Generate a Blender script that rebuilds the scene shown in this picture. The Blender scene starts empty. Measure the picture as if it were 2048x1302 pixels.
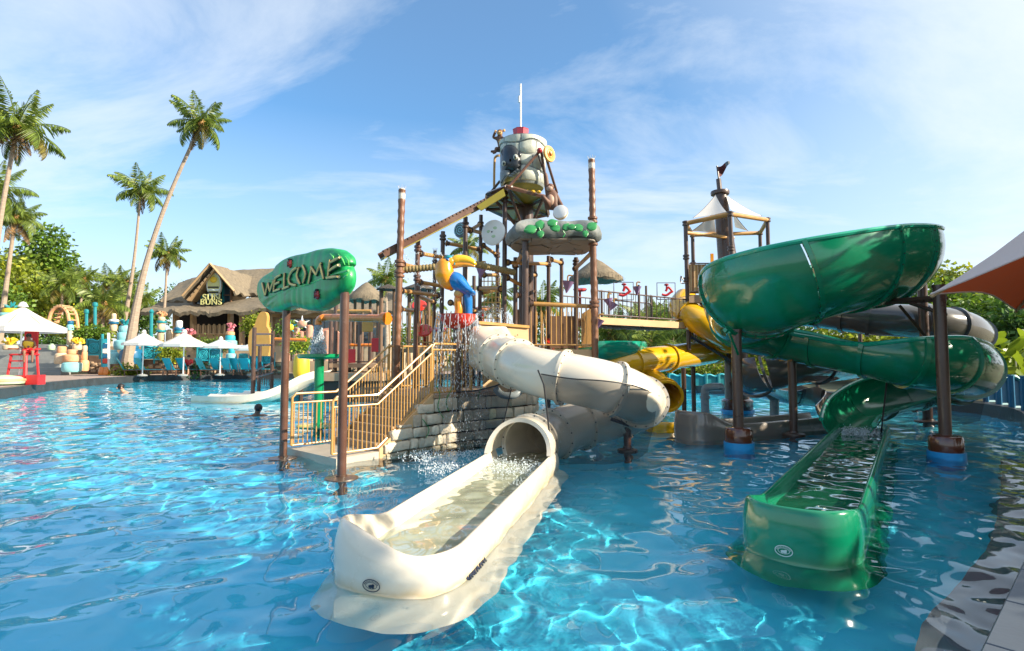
import bpy, bmesh, math, random
from mathutils import Vector, Matrix, noise, Euler
S = bpy.context.scene
COL = S.collection
PI = math.pi
def V(*a): return Vector(a)

# ------------------------------------------------------------------ camera
F, CX, CY, H = 1100.0, 1024.0, 651.0, 1.5
PITCH = math.atan(64 / F)
cam = bpy.data.cameras.new('camera'); cam_o = bpy.data.objects.new('camera', cam); COL.objects.link(cam_o)
cam.lens = F / 2048 * 36; cam.sensor_width = 36; cam.clip_start = 0.05; cam.clip_end = 3000
cam_o.location = (0, 0, H); cam_o.rotation_euler = (PI / 2 + PITCH, 0, 0)
S.camera = cam_o

# ------------------------------------------------------------------ sky and sun
SUN = V(0.87, -0.24, 0.47).normalized()
w = bpy.data.worlds.new("World"); S.world = w; w.use_nodes = True
nt = w.node_tree; nt.nodes.clear()
def N(t, nt=nt, **k):
    n = nt.nodes.new(t)
    for a, b in k.items(): setattr(n, a, b)
    return n
def mth(nt, op, a, b=None, clamp=False):
    n = nt.nodes.new('ShaderNodeMath'); n.operation = op; n.use_clamp = clamp
    for i, v in enumerate((a, b)):
        if v is None: continue
        if isinstance(v, (int, float)): n.inputs[i].default_value = v
        else: nt.links.new(v, n.inputs[i])
    return n.outputs[0]
def ramp(nt, fac, stops):
    n = nt.nodes.new('ShaderNodeValToRGB')
    e = n.color_ramp.elements
    while len(e) < len(stops): e.new(0.5)
    for i, (p, c) in enumerate(stops):
        e[i].position = p; e[i].color = (c[0], c[1], c[2], 1) if not isinstance(c, (int, float)) else (c, c, c, 1)
    nt.links.new(fac, n.inputs[0]); return n.outputs[0]
sky = N('ShaderNodeTexSky', sky_type='NISHITA', sun_disc=False)
sky.sun_elevation = math.asin(SUN.z); sky.sun_rotation = math.atan2(SUN.x, SUN.y)
sky.altitude = 0; sky.air_density = 1.0; sky.dust_density = 0.3; sky.ozone_density = 4.0
bg = N('ShaderNodeBackground'); tint = N('ShaderNodeMix', data_type='RGBA', blend_type='MULTIPLY'); tint.inputs[0].default_value = 1; tint.inputs[7].default_value = (0.36, 0.92, 1.10, 1); nt.links.new(sky.outputs[0], tint.inputs[6]); nt.links.new(tint.outputs[2], bg.inputs[0]); bg.inputs[1].default_value = 0.11
tc = N('ShaderNodeTexCoord'); sep = N('ShaderNodeSeparateXYZ'); nt.links.new(tc.outputs['Generated'], sep.inputs[0])
zz = mth(nt, 'ADD', sep.outputs[2], 0.22)
cx = mth(nt, 'DIVIDE', sep.outputs[0], zz); cy = mth(nt, 'DIVIDE', sep.outputs[1], zz)
cmb = N('ShaderNodeCombineXYZ'); nt.links.new(cx, cmb.inputs[0]); nt.links.new(cy, cmb.inputs[1])
mp = N('ShaderNodeMapping'); mp.inputs['Rotation'].default_value = (0, 0, 0.6); mp.inputs['Scale'].default_value = (0.75, 1.5, 1); mp.inputs['Location'].default_value = (7.7, 1.5, 0)
nt.links.new(cmb.outputs[0], mp.inputs[0])
nz = N('ShaderNodeTexNoise'); nz.inputs['Scale'].default_value = 1.1; nz.inputs['Detail'].default_value = 9; nz.inputs['Roughness'].default_value = 0.62; nz.inputs['Distortion'].default_value = 0.5
nt.links.new(mp.outputs[0], nz.inputs[0])
cloud = ramp(nt, nz.outputs[0], [(0.45, 0.0), (0.58, 0.5), (0.74, 0.95)])
# thin haze thickens towards the horizon and towards the sun
hz = ramp(nt, sep.outputs[2], [(0.0, 0.96), (0.09, 0.80), (0.22, 0.44), (0.40, 0.13)])
sd = N('ShaderNodeVectorMath', operation='DOT_PRODUCT'); nt.links.new(tc.outputs['Generated'], sd.inputs[0]); sd.inputs[1].default_value = SUN
glow = ramp(nt, sd.outputs['Value'], [(0.18, 0.0), (0.45, 0.34), (0.64, 0.85), (0.86, 1.0)])
f1 = mth(nt, 'SUBTRACT', 1.0, mth(nt, 'MULTIPLY', mth(nt, 'SUBTRACT', 1.0, hz), mth(nt, 'SUBTRACT', 1.0, mth(nt, 'MULTIPLY', cloud, 0.85))))
fac = mth(nt, 'SUBTRACT', 1.0, mth(nt, 'MULTIPLY', mth(nt, 'SUBTRACT', 1.0, f1), mth(nt, 'SUBTRACT', 1.0, glow)), True)
bgc = N('ShaderNodeBackground'); bgc.inputs[0].default_value = (0.86, 0.93, 1.0, 1); bgc.inputs[1].default_value = 0.58
mx = N('ShaderNodeMixShader'); nt.links.new(fac, mx.inputs[0]); nt.links.new(bg.outputs[0], mx.inputs[1]); nt.links.new(bgc.outputs[0], mx.inputs[2])
wo = N('ShaderNodeOutputWorld'); nt.links.new(mx.outputs[0], wo.inputs[0])
sun = bpy.data.lights.new('sun', 'SUN'); sun.energy = 5.0; sun.angle = math.radians(0.5); sun.color = (1.0, 0.88, 0.70)
sun_o = bpy.data.objects.new('sun', sun); COL.objects.link(sun_o); sun_o.rotation_euler = SUN.to_track_quat('Z', 'Y').to_euler()
sun.cycles.is_caustics_light = True
vs = S.view_settings
vs.view_transform = 'Standard'; vs.look = 'None'; vs.exposure = 1.0; vs.gamma = 1.0; vs.use_curve_mapping = False
S.cycles.use_denoising = True
S.cycles.max_bounces = 8; S.cycles.transmission_bounces = 8; S.cycles.transparent_max_bounces = 24
S.cycles.sample_clamp_indirect = 6.0

# ------------------------------------------------------------------ pixel rays -> places
_c, _s = math.cos(PITCH), math.sin(PITCH)
def ray(px, py):
    x, y = (px - CX) / F, (CY - py) / F
    return V(x, _c - y * _s, _s + y * _c)
def P(px, py, d):
    r = ray(px, py); t = d / r.y
    return V(r.x * t, d, H + r.z * t)
def G(px, py, z=0.0):
    r = ray(px, py); t = (z - H) / r.z
    return V(r.x * t, r.y * t, z)
def Z(py, d): return P(CX, py, d).z

# ------------------------------------------------------------------ objects
ORG = {}
def link(o, parent=None, org=None):
    COL.objects.link(o)
    if parent is not None: o.parent = parent
    ORG[o] = org if org is not None else V(0, 0, 0)
    return o
def tag(o, label=None, cat=None, group=None, kind=None):
    if label: o['label'] = label
    if cat: o['category'] = cat
    if group: o['group'] = group
    if kind: o['kind'] = kind
    return o
def thing(name, label, cat, loc=(0, 0, 0), group=None):
    o = bpy.data.objects.new(name, None); o.empty_display_size = 0.1
    o.location = loc; link(o, None, Vector(loc)); return tag(o, label, cat, group)
def kids(o): return [c for c in list(ORG) if c.parent == o]
def copy_tree(o, parent=None, keep=True):
    c = o.copy(); COL.objects.link(c)
    if parent is not None: c.parent = parent
    ORG[c] = ORG[o]
    for ch in kids(o): copy_tree(ch, c)
    return c

class MB:
    def __init__(s): s.v = []; s.f = []; s.m = []; s.mi = 0
    def add(s, vs, fs):
        b = len(s.v); s.v += [Vector(p) for p in vs]
        for f in fs: s.f.append([i + b for i in f]); s.m.append(s.mi)
        return s
    def box(s, c, sz, rot=None, taper=1.0, bev=0.0):
        hx, hy, hz_ = sz[0] / 2, sz[1] / 2, sz[2] / 2
        if bev > 0:
            b = min(bev, hx * .9, hy * .9, hz_ * .9); vs = []
            for z, k in ((-hz_, 1), (-hz_ + b, 0), (hz_ - b, 0), (hz_, 1)):
                e = b if k else 0
                for x, y in ((hx - b, -hy + e), (hx - e, -hy + b), (hx - e, hy - b), (hx - b, hy - e), (-hx + b, hy - e), (-hx + e, hy - b), (-hx + e, -hy + b), (-hx + b, -hy + e)):
                    vs.append(V(x, y, z))
            fs = [list(range(7, -1, -1)), list(range(24, 32))]
            for r in range(3):
                for i in range(8): fs.append([r * 8 + i, r * 8 + (i + 1) % 8, r * 8 + 8 + (i + 1) % 8, r * 8 + 8 + i])
        else:
            vs = [V(x * (taper if z > 0 else 1), y * (taper if z > 0 else 1), z) for z in (-hz_, hz_) for x, y in ((-hx, -hy), (hx, -hy), (hx, hy), (-hx, hy))]
            fs = [[3, 2, 1, 0], [4, 5, 6, 7], [0, 1, 5, 4], [1, 2, 6, 5], [2, 3, 7, 6], [3, 0, 4, 7]]
        if rot is not None: vs = [rot @ p for p in vs]
        return s.add([p + Vector(c) for p in vs], fs)
    def prism(s, pts, off):
        """closed polygon pts (3d) extruded by the vector off"""
        n = len(pts); pts = [Vector(p) for p in pts]; off = Vector(off)
        nr = V(0, 0, 0)
        for i in range(n): nr += pts[i].cross(pts[(i + 1) % n])
        if nr.dot(off) > 0: pts = pts[::-1]
        vs = pts + [p + off for p in pts]
        fs = [list(range(n)), list(range(2 * n - 1, n - 1, -1))]
        for i in range(n): j = (i + 1) % n; fs.append([j, i, n + i, n + j])
        return s.add(vs, fs)
    def tube(s, pts, r, n=10, caps=True, close=False):
        pts = [Vector(p) for p in pts]; m = len(pts)
        rs = r if isinstance(r, (list, tuple)) else [r] * m
        t0 = (pts[1] - pts[0]).normalized()
        a = t0.orthogonal().normalized() if abs(t0.z) > .999 else t0.cross(V(0, 0, 1)).normalized()
        vs = []
        for i in range(m):
            t = (pts[min(i + 1, m - 1)] - pts[max(i - 1, 0)])
            if close: t = pts[(i + 1) % m] - pts[i - 1]
            t.normalize()
            a = (a - t * a.dot(t)).normalized(); b = t.cross(a)
            for k in range(n):
                q = 2 * PI * k / n; vs.append(pts[i] + (a * math.cos(q) + b * math.sin(q)) * rs[i])
        fs = []
        for i in range(m if close else m - 1):
            j = (i + 1) % m
            for k in range(n): fs.append([i * n + k, i * n + (k + 1) % n, j * n + (k + 1) % n, j * n + k])
        if caps and not close: fs.append(list(range(n - 1, -1, -1))); fs.append([(m - 1) * n + k for k in range(n)])
        return s.add(vs, fs)
    def lathe(s, prof, c=(0, 0, 0), n=20, rot=None, sx=1, sy=1):
        """prof: (radius, z) from bottom to top"""
        vs = []; c = Vector(c)
        for r, z in prof:
            for k in range(n):
                q = 2 * PI * k / n; p = V(r * math.cos(q) * sx, r * math.sin(q) * sy, z)
                vs.append((rot @ p if rot else p) + c)
        m = len(prof); fs = []
        for i in range(m - 1):
            for k in range(n): fs.append([i * n + k, i * n + (k + 1) % n, (i + 1) * n + (k + 1) % n, (i + 1) * n + k])
        fs.append(list(range(n - 1, -1, -1))); fs.append([(m - 1) * n + k for k in range(n)])
        return s.add(vs, fs)
    def ell(s, c, r, rot=None, n=14, m=8):
        r = (r, r, r) if isinstance(r, (int, float)) else r
        vs = []; c = Vector(c)
        for i in range(m + 1):
            a = -PI / 2 + PI * (i * .98 + m * .01) / m
            for k in range(n):
                q = 2 * PI * k / n; p = V(r[0] * math.cos(a) * math.cos(q), r[1] * math.cos(a) * math.sin(q), r[2] * math.sin(a))
                vs.append((rot @ p if rot else p) + c)
        fs = []
        for i in range(m):
            for k in range(n): fs.append([i * n + k, i * n + (k + 1) % n, (i + 1) * n + (k + 1) % n, (i + 1) * n + k])
        fs.append(list(range(n - 1, -1, -1))); fs.append([m * n + k for k in range(n)])
        return s.add(vs, fs)
    def sheet(s, rows):
        n = len(rows[0]); vs = [p for r in rows for p in r]; fs = []
        for i in range(len(rows) - 1):
            for k in range(n - 1): fs.append([i * n + k, i * n + k + 1, (i + 1) * n + k + 1, (i + 1) * n + k])
        return s.add(vs, fs)
    def flume(s, path, R, a0, a1, th=0.03, n=18, up=None):
        """open or closed trough: section arc from a0 to a1 (0 = bottom, + = right of travel)"""
        m = len(path); cols = []
        L = lambda q, i: q[i] if isinstance(q, (list, tuple)) else q
        for i in range(m):
            t = (path[min(i + 1, m - 1)] - path[max(i - 1, 0)]).normalized()
            sd_ = t.cross(V(0, 0, 1)).normalized(); u = sd_.cross(t)
            r, b0, b1 = L(R, i), L(a0, i), L(a1, i)
            o = [path[i] + (sd_ * math.sin(b0 + (b1 - b0) * k / n) - u * math.cos(b0 + (b1 - b0) * k / n)) * r for k in range(n + 1)]
            q = [path[i] + (sd_ * math.sin(b0 + (b1 - b0) * k / n) - u * math.cos(b0 + (b1 - b0) * k / n)) * (r - th) for k in range(n, -1, -1)]
            cols.append(o + q)
        k2 = 2 * (n + 1); vs = [p for c in cols for p in c]; fs = []
        for i in range(m - 1):
            for k in range(k2): fs.append([i * k2 + k, (i + 1) * k2 + k, (i + 1) * k2 + (k + 1) % k2, i * k2 + (k + 1) % k2])
        for i in (0, m - 1):
            for k in range(n):
                q = [i * k2 + k, i * k2 + k + 1, i * k2 + k2 - 2 - k, i * k2 + k2 - 1 - k]
                fs.append(q if i == 0 else q[::-1])
        return s.add(vs, fs)
    def build(s, name, mat, parent=None, smooth=True, ang=35, caustic=False):
        me = bpy.data.meshes.new(name); o = bpy.data.objects.new(name, me)
        org = ORG[parent] if parent is not None else V(0, 0, 0)
        if parent is None and s.v:      # origin at the base
            lo = [min(p[i] for p in s.v) for i in range(3)]; hi = [max(p[i] for p in s.v) for i in range(3)]
            org = V((lo[0] + hi[0]) / 2, (lo[1] + hi[1]) / 2, lo[2]); o.location = org
        me.from_pydata([p - org for p in s.v], [], s.f)
        ms = mat if isinstance(mat, (list, tuple)) else [mat]
        for q in ms: me.materials.append(q)
        if len(ms) > 1: me.polygons.foreach_set('material_index', s.m)
        if smooth:
            me.polygons.foreach_set('use_smooth', [True] * len(s.f))
            if ang: me.set_sharp_from_angle(angle=math.radians(ang))
        me.update()
        if caustic: o.cycles.is_caustics_receiver = True
        return link(o, parent, org)
def inst(name, src, parent, loc, rot=None, scale=None):
    """another object on the same mesh, placed in world space under parent"""
    o = bpy.data.objects.new(name, src.data if hasattr(src, 'data') else src)
    o.location = Vector(loc) - (ORG[parent] if parent is not None else V(0, 0, 0))
    if rot is not None: o.rotation_euler = rot
    if scale is not None: o.scale = scale if not isinstance(scale, (int, float)) else (scale,) * 3
    return link(o, parent, Vector(loc))
def catmull(keys, sub):
    """keys: list of tuples of floats; returns smooth resampling"""
    out = []; n = len(keys)
    for i in range(n - 1):
        p0, p1, p2, p3 = keys[max(i - 1, 0)], keys[i], keys[i + 1], keys[min(i + 2, n - 1)]
        for k in range(sub):
            t = k / sub
            out.append(tuple(0.5 * (2 * b + (c - a) * t + (2 * a - 5 * b + 4 * c - d) * t * t + (3 * b - a - 3 * c + d) * t ** 3) for a, b, c, d in zip(p0, p1, p2, p3)))
    out.append(tuple(keys[-1])); return out
def curve3(pts, sub=6): return [V(*p) for p in catmull([tuple(p) for p in pts], sub)]
def rotz(a): return Matrix.Rotation(a, 3, 'Z')
def align(d):
    return Vector(d).to_track_quat('Z', 'Y').to_matrix()

# ------------------------------------------------------------------ materials
def mat(name, col, rough=0.5, var=0.15, sc=3.0, bump=0.0, bsc=20.0, coat=0.0, metal=0.0, spec=0.5, dirt=None, dsc=1.5, island=False, trans=0.0, sss=0.0, stretch=None, scum=None):
    m = bpy.data.materials.new(name); m.use_nodes = True; t = m.node_tree
    b = t.nodes['Principled BSDF']; b.inputs['Roughness'].default_value = rough; b.inputs['Metallic'].default_value = metal
    b.inputs['Coat Weight'].default_value = coat; b.inputs['Coat Roughness'].default_value = 0.06; b.inputs['Specular IOR Level'].default_value = spec
    c = (*col, 1)
    co = t.nodes.new('ShaderNodeTexCoord'); src = co.outputs['Object']
    if stretch:
        mpp = t.nodes.new('ShaderNodeMapping'); mpp.inputs['Scale'].default_value = stretch; t.links.new(src, mpp.inputs[0]); src = mpp.outputs[0]
    nz = t.nodes.new('ShaderNodeTexNoise'); nz.inputs['Scale'].default_value = sc; nz.inputs['Detail'].default_value = 5; nz.inputs['Roughness'].default_value = 0.6
    t.links.new(src, nz.inputs[0])
    out = ramp(t, nz.outputs[0], [(0.25, tuple(x * (1 - var) for x in col)), (0.55, col), (0.8, tuple(min(1, x * (1 + var)) for x in col))])
    if island:
        g = t.nodes.new('ShaderNodeNewGeometry')
        mr = ramp(t, g.outputs['Random Per Island'], [(0.0, tuple(x * 0.45 for x in col)), (0.5, col), (0.85, tuple(min(1, x * 1.7) for x in col)), (1.0, tuple(min(1, q) for q in (col[0] * 3.0, col[1] * 2.2, col[2] * 1.3)))])
        mi = t.nodes.new('ShaderNodeMix'); mi.data_type = 'RGBA'; mi.inputs[0].default_value = 0.75
        t.links.new(out, mi.inputs[6]); t.links.new(mr, mi.inputs[7]); out = mi.outputs[2]
    if dirt:
        n2 = t.nodes.new('ShaderNodeTexNoise'); n2.inputs['Scale'].default_value = dsc; n2.inputs['Detail'].default_value = 8; n2.inputs['Roughness'].default_value = 0.7
        t.links.new(co.outputs['Object'], n2.inputs[0])
        k = ramp(t, n2.outputs[0], [(0.52, 0.0), (0.75, 0.75)])
        mi = t.nodes.new('ShaderNodeMix'); mi.data_type = 'RGBA'; t.links.new(k, mi.inputs[0]); t.links.new(out, mi.inputs[6]); mi.inputs[7].default_value = (*dirt, 1)
        out = mi.outputs[2]
    if scum:      # mineral tide mark left a little above the water
        g2 = t.nodes.new('ShaderNodeNewGeometry'); sp = t.nodes.new('ShaderNodeSeparateXYZ'); t.links.new(g2.outputs['Position'], sp.inputs[0])
        n4 = t.nodes.new('ShaderNodeTexNoise'); n4.inputs['Scale'].default_value = 5; n4.inputs['Detail'].default_value = 6; t.links.new(g2.outputs['Position'], n4.inputs[0])
        zz_ = mth(t, 'ADD', sp.outputs[2], mth(t, 'MULTIPLY', mth(t, 'SUBTRACT', n4.outputs[0], 0.5), 0.10))
        k = ramp(t, mth(t, 'ADD', zz_, 0.2), [(0.17, 0.0), (0.215, 0.75), (0.25, 0.35), (0.30, 0.0)])
        mi = t.nodes.new('ShaderNodeMix'); mi.data_type = 'RGBA'; t.links.new(k, mi.inputs[0]); t.links.new(out, mi.inputs[6]); mi.inputs[7].default_value = (*scum, 1); out = mi.outputs[2]
    t.links.new(out, b.inputs['Base Color'])
    if rough > 0.05 and not island:
        rr = ramp(t, nz.outputs[0], [(0.3, max(0, rough - 0.08)), (0.75, min(1, rough + 0.14))]); t.links.new(rr, b.inputs['Roughness'])
    if bump > 0:
        n3 = t.nodes.new('ShaderNodeTexNoise'); n3.inputs['Scale'].default_value = bsc; n3.inputs['Detail'].default_value = 6
        t.links.new(src, n3.inputs[0])
        bp = t.nodes.new('ShaderNodeBump'); bp.inputs['Strength'].default_value = bump; bp.inputs['Distance'].default_value = 0.02
        t.links.new(n3.outputs[0], bp.inputs['Height']); t.links.new(bp.outputs[0], b.inputs['Normal'])
    if trans > 0:      # thin leaf or cloth lets light through
        tr = t.nodes.new('ShaderNodeBsdfTranslucent'); t.links.new(out, tr.inputs[0])
        ms = t.nodes.new('ShaderNodeMixShader'); ms.inputs[0].default_value = trans
        t.links.new(b.outputs[0], ms.inputs[1]); t.links.new(tr.outputs[0], ms.inputs[2]); t.links.new(ms.outputs[0], t.nodes['Material Output'].inputs[0])
    if sss > 0: b.inputs['Subsurface Weight'].default_value = sss; b.inputs['Subsurface Radius'].default_value = (0.02, 0.01, 0.008)
    m.diffuse_color = c
    return m
M = {}
M['floor'] = mat('pool_paint', (0.045, 0.53, 0.76), 0.5, 0.10, 0.8)
M['ledge'] = mat('grey_ledge', (0.10, 0.115, 0.135), 0.6, 0.15, 2)
M['coping'] = mat('dark_coping', (0.045, 0.05, 0.055), 0.35, 0.3, 2, 0.3, 12)
M['paving'] = mat('pink_paving', (0.36, 0.27, 0.22), 0.8, 0.18, 1.2, 0.2, 8)
M['tile'] = mat('grey_tile', (0.085, 0.105, 0.13), 0.35, 0.12, 1.5, 0.05, 30)
M['step'] = mat('grey_step', (0.28, 0.29, 0.28), 0.8, 0.2, 2, 0.2)
M['cream'] = mat('cream_gelcoat', (0.74, 0.66, 0.53), 0.22, 0.05, 1.5, coat=0.5, dirt=(0.50, 0.41, 0.28), dsc=1.3, scum=(0.50, 0.36, 0.17))
M['creamdim'] = mat('greyed_gelcoat', (0.50, 0.50, 0.46), 0.28, 0.06, 1.5, coat=0.3)
M['green'] = mat('green_gelcoat', (0.003, 0.21, 0.10), 0.16, 0.16, 1.2, coat=0.6, dirt=(0.02, 0.26, 0.14), dsc=2.2, scum=(0.03, 0.16, 0.06))
M['teal'] = mat('teal_gelcoat', (0.01, 0.30, 0.20), 0.12, 0.08, 0.8, coat=0.8)
M['yellow'] = mat('yellow_gelcoat', (0.72, 0.40, 0.012), 0.15, 0.06, 1, coat=0.6)
M['grey'] = mat('grey_gelcoat', (0.10, 0.095, 0.09), 0.14, 0.15, 1, coat=0.7)
M['greyin'] = mat('warm_grey_gelcoat', (0.22, 0.19, 0.16), 0.2, 0.15, 1, coat=0.6)
M['brown'] = mat('brown_post_paint', (0.115, 0.052, 0.032), 0.30, 0.22, 3, coat=0.3, dirt=(0.17, 0.10, 0.07), dsc=4, scum=(0.05, 0.045, 0.03))
M['darkbrown'] = mat('dark_brown_paint', (0.078, 0.045, 0.034), 0.32, 0.2, 3, coat=0.2)
M['bamboo'] = mat('bamboo_post', (0.20, 0.088, 0.045), 0.4, 0.35, 6, 0.3, 14, stretch=(1, 1, 0.4))
M['log'] = mat('yellow_log_pipe', (0.46, 0.25, 0.075), 0.38, 0.18, 5, stretch=(1, 1, 1))
M['rail'] = mat('ochre_rail', (0.50, 0.275, 0.08), 0.32, 0.08, 4, coat=0.2)
M['tan'] = mat('tan_panel', (0.56, 0.37, 0.19), 0.45, 0.08, 2)
M['stair'] = mat('brown_tread', (0.38, 0.26, 0.165), 0.7, 0.2, 3, 0.2, 40)
M['stone'] = mat('stone_block', (0.60, 0.52, 0.40), 0.75, 0.40, 6, 0.9, 22, dirt=(0.22, 0.20, 0.15), dsc=2.5, island=True, scum=(0.10, 0.10, 0.05))
M['mortar'] = mat('dark_mortar', (0.05, 0.045, 0.04), 0.9)
M['concrete'] = mat('pale_concrete', (0.48, 0.42, 0.33), 0.7, 0.15, 3, 0.2)
M['signgreen'] = mat('sign_leaf_green', (0.008, 0.33, 0.09), 0.42, 0.75, 3.0, coat=0.1, stretch=(2.2, 2.2, 0.25))  # stretched noise paints vertical sheen streaks into the green
M['signvein'] = mat('sign_vein_green', (0.10, 0.52, 0.10), 0.3, 0.3, 3, coat=0.4)
M['stick'] = mat('letter_stick', (0.80, 0.56, 0.20), 0.5, 0.25, 8)
M['outline'] = mat('letter_outline', (0.012, 0.035, 0.018), 0.5)
M['red'] = mat('red_gelcoat', (0.62, 0.035, 0.015), 0.18, 0.06, 2, coat=0.5)
M['darkred'] = mat('ladybird_red', (0.36, 0.02, 0.02), 0.2, 0.1, 3, coat=0.5)
M['black'] = mat('black_rubber', (0.012, 0.012, 0.014), 0.45)
M['orange'] = mat('orange_paint', (0.70, 0.20, 0.015), 0.25, 0.12, 3, coat=0.4)
M['toucanorange'] = mat('toucan_orange', (0.80, 0.30, 0.01), 0.22, 0.2, 5, coat=0.6)
M['toucanyellow'] = mat('toucan_yellow', (0.85, 0.46, 0.01), 0.22, 0.1, 3, coat=0.6)
M['blue'] = mat('toucan_blue', (0.01, 0.17, 0.52), 0.2, 0.25, 4, coat=0.7)
M['white'] = mat('white_paint', (0.80, 0.80, 0.78), 0.4, 0.04, 2)
M['cloth'] = mat('white_canvas', (0.80, 0.78, 0.75), 0.8, 0.04, 2, trans=0.35)
M['redcloth'] = mat('orange_red_canvas', (0.60, 0.10, 0.03), 0.8, 0.08, 3, trans=0.35)
M['pinkcloth'] = mat('pale_pink_canvas', (0.78, 0.66, 0.62), 0.8, 0.05, 3, trans=0.3)
M['rock'] = mat('grey_rock_fibreglass', (0.16, 0.185, 0.185), 0.5, 0.6, 3, 0.6, 6, dirt=(0.46, 0.45, 0.40), dsc=2.2)
M['rockunder'] = mat('rock_underside', (0.26, 0.22, 0.18), 0.7, 0.2, 3)
M['vine'] = mat('vine_green', (0.025, 0.25, 0.065), 0.35, 0.3, 5, coat=0.3)
M['bucket'] = mat('bucket_stone', (0.50, 0.53, 0.45), 0.45, 0.2, 4, 0.25, 10, coat=0.2, dirt=(0.24, 0.27, 0.24), dsc=4)
M['ape'] = mat('ape_paint', (0.014, 0.020, 0.028), 0.4, 0.4, 5, coat=0.3)
M['apegrey'] = mat('ape_muzzle', (0.15, 0.17, 0.17), 0.45, 0.2, 6)
M['olive'] = mat('olive_roof_metal', (0.33, 0.27, 0.03), 0.45, 0.15, 3)
M['monkey'] = mat('monkey_brown', (0.14, 0.065, 0.040), 0.55, 0.3, 5)
M['monkeyface'] = mat('monkey_tan', (0.62, 0.36, 0.12), 0.5, 0.15, 4)
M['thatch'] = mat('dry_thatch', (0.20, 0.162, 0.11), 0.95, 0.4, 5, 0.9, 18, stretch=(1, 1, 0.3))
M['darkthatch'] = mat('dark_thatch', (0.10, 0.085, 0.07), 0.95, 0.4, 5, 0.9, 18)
M['wood'] = mat('dark_timber', (0.16, 0.09, 0.05), 0.65, 0.25, 4, 0.2)
M['palewood'] = mat('pale_timber', (0.45, 0.30, 0.16), 0.65, 0.25, 4, 0.2)
M['shadewall'] = mat('interior_shade_paint', (0.02, 0.016, 0.014), 0.9)
M['sandwall'] = mat('sand_wall', (0.46, 0.35, 0.23), 0.8, 0.15, 2)
M['pinkwall'] = mat('pink_wall', (0.62, 0.30, 0.20), 0.75, 0.2, 2)
M['glass'] = mat('window_glass', (0.03, 0.06, 0.08), 0.05, 0.2, 1, coat=1.0)
M['tealpaint'] = mat('teal_paint', (0.012, 0.23, 0.27), 0.4, 0.15, 3)
M['aqua'] = mat('aqua_paint', (0.03, 0.42, 0.50), 0.45, 0.15, 3)
M['palea'] = mat('pale_aqua_paint', (0.25, 0.58, 0.62), 0.5, 0.15, 3)
M['deepblue'] = mat('deep_blue_paint', (0.01, 0.13, 0.26), 0.4, 0.2, 3)
M['poolblue'] = mat('blue_pedestal', (0.03, 0.33, 0.66), 0.3, 0.1, 2)
M['coral'] = mat('coral_pink', (0.62, 0.18, 0.22), 0.6, 0.3, 5)
M['peach'] = mat('peach_paint', (0.70, 0.36, 0.18), 0.6, 0.3, 4)
M['purple'] = mat('purple_plastic', (0.26, 0.17, 0.32), 0.4, 0.1, 3, coat=0.2)
M['paintred'] = mat('red_paint', (0.58, 0.02, 0.025), 0.4, 0.08, 3)
M['yellowp'] = mat('yellow_paint', (0.78, 0.52, 0.03), 0.5, 0.15, 3)
M['skin'] = mat('skin', (0.50, 0.27, 0.17), 0.5, 0.1, 6, sss=0.1)
M['darkskin'] = mat('brown_skin', (0.20, 0.095, 0.055), 0.5, 0.1, 6)
M['hair'] = mat('black_hair', (0.010, 0.008, 0.008), 0.5)
M['pvc'] = mat('grey_pvc', (0.24, 0.28, 0.30), 0.3, 0.1, 3)
M['leaf'] = mat('tree_leaf', (0.11, 0.20, 0.02), 0.5, 0.3, 0.6, island=True, trans=0.35)
M['leaf2'] = mat('yellow_green_leaf', (0.215, 0.27, 0.022), 0.5, 0.3, 0.6, island=True, trans=0.4)
M['leaf3'] = mat('dark_leaf', (0.06, 0.135, 0.02), 0.5, 0.3, 0.6, island=True, trans=0.3)
M['frond'] = mat('palm_leaf', (0.155, 0.225, 0.035), 0.42, 0.3, 1.0, trans=0.35, island=True)
M['frond2'] = mat('yellowing_palm_leaf', (0.17, 0.15, 0.028), 0.45, 0.3, 1.0, trans=0.35, island=True)
M['bark'] = mat('palm_bark', (0.36, 0.28, 0.21), 0.85, 0.3, 3, 0.5, 10, stretch=(1, 1, 4))
M['darkbark'] = mat('tree_bark', (0.10, 0.075, 0.05), 0.9, 0.3, 3, 0.5, 10)
M['land'] = mat('garden_soil', (0.10, 0.10, 0.05), 0.95, 0.4, 0.5)
M['logo'] = mat('badge_ink', (0.02, 0.025, 0.05), 0.4)
M['logow'] = mat('badge_white', (0.62, 0.70, 0.66), 0.4)
M['limesign'] = mat('lime_sign', (0.62, 0.60, 0.24), 0.5, 0.15, 4)

# clear water
def water_mat(name, tint, rough=0.0):
    m = bpy.data.materials.new(name); m.use_nodes = True; b = m.node_tree.nodes['Principled BSDF']
    b.inputs['Transmission Weight'].default_value = 1; b.inputs['Roughness'].default_value = rough; b.inputs['IOR'].default_value = 1.33
    b.inputs['Base Color'].default_value = (*tint, 1); return m
M['water'] = water_mat('pool_water', (0.97, 1.0, 1.0))
M['dropw'] = mat('falling_water', (0.82, 0.90, 0.96), 0.08, 0.02, 5, coat=0.5, trans=0.45)
M['foam'] = mat('foam', (0.85, 0.92, 0.95), 0.5, 0.02, 5, trans=0.3)
m = bpy.data.materials.new('black_net'); m.use_nodes = True; t = m.node_tree
b = t.nodes['Principled BSDF']; b.inputs['Base Color'].default_value = (0.016, 0.022, 0.032, 1); b.inputs['Roughness'].default_value = 0.8
tr = t.nodes.new('ShaderNodeBsdfTransparent'); ms = t.nodes.new('ShaderNodeMixShader'); ms.inputs[0].default_value = 0.52
t.links.new(tr.outputs[0], ms.inputs[1]); t.links.new(b.outputs[0], ms.inputs[2]); t.links.new(ms.outputs[0], t.nodes['Material Output'].inputs[0])
M['net'] = m
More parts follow.
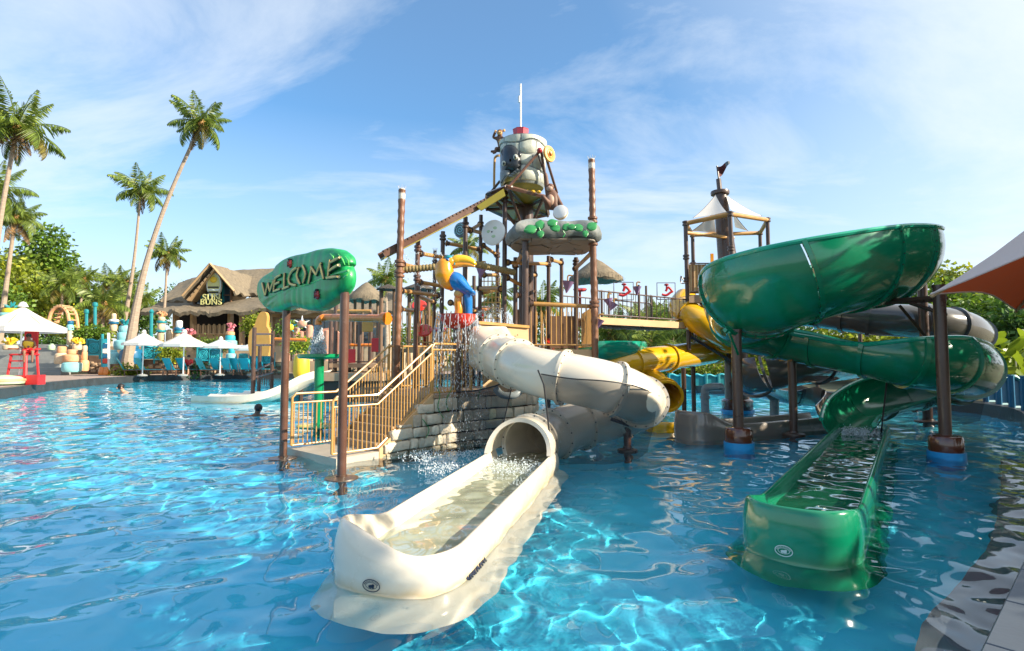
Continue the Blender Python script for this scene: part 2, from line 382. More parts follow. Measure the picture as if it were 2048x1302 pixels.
# ================================================================== SETTING
EDGE = [(2.36, 2.84, .06), (4.2, 4.5, .06), (5.7, 6.1, .06), (7.6, 8.2, .08), (10.6, 11.4, .22), (12.6, 14.3, .25), (12.6, 18, .25), (10.6, 21, .25), (8.2, 24.5, .25), (5, 30, .3), (0, 36, .35), (-8, 39.5, .35),
        (-18.7, 39.5, .35), (-23, 35.5, .35), (-22.3, 28, .35), (-18.4, 19.4, .35), (-14, 9, .35), (-9, 1, .2), (-3, -2.2, .06), (0.3, -.6, .06), (1.3, 1.2, .06)]
ring = catmull(EDGE + EDGE[:1], 4)[:-1]
def shell(name, rows, mt, smooth=False):
    mb = MB(); n = len(rows[0])
    for i in range(len(rows) - 1):
        b = len(mb.v)
        mb.add(rows[i] + rows[i + 1], [[k, (k + 1) % n, n + (k + 1) % n, n + k][::-1] for k in range(n)])
    o = mb.build(name, mt, None, smooth); return tag(o, kind='structure')
C0 = V(-4, 15, 0)
def outw(p, a):
    d = V(p[0], p[1], 0) - C0; d.normalize(); return V(p[0], p[1], 0) + d * a
shell('ground', [[outw(p, .55) + V(0, 0, p[2] - .004) for p in ring], [outw(p, 6) + V(0, 0, p[2] - .004) for p in ring], [outw(p, 60) + V(0, 0, .3) for p in ring], [outw(p, 1500) + V(0, 0, .3) for p in ring]], M['land'])
shell('pool_coping', [[V(p[0], p[1], -.8) for p in ring], [V(*p) for p in ring], [outw(p, .6) + V(0, 0, p[2] + .002) for p in ring]], M['coping'])
# left terrace paving and its far continuation
lp = [p for p in ring if p[2] > .33]
mb = MB(); mb.sheet([[outw(p, .45) + V(0, 0, .356) for p in lp], [outw(p, 3) + V(0, 0, .356) for p in lp], [outw(p, 9) + V(0, 0, .356) for p in lp]])
tag(mb.build('terrace', M['paving'], None, False), kind='structure')
# pool floor: one painted sheet
mb = MB(); xs = [-30 + i * 2.4 for i in range(20)]; ys = [-4 + i * 2.4 for i in range(20)]
mb.sheet([[V(x, y, -.72) for x in xs] for y in ys])
tag(mb.build('pool_floor', M['floor'], None, False, caustic=True), kind='structure')
# submerged grey ledge along the right edge
mb = MB(); re = [(0.3, -.6), (1.3, 1.2), (2.36, 2.84), (3.2, 3.62), (4.2, 4.5), (5.7, 6.1), (7.6, 8.2)]
rr = [V(*p) for p in catmull([(a, b, 0.) for a, b in re], 4)]
nrm = [(rr[min(i + 1, len(rr) - 1)] - rr[max(i - 1, 0)]).normalized().cross(V(0, 0, 1)) for i in range(len(rr))]
mb.sheet([[p - n * .30 + V(0, 0, -.7) for p, n in zip(rr, nrm)], [p - n * .28 + V(0, 0, -.11) for p, n in zip(rr, nrm)], [p + n * .05 + V(0, 0, -.06) for p, n in zip(rr, nrm)]])
tag(mb.build('pool_ledge', M['ledge'], None, False, caustic=True), kind='structure')
# tiled deck at the right
deck = MB(); e = V(.742, .67, 0).normalized(); nn = e.cross(V(0, 0, 1)); d0 = V(2.36, 2.84, 0)
deck.prism([d0 - e * 6 + V(0, 0, .01), d0 + e * 6.5 + V(0, 0, .01), d0 + e * 6.5 + nn * 3 + V(0, 0, .01), d0 - e * 6 + nn * 3 + V(0, 0, .01)], (0, 0, .055))
dk = tag(deck.build('tile_deck', M['coping'], None, False), kind='structure')
tb = MB(); tb.box((0, 0, 0), (.70, .88, .02), bev=.004); tl = None
rnd = random.Random(5)
az = math.atan2(e.y, e.x)
for i in range(-4, 9):
    for j in range(3):
        c = d0 + e * (i * .713 + .33) + nn * (j * .893 + .45) + V(0, 0, .078 + rnd.uniform(-.0015, .0015))
        if tl is None:
            tl = tb.build('tile', M['tile'], dk, False); tl.data.transform(Matrix.Translation(ORG[dk])); tl.location = c - ORG[dk]; tl.rotation_euler.z = az
        else: inst('tile', tl, dk, c, (0, 0, az))
hb = MB()
for i in range(-20, 60):
    for off in (.62, .78):
        c = d0 + e * (i * .085 + .02 * (off > .7)) + nn * off + V(0, 0, .0885)
        hb.lathe([(.011, 0), (.011, .002)], c, 8)
tag(hb.build('drain_hole', M['black'], dk, False), kind='stuff')

# water
rng = random.Random(11); waves = []
for k in range(42):
    lam = 0.19 * (0.95 / 0.19) ** (rng.random() ** 1.4); a = rng.uniform(0, 2 * PI); kk = 2 * PI / lam
    waves.append((kk, math.cos(a), math.sin(a), rng.uniform(0, 2 * PI), 0.090 / kk ** 1.6))
import numpy as np
def wave_grid(name, X, Y, mt, amp=1.0, z0=0.0, ws=waves):
    Zs = np.zeros_like(X)
    for k, c, s, p, a in ws: Zs += a * np.sin(k * (c * X + s * Y) + p)
    Zs = Zs * amp + z0
    mm, n = X.shape; me = bpy.data.meshes.new(name)
    vs = np.stack([X, Y, Zs], -1).reshape(-1, 3)
    i = np.arange((mm - 1) * n).reshape(mm - 1, n)[:, :-1].ravel()
    fs = np.stack([i, i + 1, i + n + 1, i + n], -1)
    me.vertices.add(len(vs)); me.vertices.foreach_set('co', vs.ravel())
    me.loops.add(fs.size); me.loops.foreach_set('vertex_index', fs.ravel().astype(np.int32))
    me.polygons.add(len(fs)); me.polygons.foreach_set('loop_start', np.arange(len(fs), dtype=np.int32) * 4)
    me.polygons.foreach_set('use_smooth', np.ones(len(fs), dtype=bool)); me.update(calc_edges=True); me.validate()
    me.materials.append(mt); o = bpy.data.objects.new(name, me); link(o); return o
nx, ny = 520, 560
t = np.linspace(0, 1, ny)[:, None]; u = np.linspace(-1, 1, nx)[None, :]
Y = 0.9 * (41 / 0.9) ** t + 0 * u; X = u * (1.15 * Y + 1.6)
wt = wave_grid('pool_water', X, Y, M['water'], 1.0); tag(wt, kind='structure'); wt.cycles.is_caustics_caster = True
# ================================================================== WELCOME SIGN
LP, RP = G(566, 918), G(683, 958)
PL, PR = V(LP.x, LP.y, 0), V(RP.x, RP.y, 0)
sgn = thing('welcome_sign', 'big green leaf shaped welcome board with stick letters on two brown posts in the pool', 'sign', (PL + PR) / 2)
sx = (PR - PL).normalized(); sn = V(sx.y, -sx.x, 0)     # sn faces the camera side
if sn.dot(V(0, 0, 0) - PL) < 0: sn = -sn
def onsign(px, py, off=0.0):
    r = ray(px, py); o = V(0, 0, H); q = PL + sn * off
    return o + r * ((q - o).dot(sn) / r.dot(sn))
for p, top in ((PL, 620), (PR, 585)):
    zt = Z(top, p.y)
    mb = MB(); mb.tube([p + V(0, 0, -.72), p + V(0, 0, zt)], .056, 18); po = mb.build('post', M['brown'], sgn, caustic=True)
    mb = MB(); mb.lathe([(.20, -.02), (.21, 0.0), (.20, .02), (.07, .035), (.07, .05)], p + V(0, 0, .0), 24); mb.build('base_plate', M['brown'], po)
outl = [(522, 585), (524, 568), (533, 556), (545, 548), (556, 541), (563, 530), (580, 518), (600, 511), (625, 506), (645, 500), (665, 497), (683, 499), (694, 505), (701, 514), (703, 526), (699, 532), (702, 542), (703, 556), (700, 572), (692, 586), (680, 598), (665, 610), (650, 619), (636, 622), (620, 620), (605, 616), (590, 616), (575, 621), (560, 624), (547, 621), (535, 612), (526, 599)]
# puffed leaf body: rings shrinking towards the middle on both faces
cen = V(0, 0, 0); op = [onsign(*p) for p in outl]
op = [Vector(q) for q in catmull([tuple(p) for p in op + op[:1]], 3)[:-1]]
for p in op: cen += p / len(op)
rows = []
prof = [(.15, .137), (.3, .137), (.45, .136), (.6, .135), (.75, .13), (.9, .115), (.97, .085), (1, .04), (1, -.04), (.97, -.085), (.9, -.11), (.6, -.13)]
op = [Vector(q) for q in catmull([tuple(p) for p in op + op[:1]], 2)[:-1]]
n = len(op); mb = MB(); vs = []
for k, off in prof:
    for i, p in enumerate(op):
        q = cen + (p - cen) * k
        s_ = (p - cen).dot(sx); s_ = (q - cen).dot(sx); rip = .007 * math.sin(s_ * 26 + 1.5 * math.sin(s_ * 5)) * (1 if k < .95 else .3)
        vs.append(q + sn * (off + rip * (1 if off > 0 else -1)))
fs = []
for r in range(len(prof) - 1):
    for i in range(n): j = (i + 1) % n; fs.append([r * n + i, r * n + j, (r + 1) * n + j, (r + 1) * n + i])
vs += [cen + sn * .137, cen - sn * .132]; a, b_ = len(vs) - 2, len(vs) - 1
for i in range(n): j = (i + 1) % n; fs.append([a, j, i]); q = (len(prof) - 1) * n; fs.append([b_, q + i, q + j])
fs = [f[::-1] for f in fs]
mb.add(vs, fs); bm = bmesh.new()
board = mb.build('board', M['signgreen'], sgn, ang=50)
bm.from_mesh(board.data); bmesh.ops.recalc_face_normals(bm, faces=bm.faces); bm.to_mesh(board.data); bm.free()
mb = MB()
for pts in ([(540, 594), (580, 579), (620, 567), (660, 551), (697, 541)],): mb.tube(curve3([onsign(x, y, .135) for x, y in pts], 5), [.008] * 8 + [.012] * 9 + [.014] * 4, 8)
for a_, b_ in (((676, 508), (690, 530)), ((690, 512), (698, 531)), ((697, 545), (686, 556)), ((660, 507), (668, 520))):
    mb.tube([onsign(*a_, .128), onsign((a_[0] + b_[0]) / 2 + 2, (a_[1] + b_[1]) / 2, .14), onsign(*b_, .128)], [.004, .012, .004], 8)
mb.build('leaf_vein', M['signvein'], board)
letters = {'W': [[(524, 566), (530, 591)], [(531, 590), (536, 566)], [(536, 566), (540, 584)], [(540, 583), (548, 560)]],
           'E': [[(551, 556), (547, 582)], [(550, 557), (561, 550)], [(550, 569), (559, 564)], [(547, 583), (560, 578)]],
           'L': [[(569, 546), (568, 574)], [(565, 578), (578, 573)]],
           'C': [[(593, 536), (584, 543), (578, 556), (580, 567), (592, 571)]],
           'O': [[(598, 535), (594, 552), (600, 568)], [(605, 531), (611, 548), (606, 566)]],
           'M': [[(624, 533), (617, 567)], [(622, 534), (632, 550)], [(632, 550), (642, 526)], [(640, 528), (647, 558)]],
           'E ': [[(660, 519), (656, 552)], [(661, 525), (679, 515)], [(658, 542), (676, 530)], [(653, 556), (675, 553)]]}
for nm, strokes in letters.items():
    mb = MB(); ol = MB(); zs = MB()
    for st in strokes:
        off = .158
        p = [onsign(x, y, off) for x, y in st]
        if len(p) > 2: p = curve3(p, 4)
        else: p = [p[0], (p[0] + p[1]) / 2 + V(0, 0, .003), p[1]]
        mb.tube(p, [.014] + [.0185] * (len(p) - 2) + [.013], 8)
        zs.tube([q - sn * .016 for q in p], [.023] + [.026] * (len(p) - 2) + [.022], 8)
    lt = mb.build('letter', M['stick'], board); zs.build('letter_edge', M['outline'], lt) if False else None
    ol = zs.build('letter_edge', M['outline'], board)
for x, y, nm in ((581, 528, 1), (635, 590, 2)):
    c = onsign(x, y, .135); R3 = Matrix((sx, V(0, 0, 1), sn)).transposed()
    mb = MB(); mb.ell(c, (.05, .062, .045), R3); lb = mb.build('ladybird', M['darkred'] if nm == 2 else M['red'], board)
    lb['label'] = 'dark red ladybird low on the board' if nm == 2 else 'red ladybird with spots on the top edge of the board'
    mb = MB(); mb.ell(c + R3 @ V(0, .06, .01), (.03, .022, .03), R3)
    mb.box(c + R3 @ V(0, 0, .044), (.008, .10, .008), R3)
    for a_ in (-1, 1):
        for b_ in (-.03, .0, .03): mb.tube([c + R3 @ V(a_ * .04, b_, .0), c + R3 @ V(a_ * .08, b_ * 1.6, -.005)], .005, 6); mb.ell(c + R3 @ V(a_ * .025, b_, .037), (.010, .010, .006), R3, 8, 5)
    mb.build('ladybird_spot', M['black'], board)

# ================================================================== STAIRCASE
S0, S1, S2 = V(-2.52, 7.78, 0), V(-2.02, 8.33, 0), V(-1.33, 9.12, 0)
du = (S2 - S1).normalized(); dl = V(-du.y, du.x, 0); SW = 1.16; ZT = .87
st = thing('staircase', 'brown pool staircase with ochre handrails climbing past the stone wall', 'staircase', (S1 + dl * SW / 2))
NS = 7; run = (S2 - S1).length / NS; z0 = .10
for i in range(NS):
    mb = MB(); z = z0 + (ZT - z0) * (i + 1) / NS; a_ = S1 + du * run * i
    b_ = a_ + du * (run + .03)
    mb.prism([a_ + V(0, 0, -.05 if i == 0 else z - .16), b_ + V(0, 0, -.05 if i == 0 else z - .16), b_ + dl * SW + V(0, 0, -.05 if i == 0 else z - .16), a_ + dl * SW + V(0, 0, -.05 if i == 0 else z - .16)], (0, 0, (z + .05 if i == 0 else .135)))
    mb.prism([a_ - du * .02 + V(0, 0, z - .025), a_ + du * .05 + V(0, 0, z - .025), a_ + du * .05 + dl * SW + V(0, 0, z - .025), a_ - du * .02 + dl * SW + V(0, 0, z - .025)], (0, 0, .028))
    mb.build('step', M['stair'], st, False)
mb = MB()
k = [S0 - dl * .12, S1 - dl * .05, S1 + dl * (SW + .05), S0 + dl * (SW + .12) + du * .0]
mb.prism([p + V(0, 0, -.72) for p in k], (0, 0, .82)); mb.build('landing', M['concrete'], st, False, caustic=True)
for sd_ in (0, 1):
    mb = MB(); o_ = dl * (SW + .02 if sd_ else -.06)
    a_, b_ = S1 + o_, S2 + o_
    mb.prism([a_ + V(0, 0, -.1), a_ + V(0, 0, .14), b_ + V(0, 0, ZT + .04), b_ + V(0, 0, ZT - .12), a_ + du * .12 + V(0, 0, -.02)], dl * .05); mb.build('stringer', M['tan'], st, False)

BAL = {}
def baluster(parent, p, q, r=.010, mt='rail'):
    h = round((q - p).z, 2); key = (h, r, mt)
    if key not in BAL:
        mb = MB(); mb.tube([V(0, 0, 0), V(0, 0, h)], r, 7)
        me = bpy.data.meshes.new('baluster'); me.from_pydata(mb.v, [], mb.f); me.materials.append(M[mt]); me.polygons.foreach_set('use_smooth', [True] * len(mb.f)); me.set_sharp_from_angle(angle=.8); BAL[key] = me
    return inst('baluster', BAL[key], parent, p)
def railing(root, base, h, gap=.115, r=.021, mt='rail', name='handrail', loop=True, low=.08, mid=None, posts=True, balr=.010):
    """base: polyline at floor level; h: rail height; one part for the rails, every baluster a piece of its own"""
    top = [p + V(0, 0, h) for p in base]; bot = [p + V(0, 0, low) for p in base]
    mb = MB()
    pth = ([bot[0]] if loop else []) + [top[0] - V(0, 0, .06 if loop else 0)] + [top[0] + (top[1] - top[0]).normalized() * (.06 if loop else 0)] + top[1:]
    if loop: pth.append(bot[-1])
    mb.tube(pth, r, 10)
    mb.tube(bot, r * .8, 8)
    if mid: mb.tube([p + V(0, 0, h - mid) for p in base], r * .75, 8)
    rl = mb.build(name, M[mt], root)
    for a_, b_ in zip(base[:-1], base[1:]):
        L = (b_ - a_).length; n = max(1, int(L / gap))
        for i in range(n):
            p = a_.lerp(b_, (i + .5) / n)
            baluster(rl, p + V(0, 0, low), p + V(0, 0, h - (mid or 0)), balr, mt)
    return rl
zz0 = V(0, 0, z0); zz1 = V(0, 0, ZT)
railing(st, [S0 + zz0, S1 + zz0, S2 + zz1], .84, .070, mid=.14, low=.05)
railing(st, [S0 + dl * SW + zz0, S1 + dl * SW + zz0, S2 + dl * SW + zz1], .84, .070, mid=.14, low=.05)

# ================================================================== STONE WALL under the platform
wl = [S1 - dl * .02 + du * .1, S2 - dl * .02, V(-1.02, 9.47, 0), V(-.62, 9.78, 0), V(.0, 10.2, 0), V(.42, 10.7, 0), V(.5, 11.6, 0)]
sw = thing('stone_wall', 'curved stone block wall below the stair platform rising from the pool', 'wall', V(-1, 9.6, 0))
mb = MB()
inn = [p + V(-.25, .3, 0) for p in wl[1:]]
wcore = wl[1:]
mb.prism([p + V(-.03, .03, -.7) for p in wcore] + [p + V(0, 0, -.7) for p in inn[::-1]], (0, 0, .7 + ZT - .06))
mb.prism([S1 + du * .15 + V(-.03, .03, -.7), S2 + V(-.03, .03, -.7), S2 + dl * .2 + V(0, 0, -.7), S1 + du * .15 + dl * .2 + V(0, 0, -.7)], (0, 0, .72))
mb.build('wall_core', M['mortar'], sw, False, caustic=True)
def wallpt(s):
    for a_, b_ in zip(wl[:-1], wl[1:]):
        L = (b_ - a_).length
        if s <= L: return a_ + (b_ - a_) * (s / L), (b_ - a_).normalized()
        s -= L
    return None, None
TOT = sum((b_ - a_).length for a_, b_ in zip(wl[:-1], wl[1:]))
rnd = random.Random(8); z = -.12; row = 0
while z < ZT - .05:
    hh = rnd.uniform(.165, .205) if z < ZT - .3 else ZT - .04 - z
    if hh > .25: hh = .18
    s_ = -rnd.uniform(0, .12)
    while s_ < TOT:
        L = rnd.choice([.11, .15, .2, .26, .33, .4]) * rnd.uniform(.85, 1.12)
        p, tdir = wallpt(max(0.01, s_ + L / 2))
        if p is None: break
        zmax = 99
        dd = (p - S1).dot(du)
        if dd < (S2 - S1).length - .02: zmax = z0 + (ZT - z0) * dd / (S2 - S1).length - .02
        hs = hh if z + hh < zmax + .05 else zmax + .03 - z
        if hs > .045:
            mb = MB(); c = p + V(0, 0, z + hs / 2) + V(tdir.y, -tdir.x, 0) * rnd.uniform(-.014, .022)
            R3 = Matrix((tdir, V(-tdir.y, tdir.x, 0), V(0, 0, 1))).transposed() @ Matrix.Rotation(rnd.uniform(-.03, .03), 3, 'Y')
            mb.box((0, 0, 0), (L - .018, .12, hs * rnd.uniform(.88, 1.0) - .012), bev=.015)
            for v_ in mb.v: v_ += V(rnd.uniform(-.013, .013), rnd.uniform(-.010, .010), rnd.uniform(-.013, .013))
            mb.v = [R3 @ v_ + c for v_ in mb.v]
            mb.build('stone', M['stone'], sw, True, 60, caustic=z < .05)
        s_ += L
    z += hh; row += 1
mb = MB()
for a_, b_ in zip(wl[1:-1], wl[2:]): mb.prism([a_ + V(.03, -.05, ZT - .04), b_ + V(.03, -.05, ZT - .04), b_ + V(-.3, .3, ZT - .04), a_ + V(-.3, .3, ZT - .04)], (0, 0, .05))
mb.build('wall_cap', M['stair'], sw, False)
vb = MB()
for (a_, pts) in (((0.0), [(872, 770), (880, 790), (876, 815), (888, 838)]), (0, [(905, 775), (893, 800), (897, 822)]), (0, [(845, 838), (858, 858), (852, 876)]), (0, [(962, 775), (955, 800)])):
    q = []
    for x, y in pts:
        r = ray(x, y); best = None
        for u_, v_ in zip(wl[:-1], wl[1:]):
            nrm_ = V((v_ - u_).y, -(v_ - u_).x, 0).normalized(); tt = (u_ + nrm_ * .085 - V(0, 0, H)).dot(nrm_) / r.dot(nrm_); pp = V(0, 0, H) + r * tt
            w_ = (pp - u_).dot((v_ - u_)) / (v_ - u_).length_squared
            if -.1 <= w_ <= 1.1: best = pp; break
        if best: q.append(best)
    if len(q) > 1: vb.tube(curve3(q, 4) if len(q) > 2 else q, .007, 5)
vb.build('painted_vine', M['vine'], sw)

# ================================================================== PLATFORM above the stairs
pf = thing('stair_platform', 'low platform with ochre railing at the top of the pool stairs', 'platform', V(-1.3, 10.3, 0))
mb = MB(); poly = [S2, S2 + dl * SW, V(-2.5, 11.2, 0), V(-.9, 12.2, 0), V(.35, 11.6, 0), V(.3, 10.75, 0), V(-.1, 10.25, 0), V(-.65, 9.9, 0)]
mb.prism([p + V(0, 0, ZT - .08) for p in poly], (0, 0, .085)); mb.build('platform_deck', M['stair'], pf, False)
railing(pf, [S2 + zz1, V(-1.02, 9.5, ZT), V(-.72, 9.78, ZT)], .86, .075, mid=.10, low=.05)
railing(pf, [S2 + dl * SW + zz1, V(-2.5, 11.2, ZT), V(-1.6, 11.7, ZT)], .86, .11, mid=None, low=.05)
for x, y in ((-2.4, 11.1), (-1.0, 12.0), (.2, 11.4), (-1.5, 10.4), (-2.15, 9.9)):
    mb = MB(); mb.tube([V(x, y, -.72), V(x, y, ZT - .08)], .06, 12); mb.build('support_post', M['darkbrown'], pf, caustic=True)
# ================================================================== SLIDES
def fl_keys(keys, sub):
    """keys: (point, R, a_left, a_right) -> resampled lists"""
    c = catmull([(p.x, p.y, p.z, r, a, b) for p, r, a, b in keys], sub)
    return [V(*q[:3]) for q in c], [q[3] for q in c], [q[4] for q in c], [q[5] for q in c]
def flange(root, path, R, a0, a1, i, mt, w=.05, ext=.055, bolts=None, n=20):
    t = (path[min(i + 1, len(path) - 1)] - path[max(i - 1, 0)]).normalized()
    mb = MB(); mb.flume([path[i] - t * w / 2, path[i] + t * w / 2], R[i] + ext, a0[i], a1[i], ext + .004, n)
    f = mb.build('flange', mt, root)
    if bolts:
        sd_ = t.cross(V(0, 0, 1)).normalized(); u = sd_.cross(t); bb = MB(); k = int((a1[i] - a0[i]) * R[i] / bolts)
        for j in range(k):
            a = a0[i] + (a1[i] - a0[i]) * (j + .5) / k; d = sd_ * math.sin(a) - u * math.cos(a)
            for s_ in (-1, 1): bb.lathe([(.011, -.006), (.011, .006)], path[i] + d * (R[i] + ext * .55) + t * s_ * (w / 2 + .003), 6, align(t))
        q = bb.build('flange_bolts', M['black'] if bolts < .5 else mt, f); q['kind'] = 'stuff'
    return f
def support(root, x, y, z1, r=.07, mt='brown', base=None, z0=-.72, top=None):
    mb = MB(); mb.tube([V(x, y, z0), V(x, y, z1)], r, 16)
    if top: mb.lathe([(r * 1.15, 0), (r * 1.15, .04)], V(x, y, z1), 16)
    p = mb.build('support_post', M[mt], root, caustic=True)
    if base == 'disc':
        mb = MB(); mb.lathe([(r * 2.6, -.03), (r * 2.7, .0), (r * 2.6, .03), (r * 1.2, .05), (r * 1.1, .08)], V(x, y, .02), 20); mb.build('base_plate', M[mt], p)
    if base == 'drum':
        s_ = r / .083
        mb = MB(); mb.lathe([(.24 * s_, -.72), (.24 * s_, .10 * s_)], V(x, y, 0), 28); mb.build('pedestal', M['poolblue'], p, caustic=True)
        mb = MB(); mb.lathe([(.215 * s_, .10 * s_), (.22 * s_, .13 * s_), (.22 * s_, .29 * s_), (.20 * s_, .33 * s_), (.17 * s_, .345 * s_), (.10 * s_, .35 * s_)], V(x, y, 0), 28); mb.build('pedestal_cap', M['cap'], p)
    return p
M['olivelog'] = mat('olive_rope', (0.27, 0.20, 0.08), 0.7, 0.25, 8, 0.3, 30)
M['darkred2'] = mat('raspberry_paint', (0.45, 0.03, 0.06), 0.35, 0.1, 3, coat=0.3)
M['peach2'] = mat('amber_paint', (0.75, 0.38, 0.06), 0.4, 0.15, 4)
M['monkeypale'] = mat('ape_pale', (0.40, 0.26, 0.19), 0.5, 0.2, 5)
M['palegreen'] = mat('pale_green_paint', (0.45, 0.62, 0.40), 0.4)
M['deepgrey'] = mat('slate_paint', (0.10, 0.13, 0.15), 0.4)
M['signgreen2'] = mat('bright_green_paint', (0.004, 0.26, 0.10), 0.2, 0.1, 3, coat=0.5)
M['maroon'] = mat('maroon_cloth', (0.10, 0.02, 0.02), 0.8)
M['brightleaf'] = mat('bright_broad_leaf', (0.22, 0.30, 0.02), 0.4, 0.3, 2, trans=0.4)
M['tealdark'] = mat('dark_teal_paint', (0.01, 0.05, 0.06), 0.5)
M['peachlight'] = mat('cream_peach_paint', (0.66, 0.50, 0.33), 0.6, 0.2, 4)
M['peachdark'] = mat('ochre_orange_paint', (0.52, 0.27, 0.06), 0.55, 0.12, 3)
M['brownstone'] = mat('brown_wall', (0.16, 0.10, 0.065), 0.85, 0.3, 2, 0.3)
M['sandstone'] = mat('sandstone', (0.34, 0.23, 0.14), 0.8, 0.3, 2, 0.3, island=True)
M['deadfrond'] = mat('dead_palm_leaf', (0.20, 0.13, 0.06), 0.8, 0.3, 2, trans=0.2, island=True)
M['tealrim'] = mat('teal_rim_gelcoat', (0.012, 0.36, 0.22), 0.25, 0.08, 0.8, coat=0.4)
M['ropetip'] = mat('frayed_rope', (0.62, 0.57, 0.50), 0.8, 0.2, 20)
M['cap'] = mat('glossy_brown_cap', (0.11, 0.032, 0.016), 0.12, 0.1, 2, coat=0.8)

# ------------------------------------------------------------------ cream slide
ws = thing('cream_slide', 'cream enclosed tube slide with open splash trough ending nearest the camera', 'water slide', V(.4, 8, 0))
k = [(P(1000, 714, 9.35), .365), (P(1020, 722, 8.95), .365), (P(1068, 742, 8.35), .365), (P(1140, 757, 8.05), .365), (P(1210, 772, 7.95), .365), (P(1262, 790, 8.1), .365), (P(1284, 806, 8.55), .365),
     (P(1262, 822, 9.0), .365), (P(1205, 838, 9.1), .365), (P(1140, 855, 8.75), .365), (P(1086, 878, 8.2), .365), (V(.23, 7.75, .285), .38)]
path, R, a0, a1 = fl_keys([(p, r, -PI, PI) for p, r in k], 6)
fidx = [1, 8, 17, 26, 35, 44, 52, 58, len(path) - 2]
pr = 0
for q, i in enumerate(fidx[1:] + [len(path) - 1]):
    i = min(i, len(path) - 1)
    if i <= pr: continue
    mb = MB(); mb.flume(path[pr:i + 1], R[pr:i + 1], -PI, PI, .02, 28); mb.build('tube_section', M['cream'], ws); pr = i
for i in fidx: flange(ws, path, R, a0, a1, i, M['cream'], .05, .05, .14, 30)
# starting box: square mouth lofted to the round tube
t0 = (path[1] - path[0]).normalized(); sd_ = t0.cross(V(0, 0, 1)).normalized(); up_ = sd_.cross(t0)
rows = []
for f_ in (0, .5, 1):
    row_ = []
    for j in range(28):
        a = 2 * PI * j / 28; cx_, cy_ = math.cos(a), math.sin(a); sq = 1 / max(abs(cx_), abs(cy_))
        r_ = .36 * (1 + (1 - f_) * (min(sq, 1.3) - 1) * 1.0 + (1 - f_) * .05)
        row_.append(path[0] - t0 * (.55 * (1 - f_)) + V(0, 0, .10 * (1 - f_)) + (sd_ * cx_ + up_ * cy_) * r_)
    rows.append(row_ + row_[:1])
mb = MB(); mb.sheet(rows); mb.build('start_box', M['cream'], ws, ang=60)
# trough: axis
A, B = V(.165, 7.62, 0), V(-.86, 3.5, 0); ax = (B - A).normalized(); rt = V(-ax.y, ax.x, 0) * -1   # rt: camera-right side
if rt.x < 0: rt = -rt
LEN = (B - A).length; HW = .45
def trough(root, A, ax, rt, LEN, HW, rim, endh, mt, zb=-.30, flare=.07, roundr=.34, cap_z=None, name='splash_trough', wt_=.05, lean=0.09, endl=None):
    """U-shaped run-out with a rounded end wall; returns nothing. plan path: left rim, round end, right rim"""
    plan = []; m = 22
    def hg(u_, l_):
        t = max(0, min(1, (l_ - (LEN - .55)) / (.55 + roundr * .8))); t = t * t * (3 - 2 * t)
        if endl is not None: q = max(0, min(1, (endl - u_) / 1.3)); t *= q * q * (3 - 2 * q)
        return rim + (endh - rim) * t
    for i in range(m): plan.append((-1, LEN * i / m))
    for i in range(25):          # rounded end, superellipse
        a = PI * i / 24; c_, s2 = math.cos(a), math.sin(a)
        plan.append((-math.copysign(abs(c_) ** .74, c_), LEN + roundr * abs(s2) ** .80))
    for i in range(m): plan.append((1, LEN * (m - 1 - i) / m))
    plan = [(u_, l_, hg(u_, l_)) for u_, l_ in plan]
    def pt(u_, l_, z_, grow): 
        x = u_ * (HW + grow); oy = grow * max(0, (l_ - LEN) / roundr)
        return A + rt * x + ax * (l_ + oy) + V(0, 0, z_)
    rows = []
    for u_, l_, z_ in plan:
        rows.append([pt(u_, l_, zb, flare + .10), pt(u_, l_, -.10, flare + .03), pt(u_, l_, -.04, flare * .6), pt(u_, l_, .02, flare * .35), pt(u_, l_, z_ * .35, flare * .5), pt(u_, l_, z_ * .65, flare * .4), pt(u_, l_, z_ * .88, flare * .1), pt(u_, l_, z_ - .02, -.002), pt(u_, l_, z_ - .005, -.012), pt(u_, l_, z_, -.028), pt(u_, l_, z_ - .005, -wt_ + .008), pt(u_, l_, z_ - .02, -wt_), pt(u_, l_, z_ * .5, -wt_ - .035), pt(u_, l_, -.02, -wt_ - lean)])
    mb = MB(); mb.sheet(rows)
    # floor of the trough
    b = len(mb.v); inner = [r[-1] for r in rows]; h = len(inner) // 2
    for i in range(h):
        j = len(inner) - 1 - i
        if j - 1 <= i: break
        mb.add([inner[i], inner[j], inner[j - 1], inner[i + 1]], [[0, 1, 2, 3]])
    o = mb.build(name, mt, root, ang=50, caustic=True)
    bm = bmesh.new(); bm.from_mesh(o.data); bmesh.ops.remove_doubles(bm, verts=bm.verts, dist=.0005); bmesh.ops.recalc_face_normals(bm, faces=bm.faces); bm.to_mesh(o.data); bm.free()
    return o, inner
tr, inner = trough(ws, A, ax, rt, LEN - .54, HW, .235, .41, M['cream'], roundr=.46, endl=.62)
wv = [(k * 1.4, c, s, p, a * .55) for k, c, s, p, a in waves]
def slide_water(root, A, ax, rt, LEN, hw, z, mt, name='trough_water'):
    U = np.linspace(-hw, hw, 30)[None, :]; L = np.linspace(0, LEN, 180)[:, None]
    X = A.x + rt.x * U + ax.x * L; Y = A.y + rt.y * U + ax.y * L
    o = wave_grid(name, X, Y, mt, 1.0, z, wv); o.parent = root; o.location = -ORG[root]; return o
M['milky'] = mat('aerated_water_cream', (0.42, 0.44, 0.30), 0.04, 0.1, 4, coat=1.0, spec=.6)
M['milkygreen'] = mat('aerated_water_green', (0.012, 0.10, 0.052), 0.04, 0.2, 4, coat=1.0, spec=.6)
slide_water(ws, A - ax * .5, ax, rt, LEN + .24, .395, .11, M['milky'])
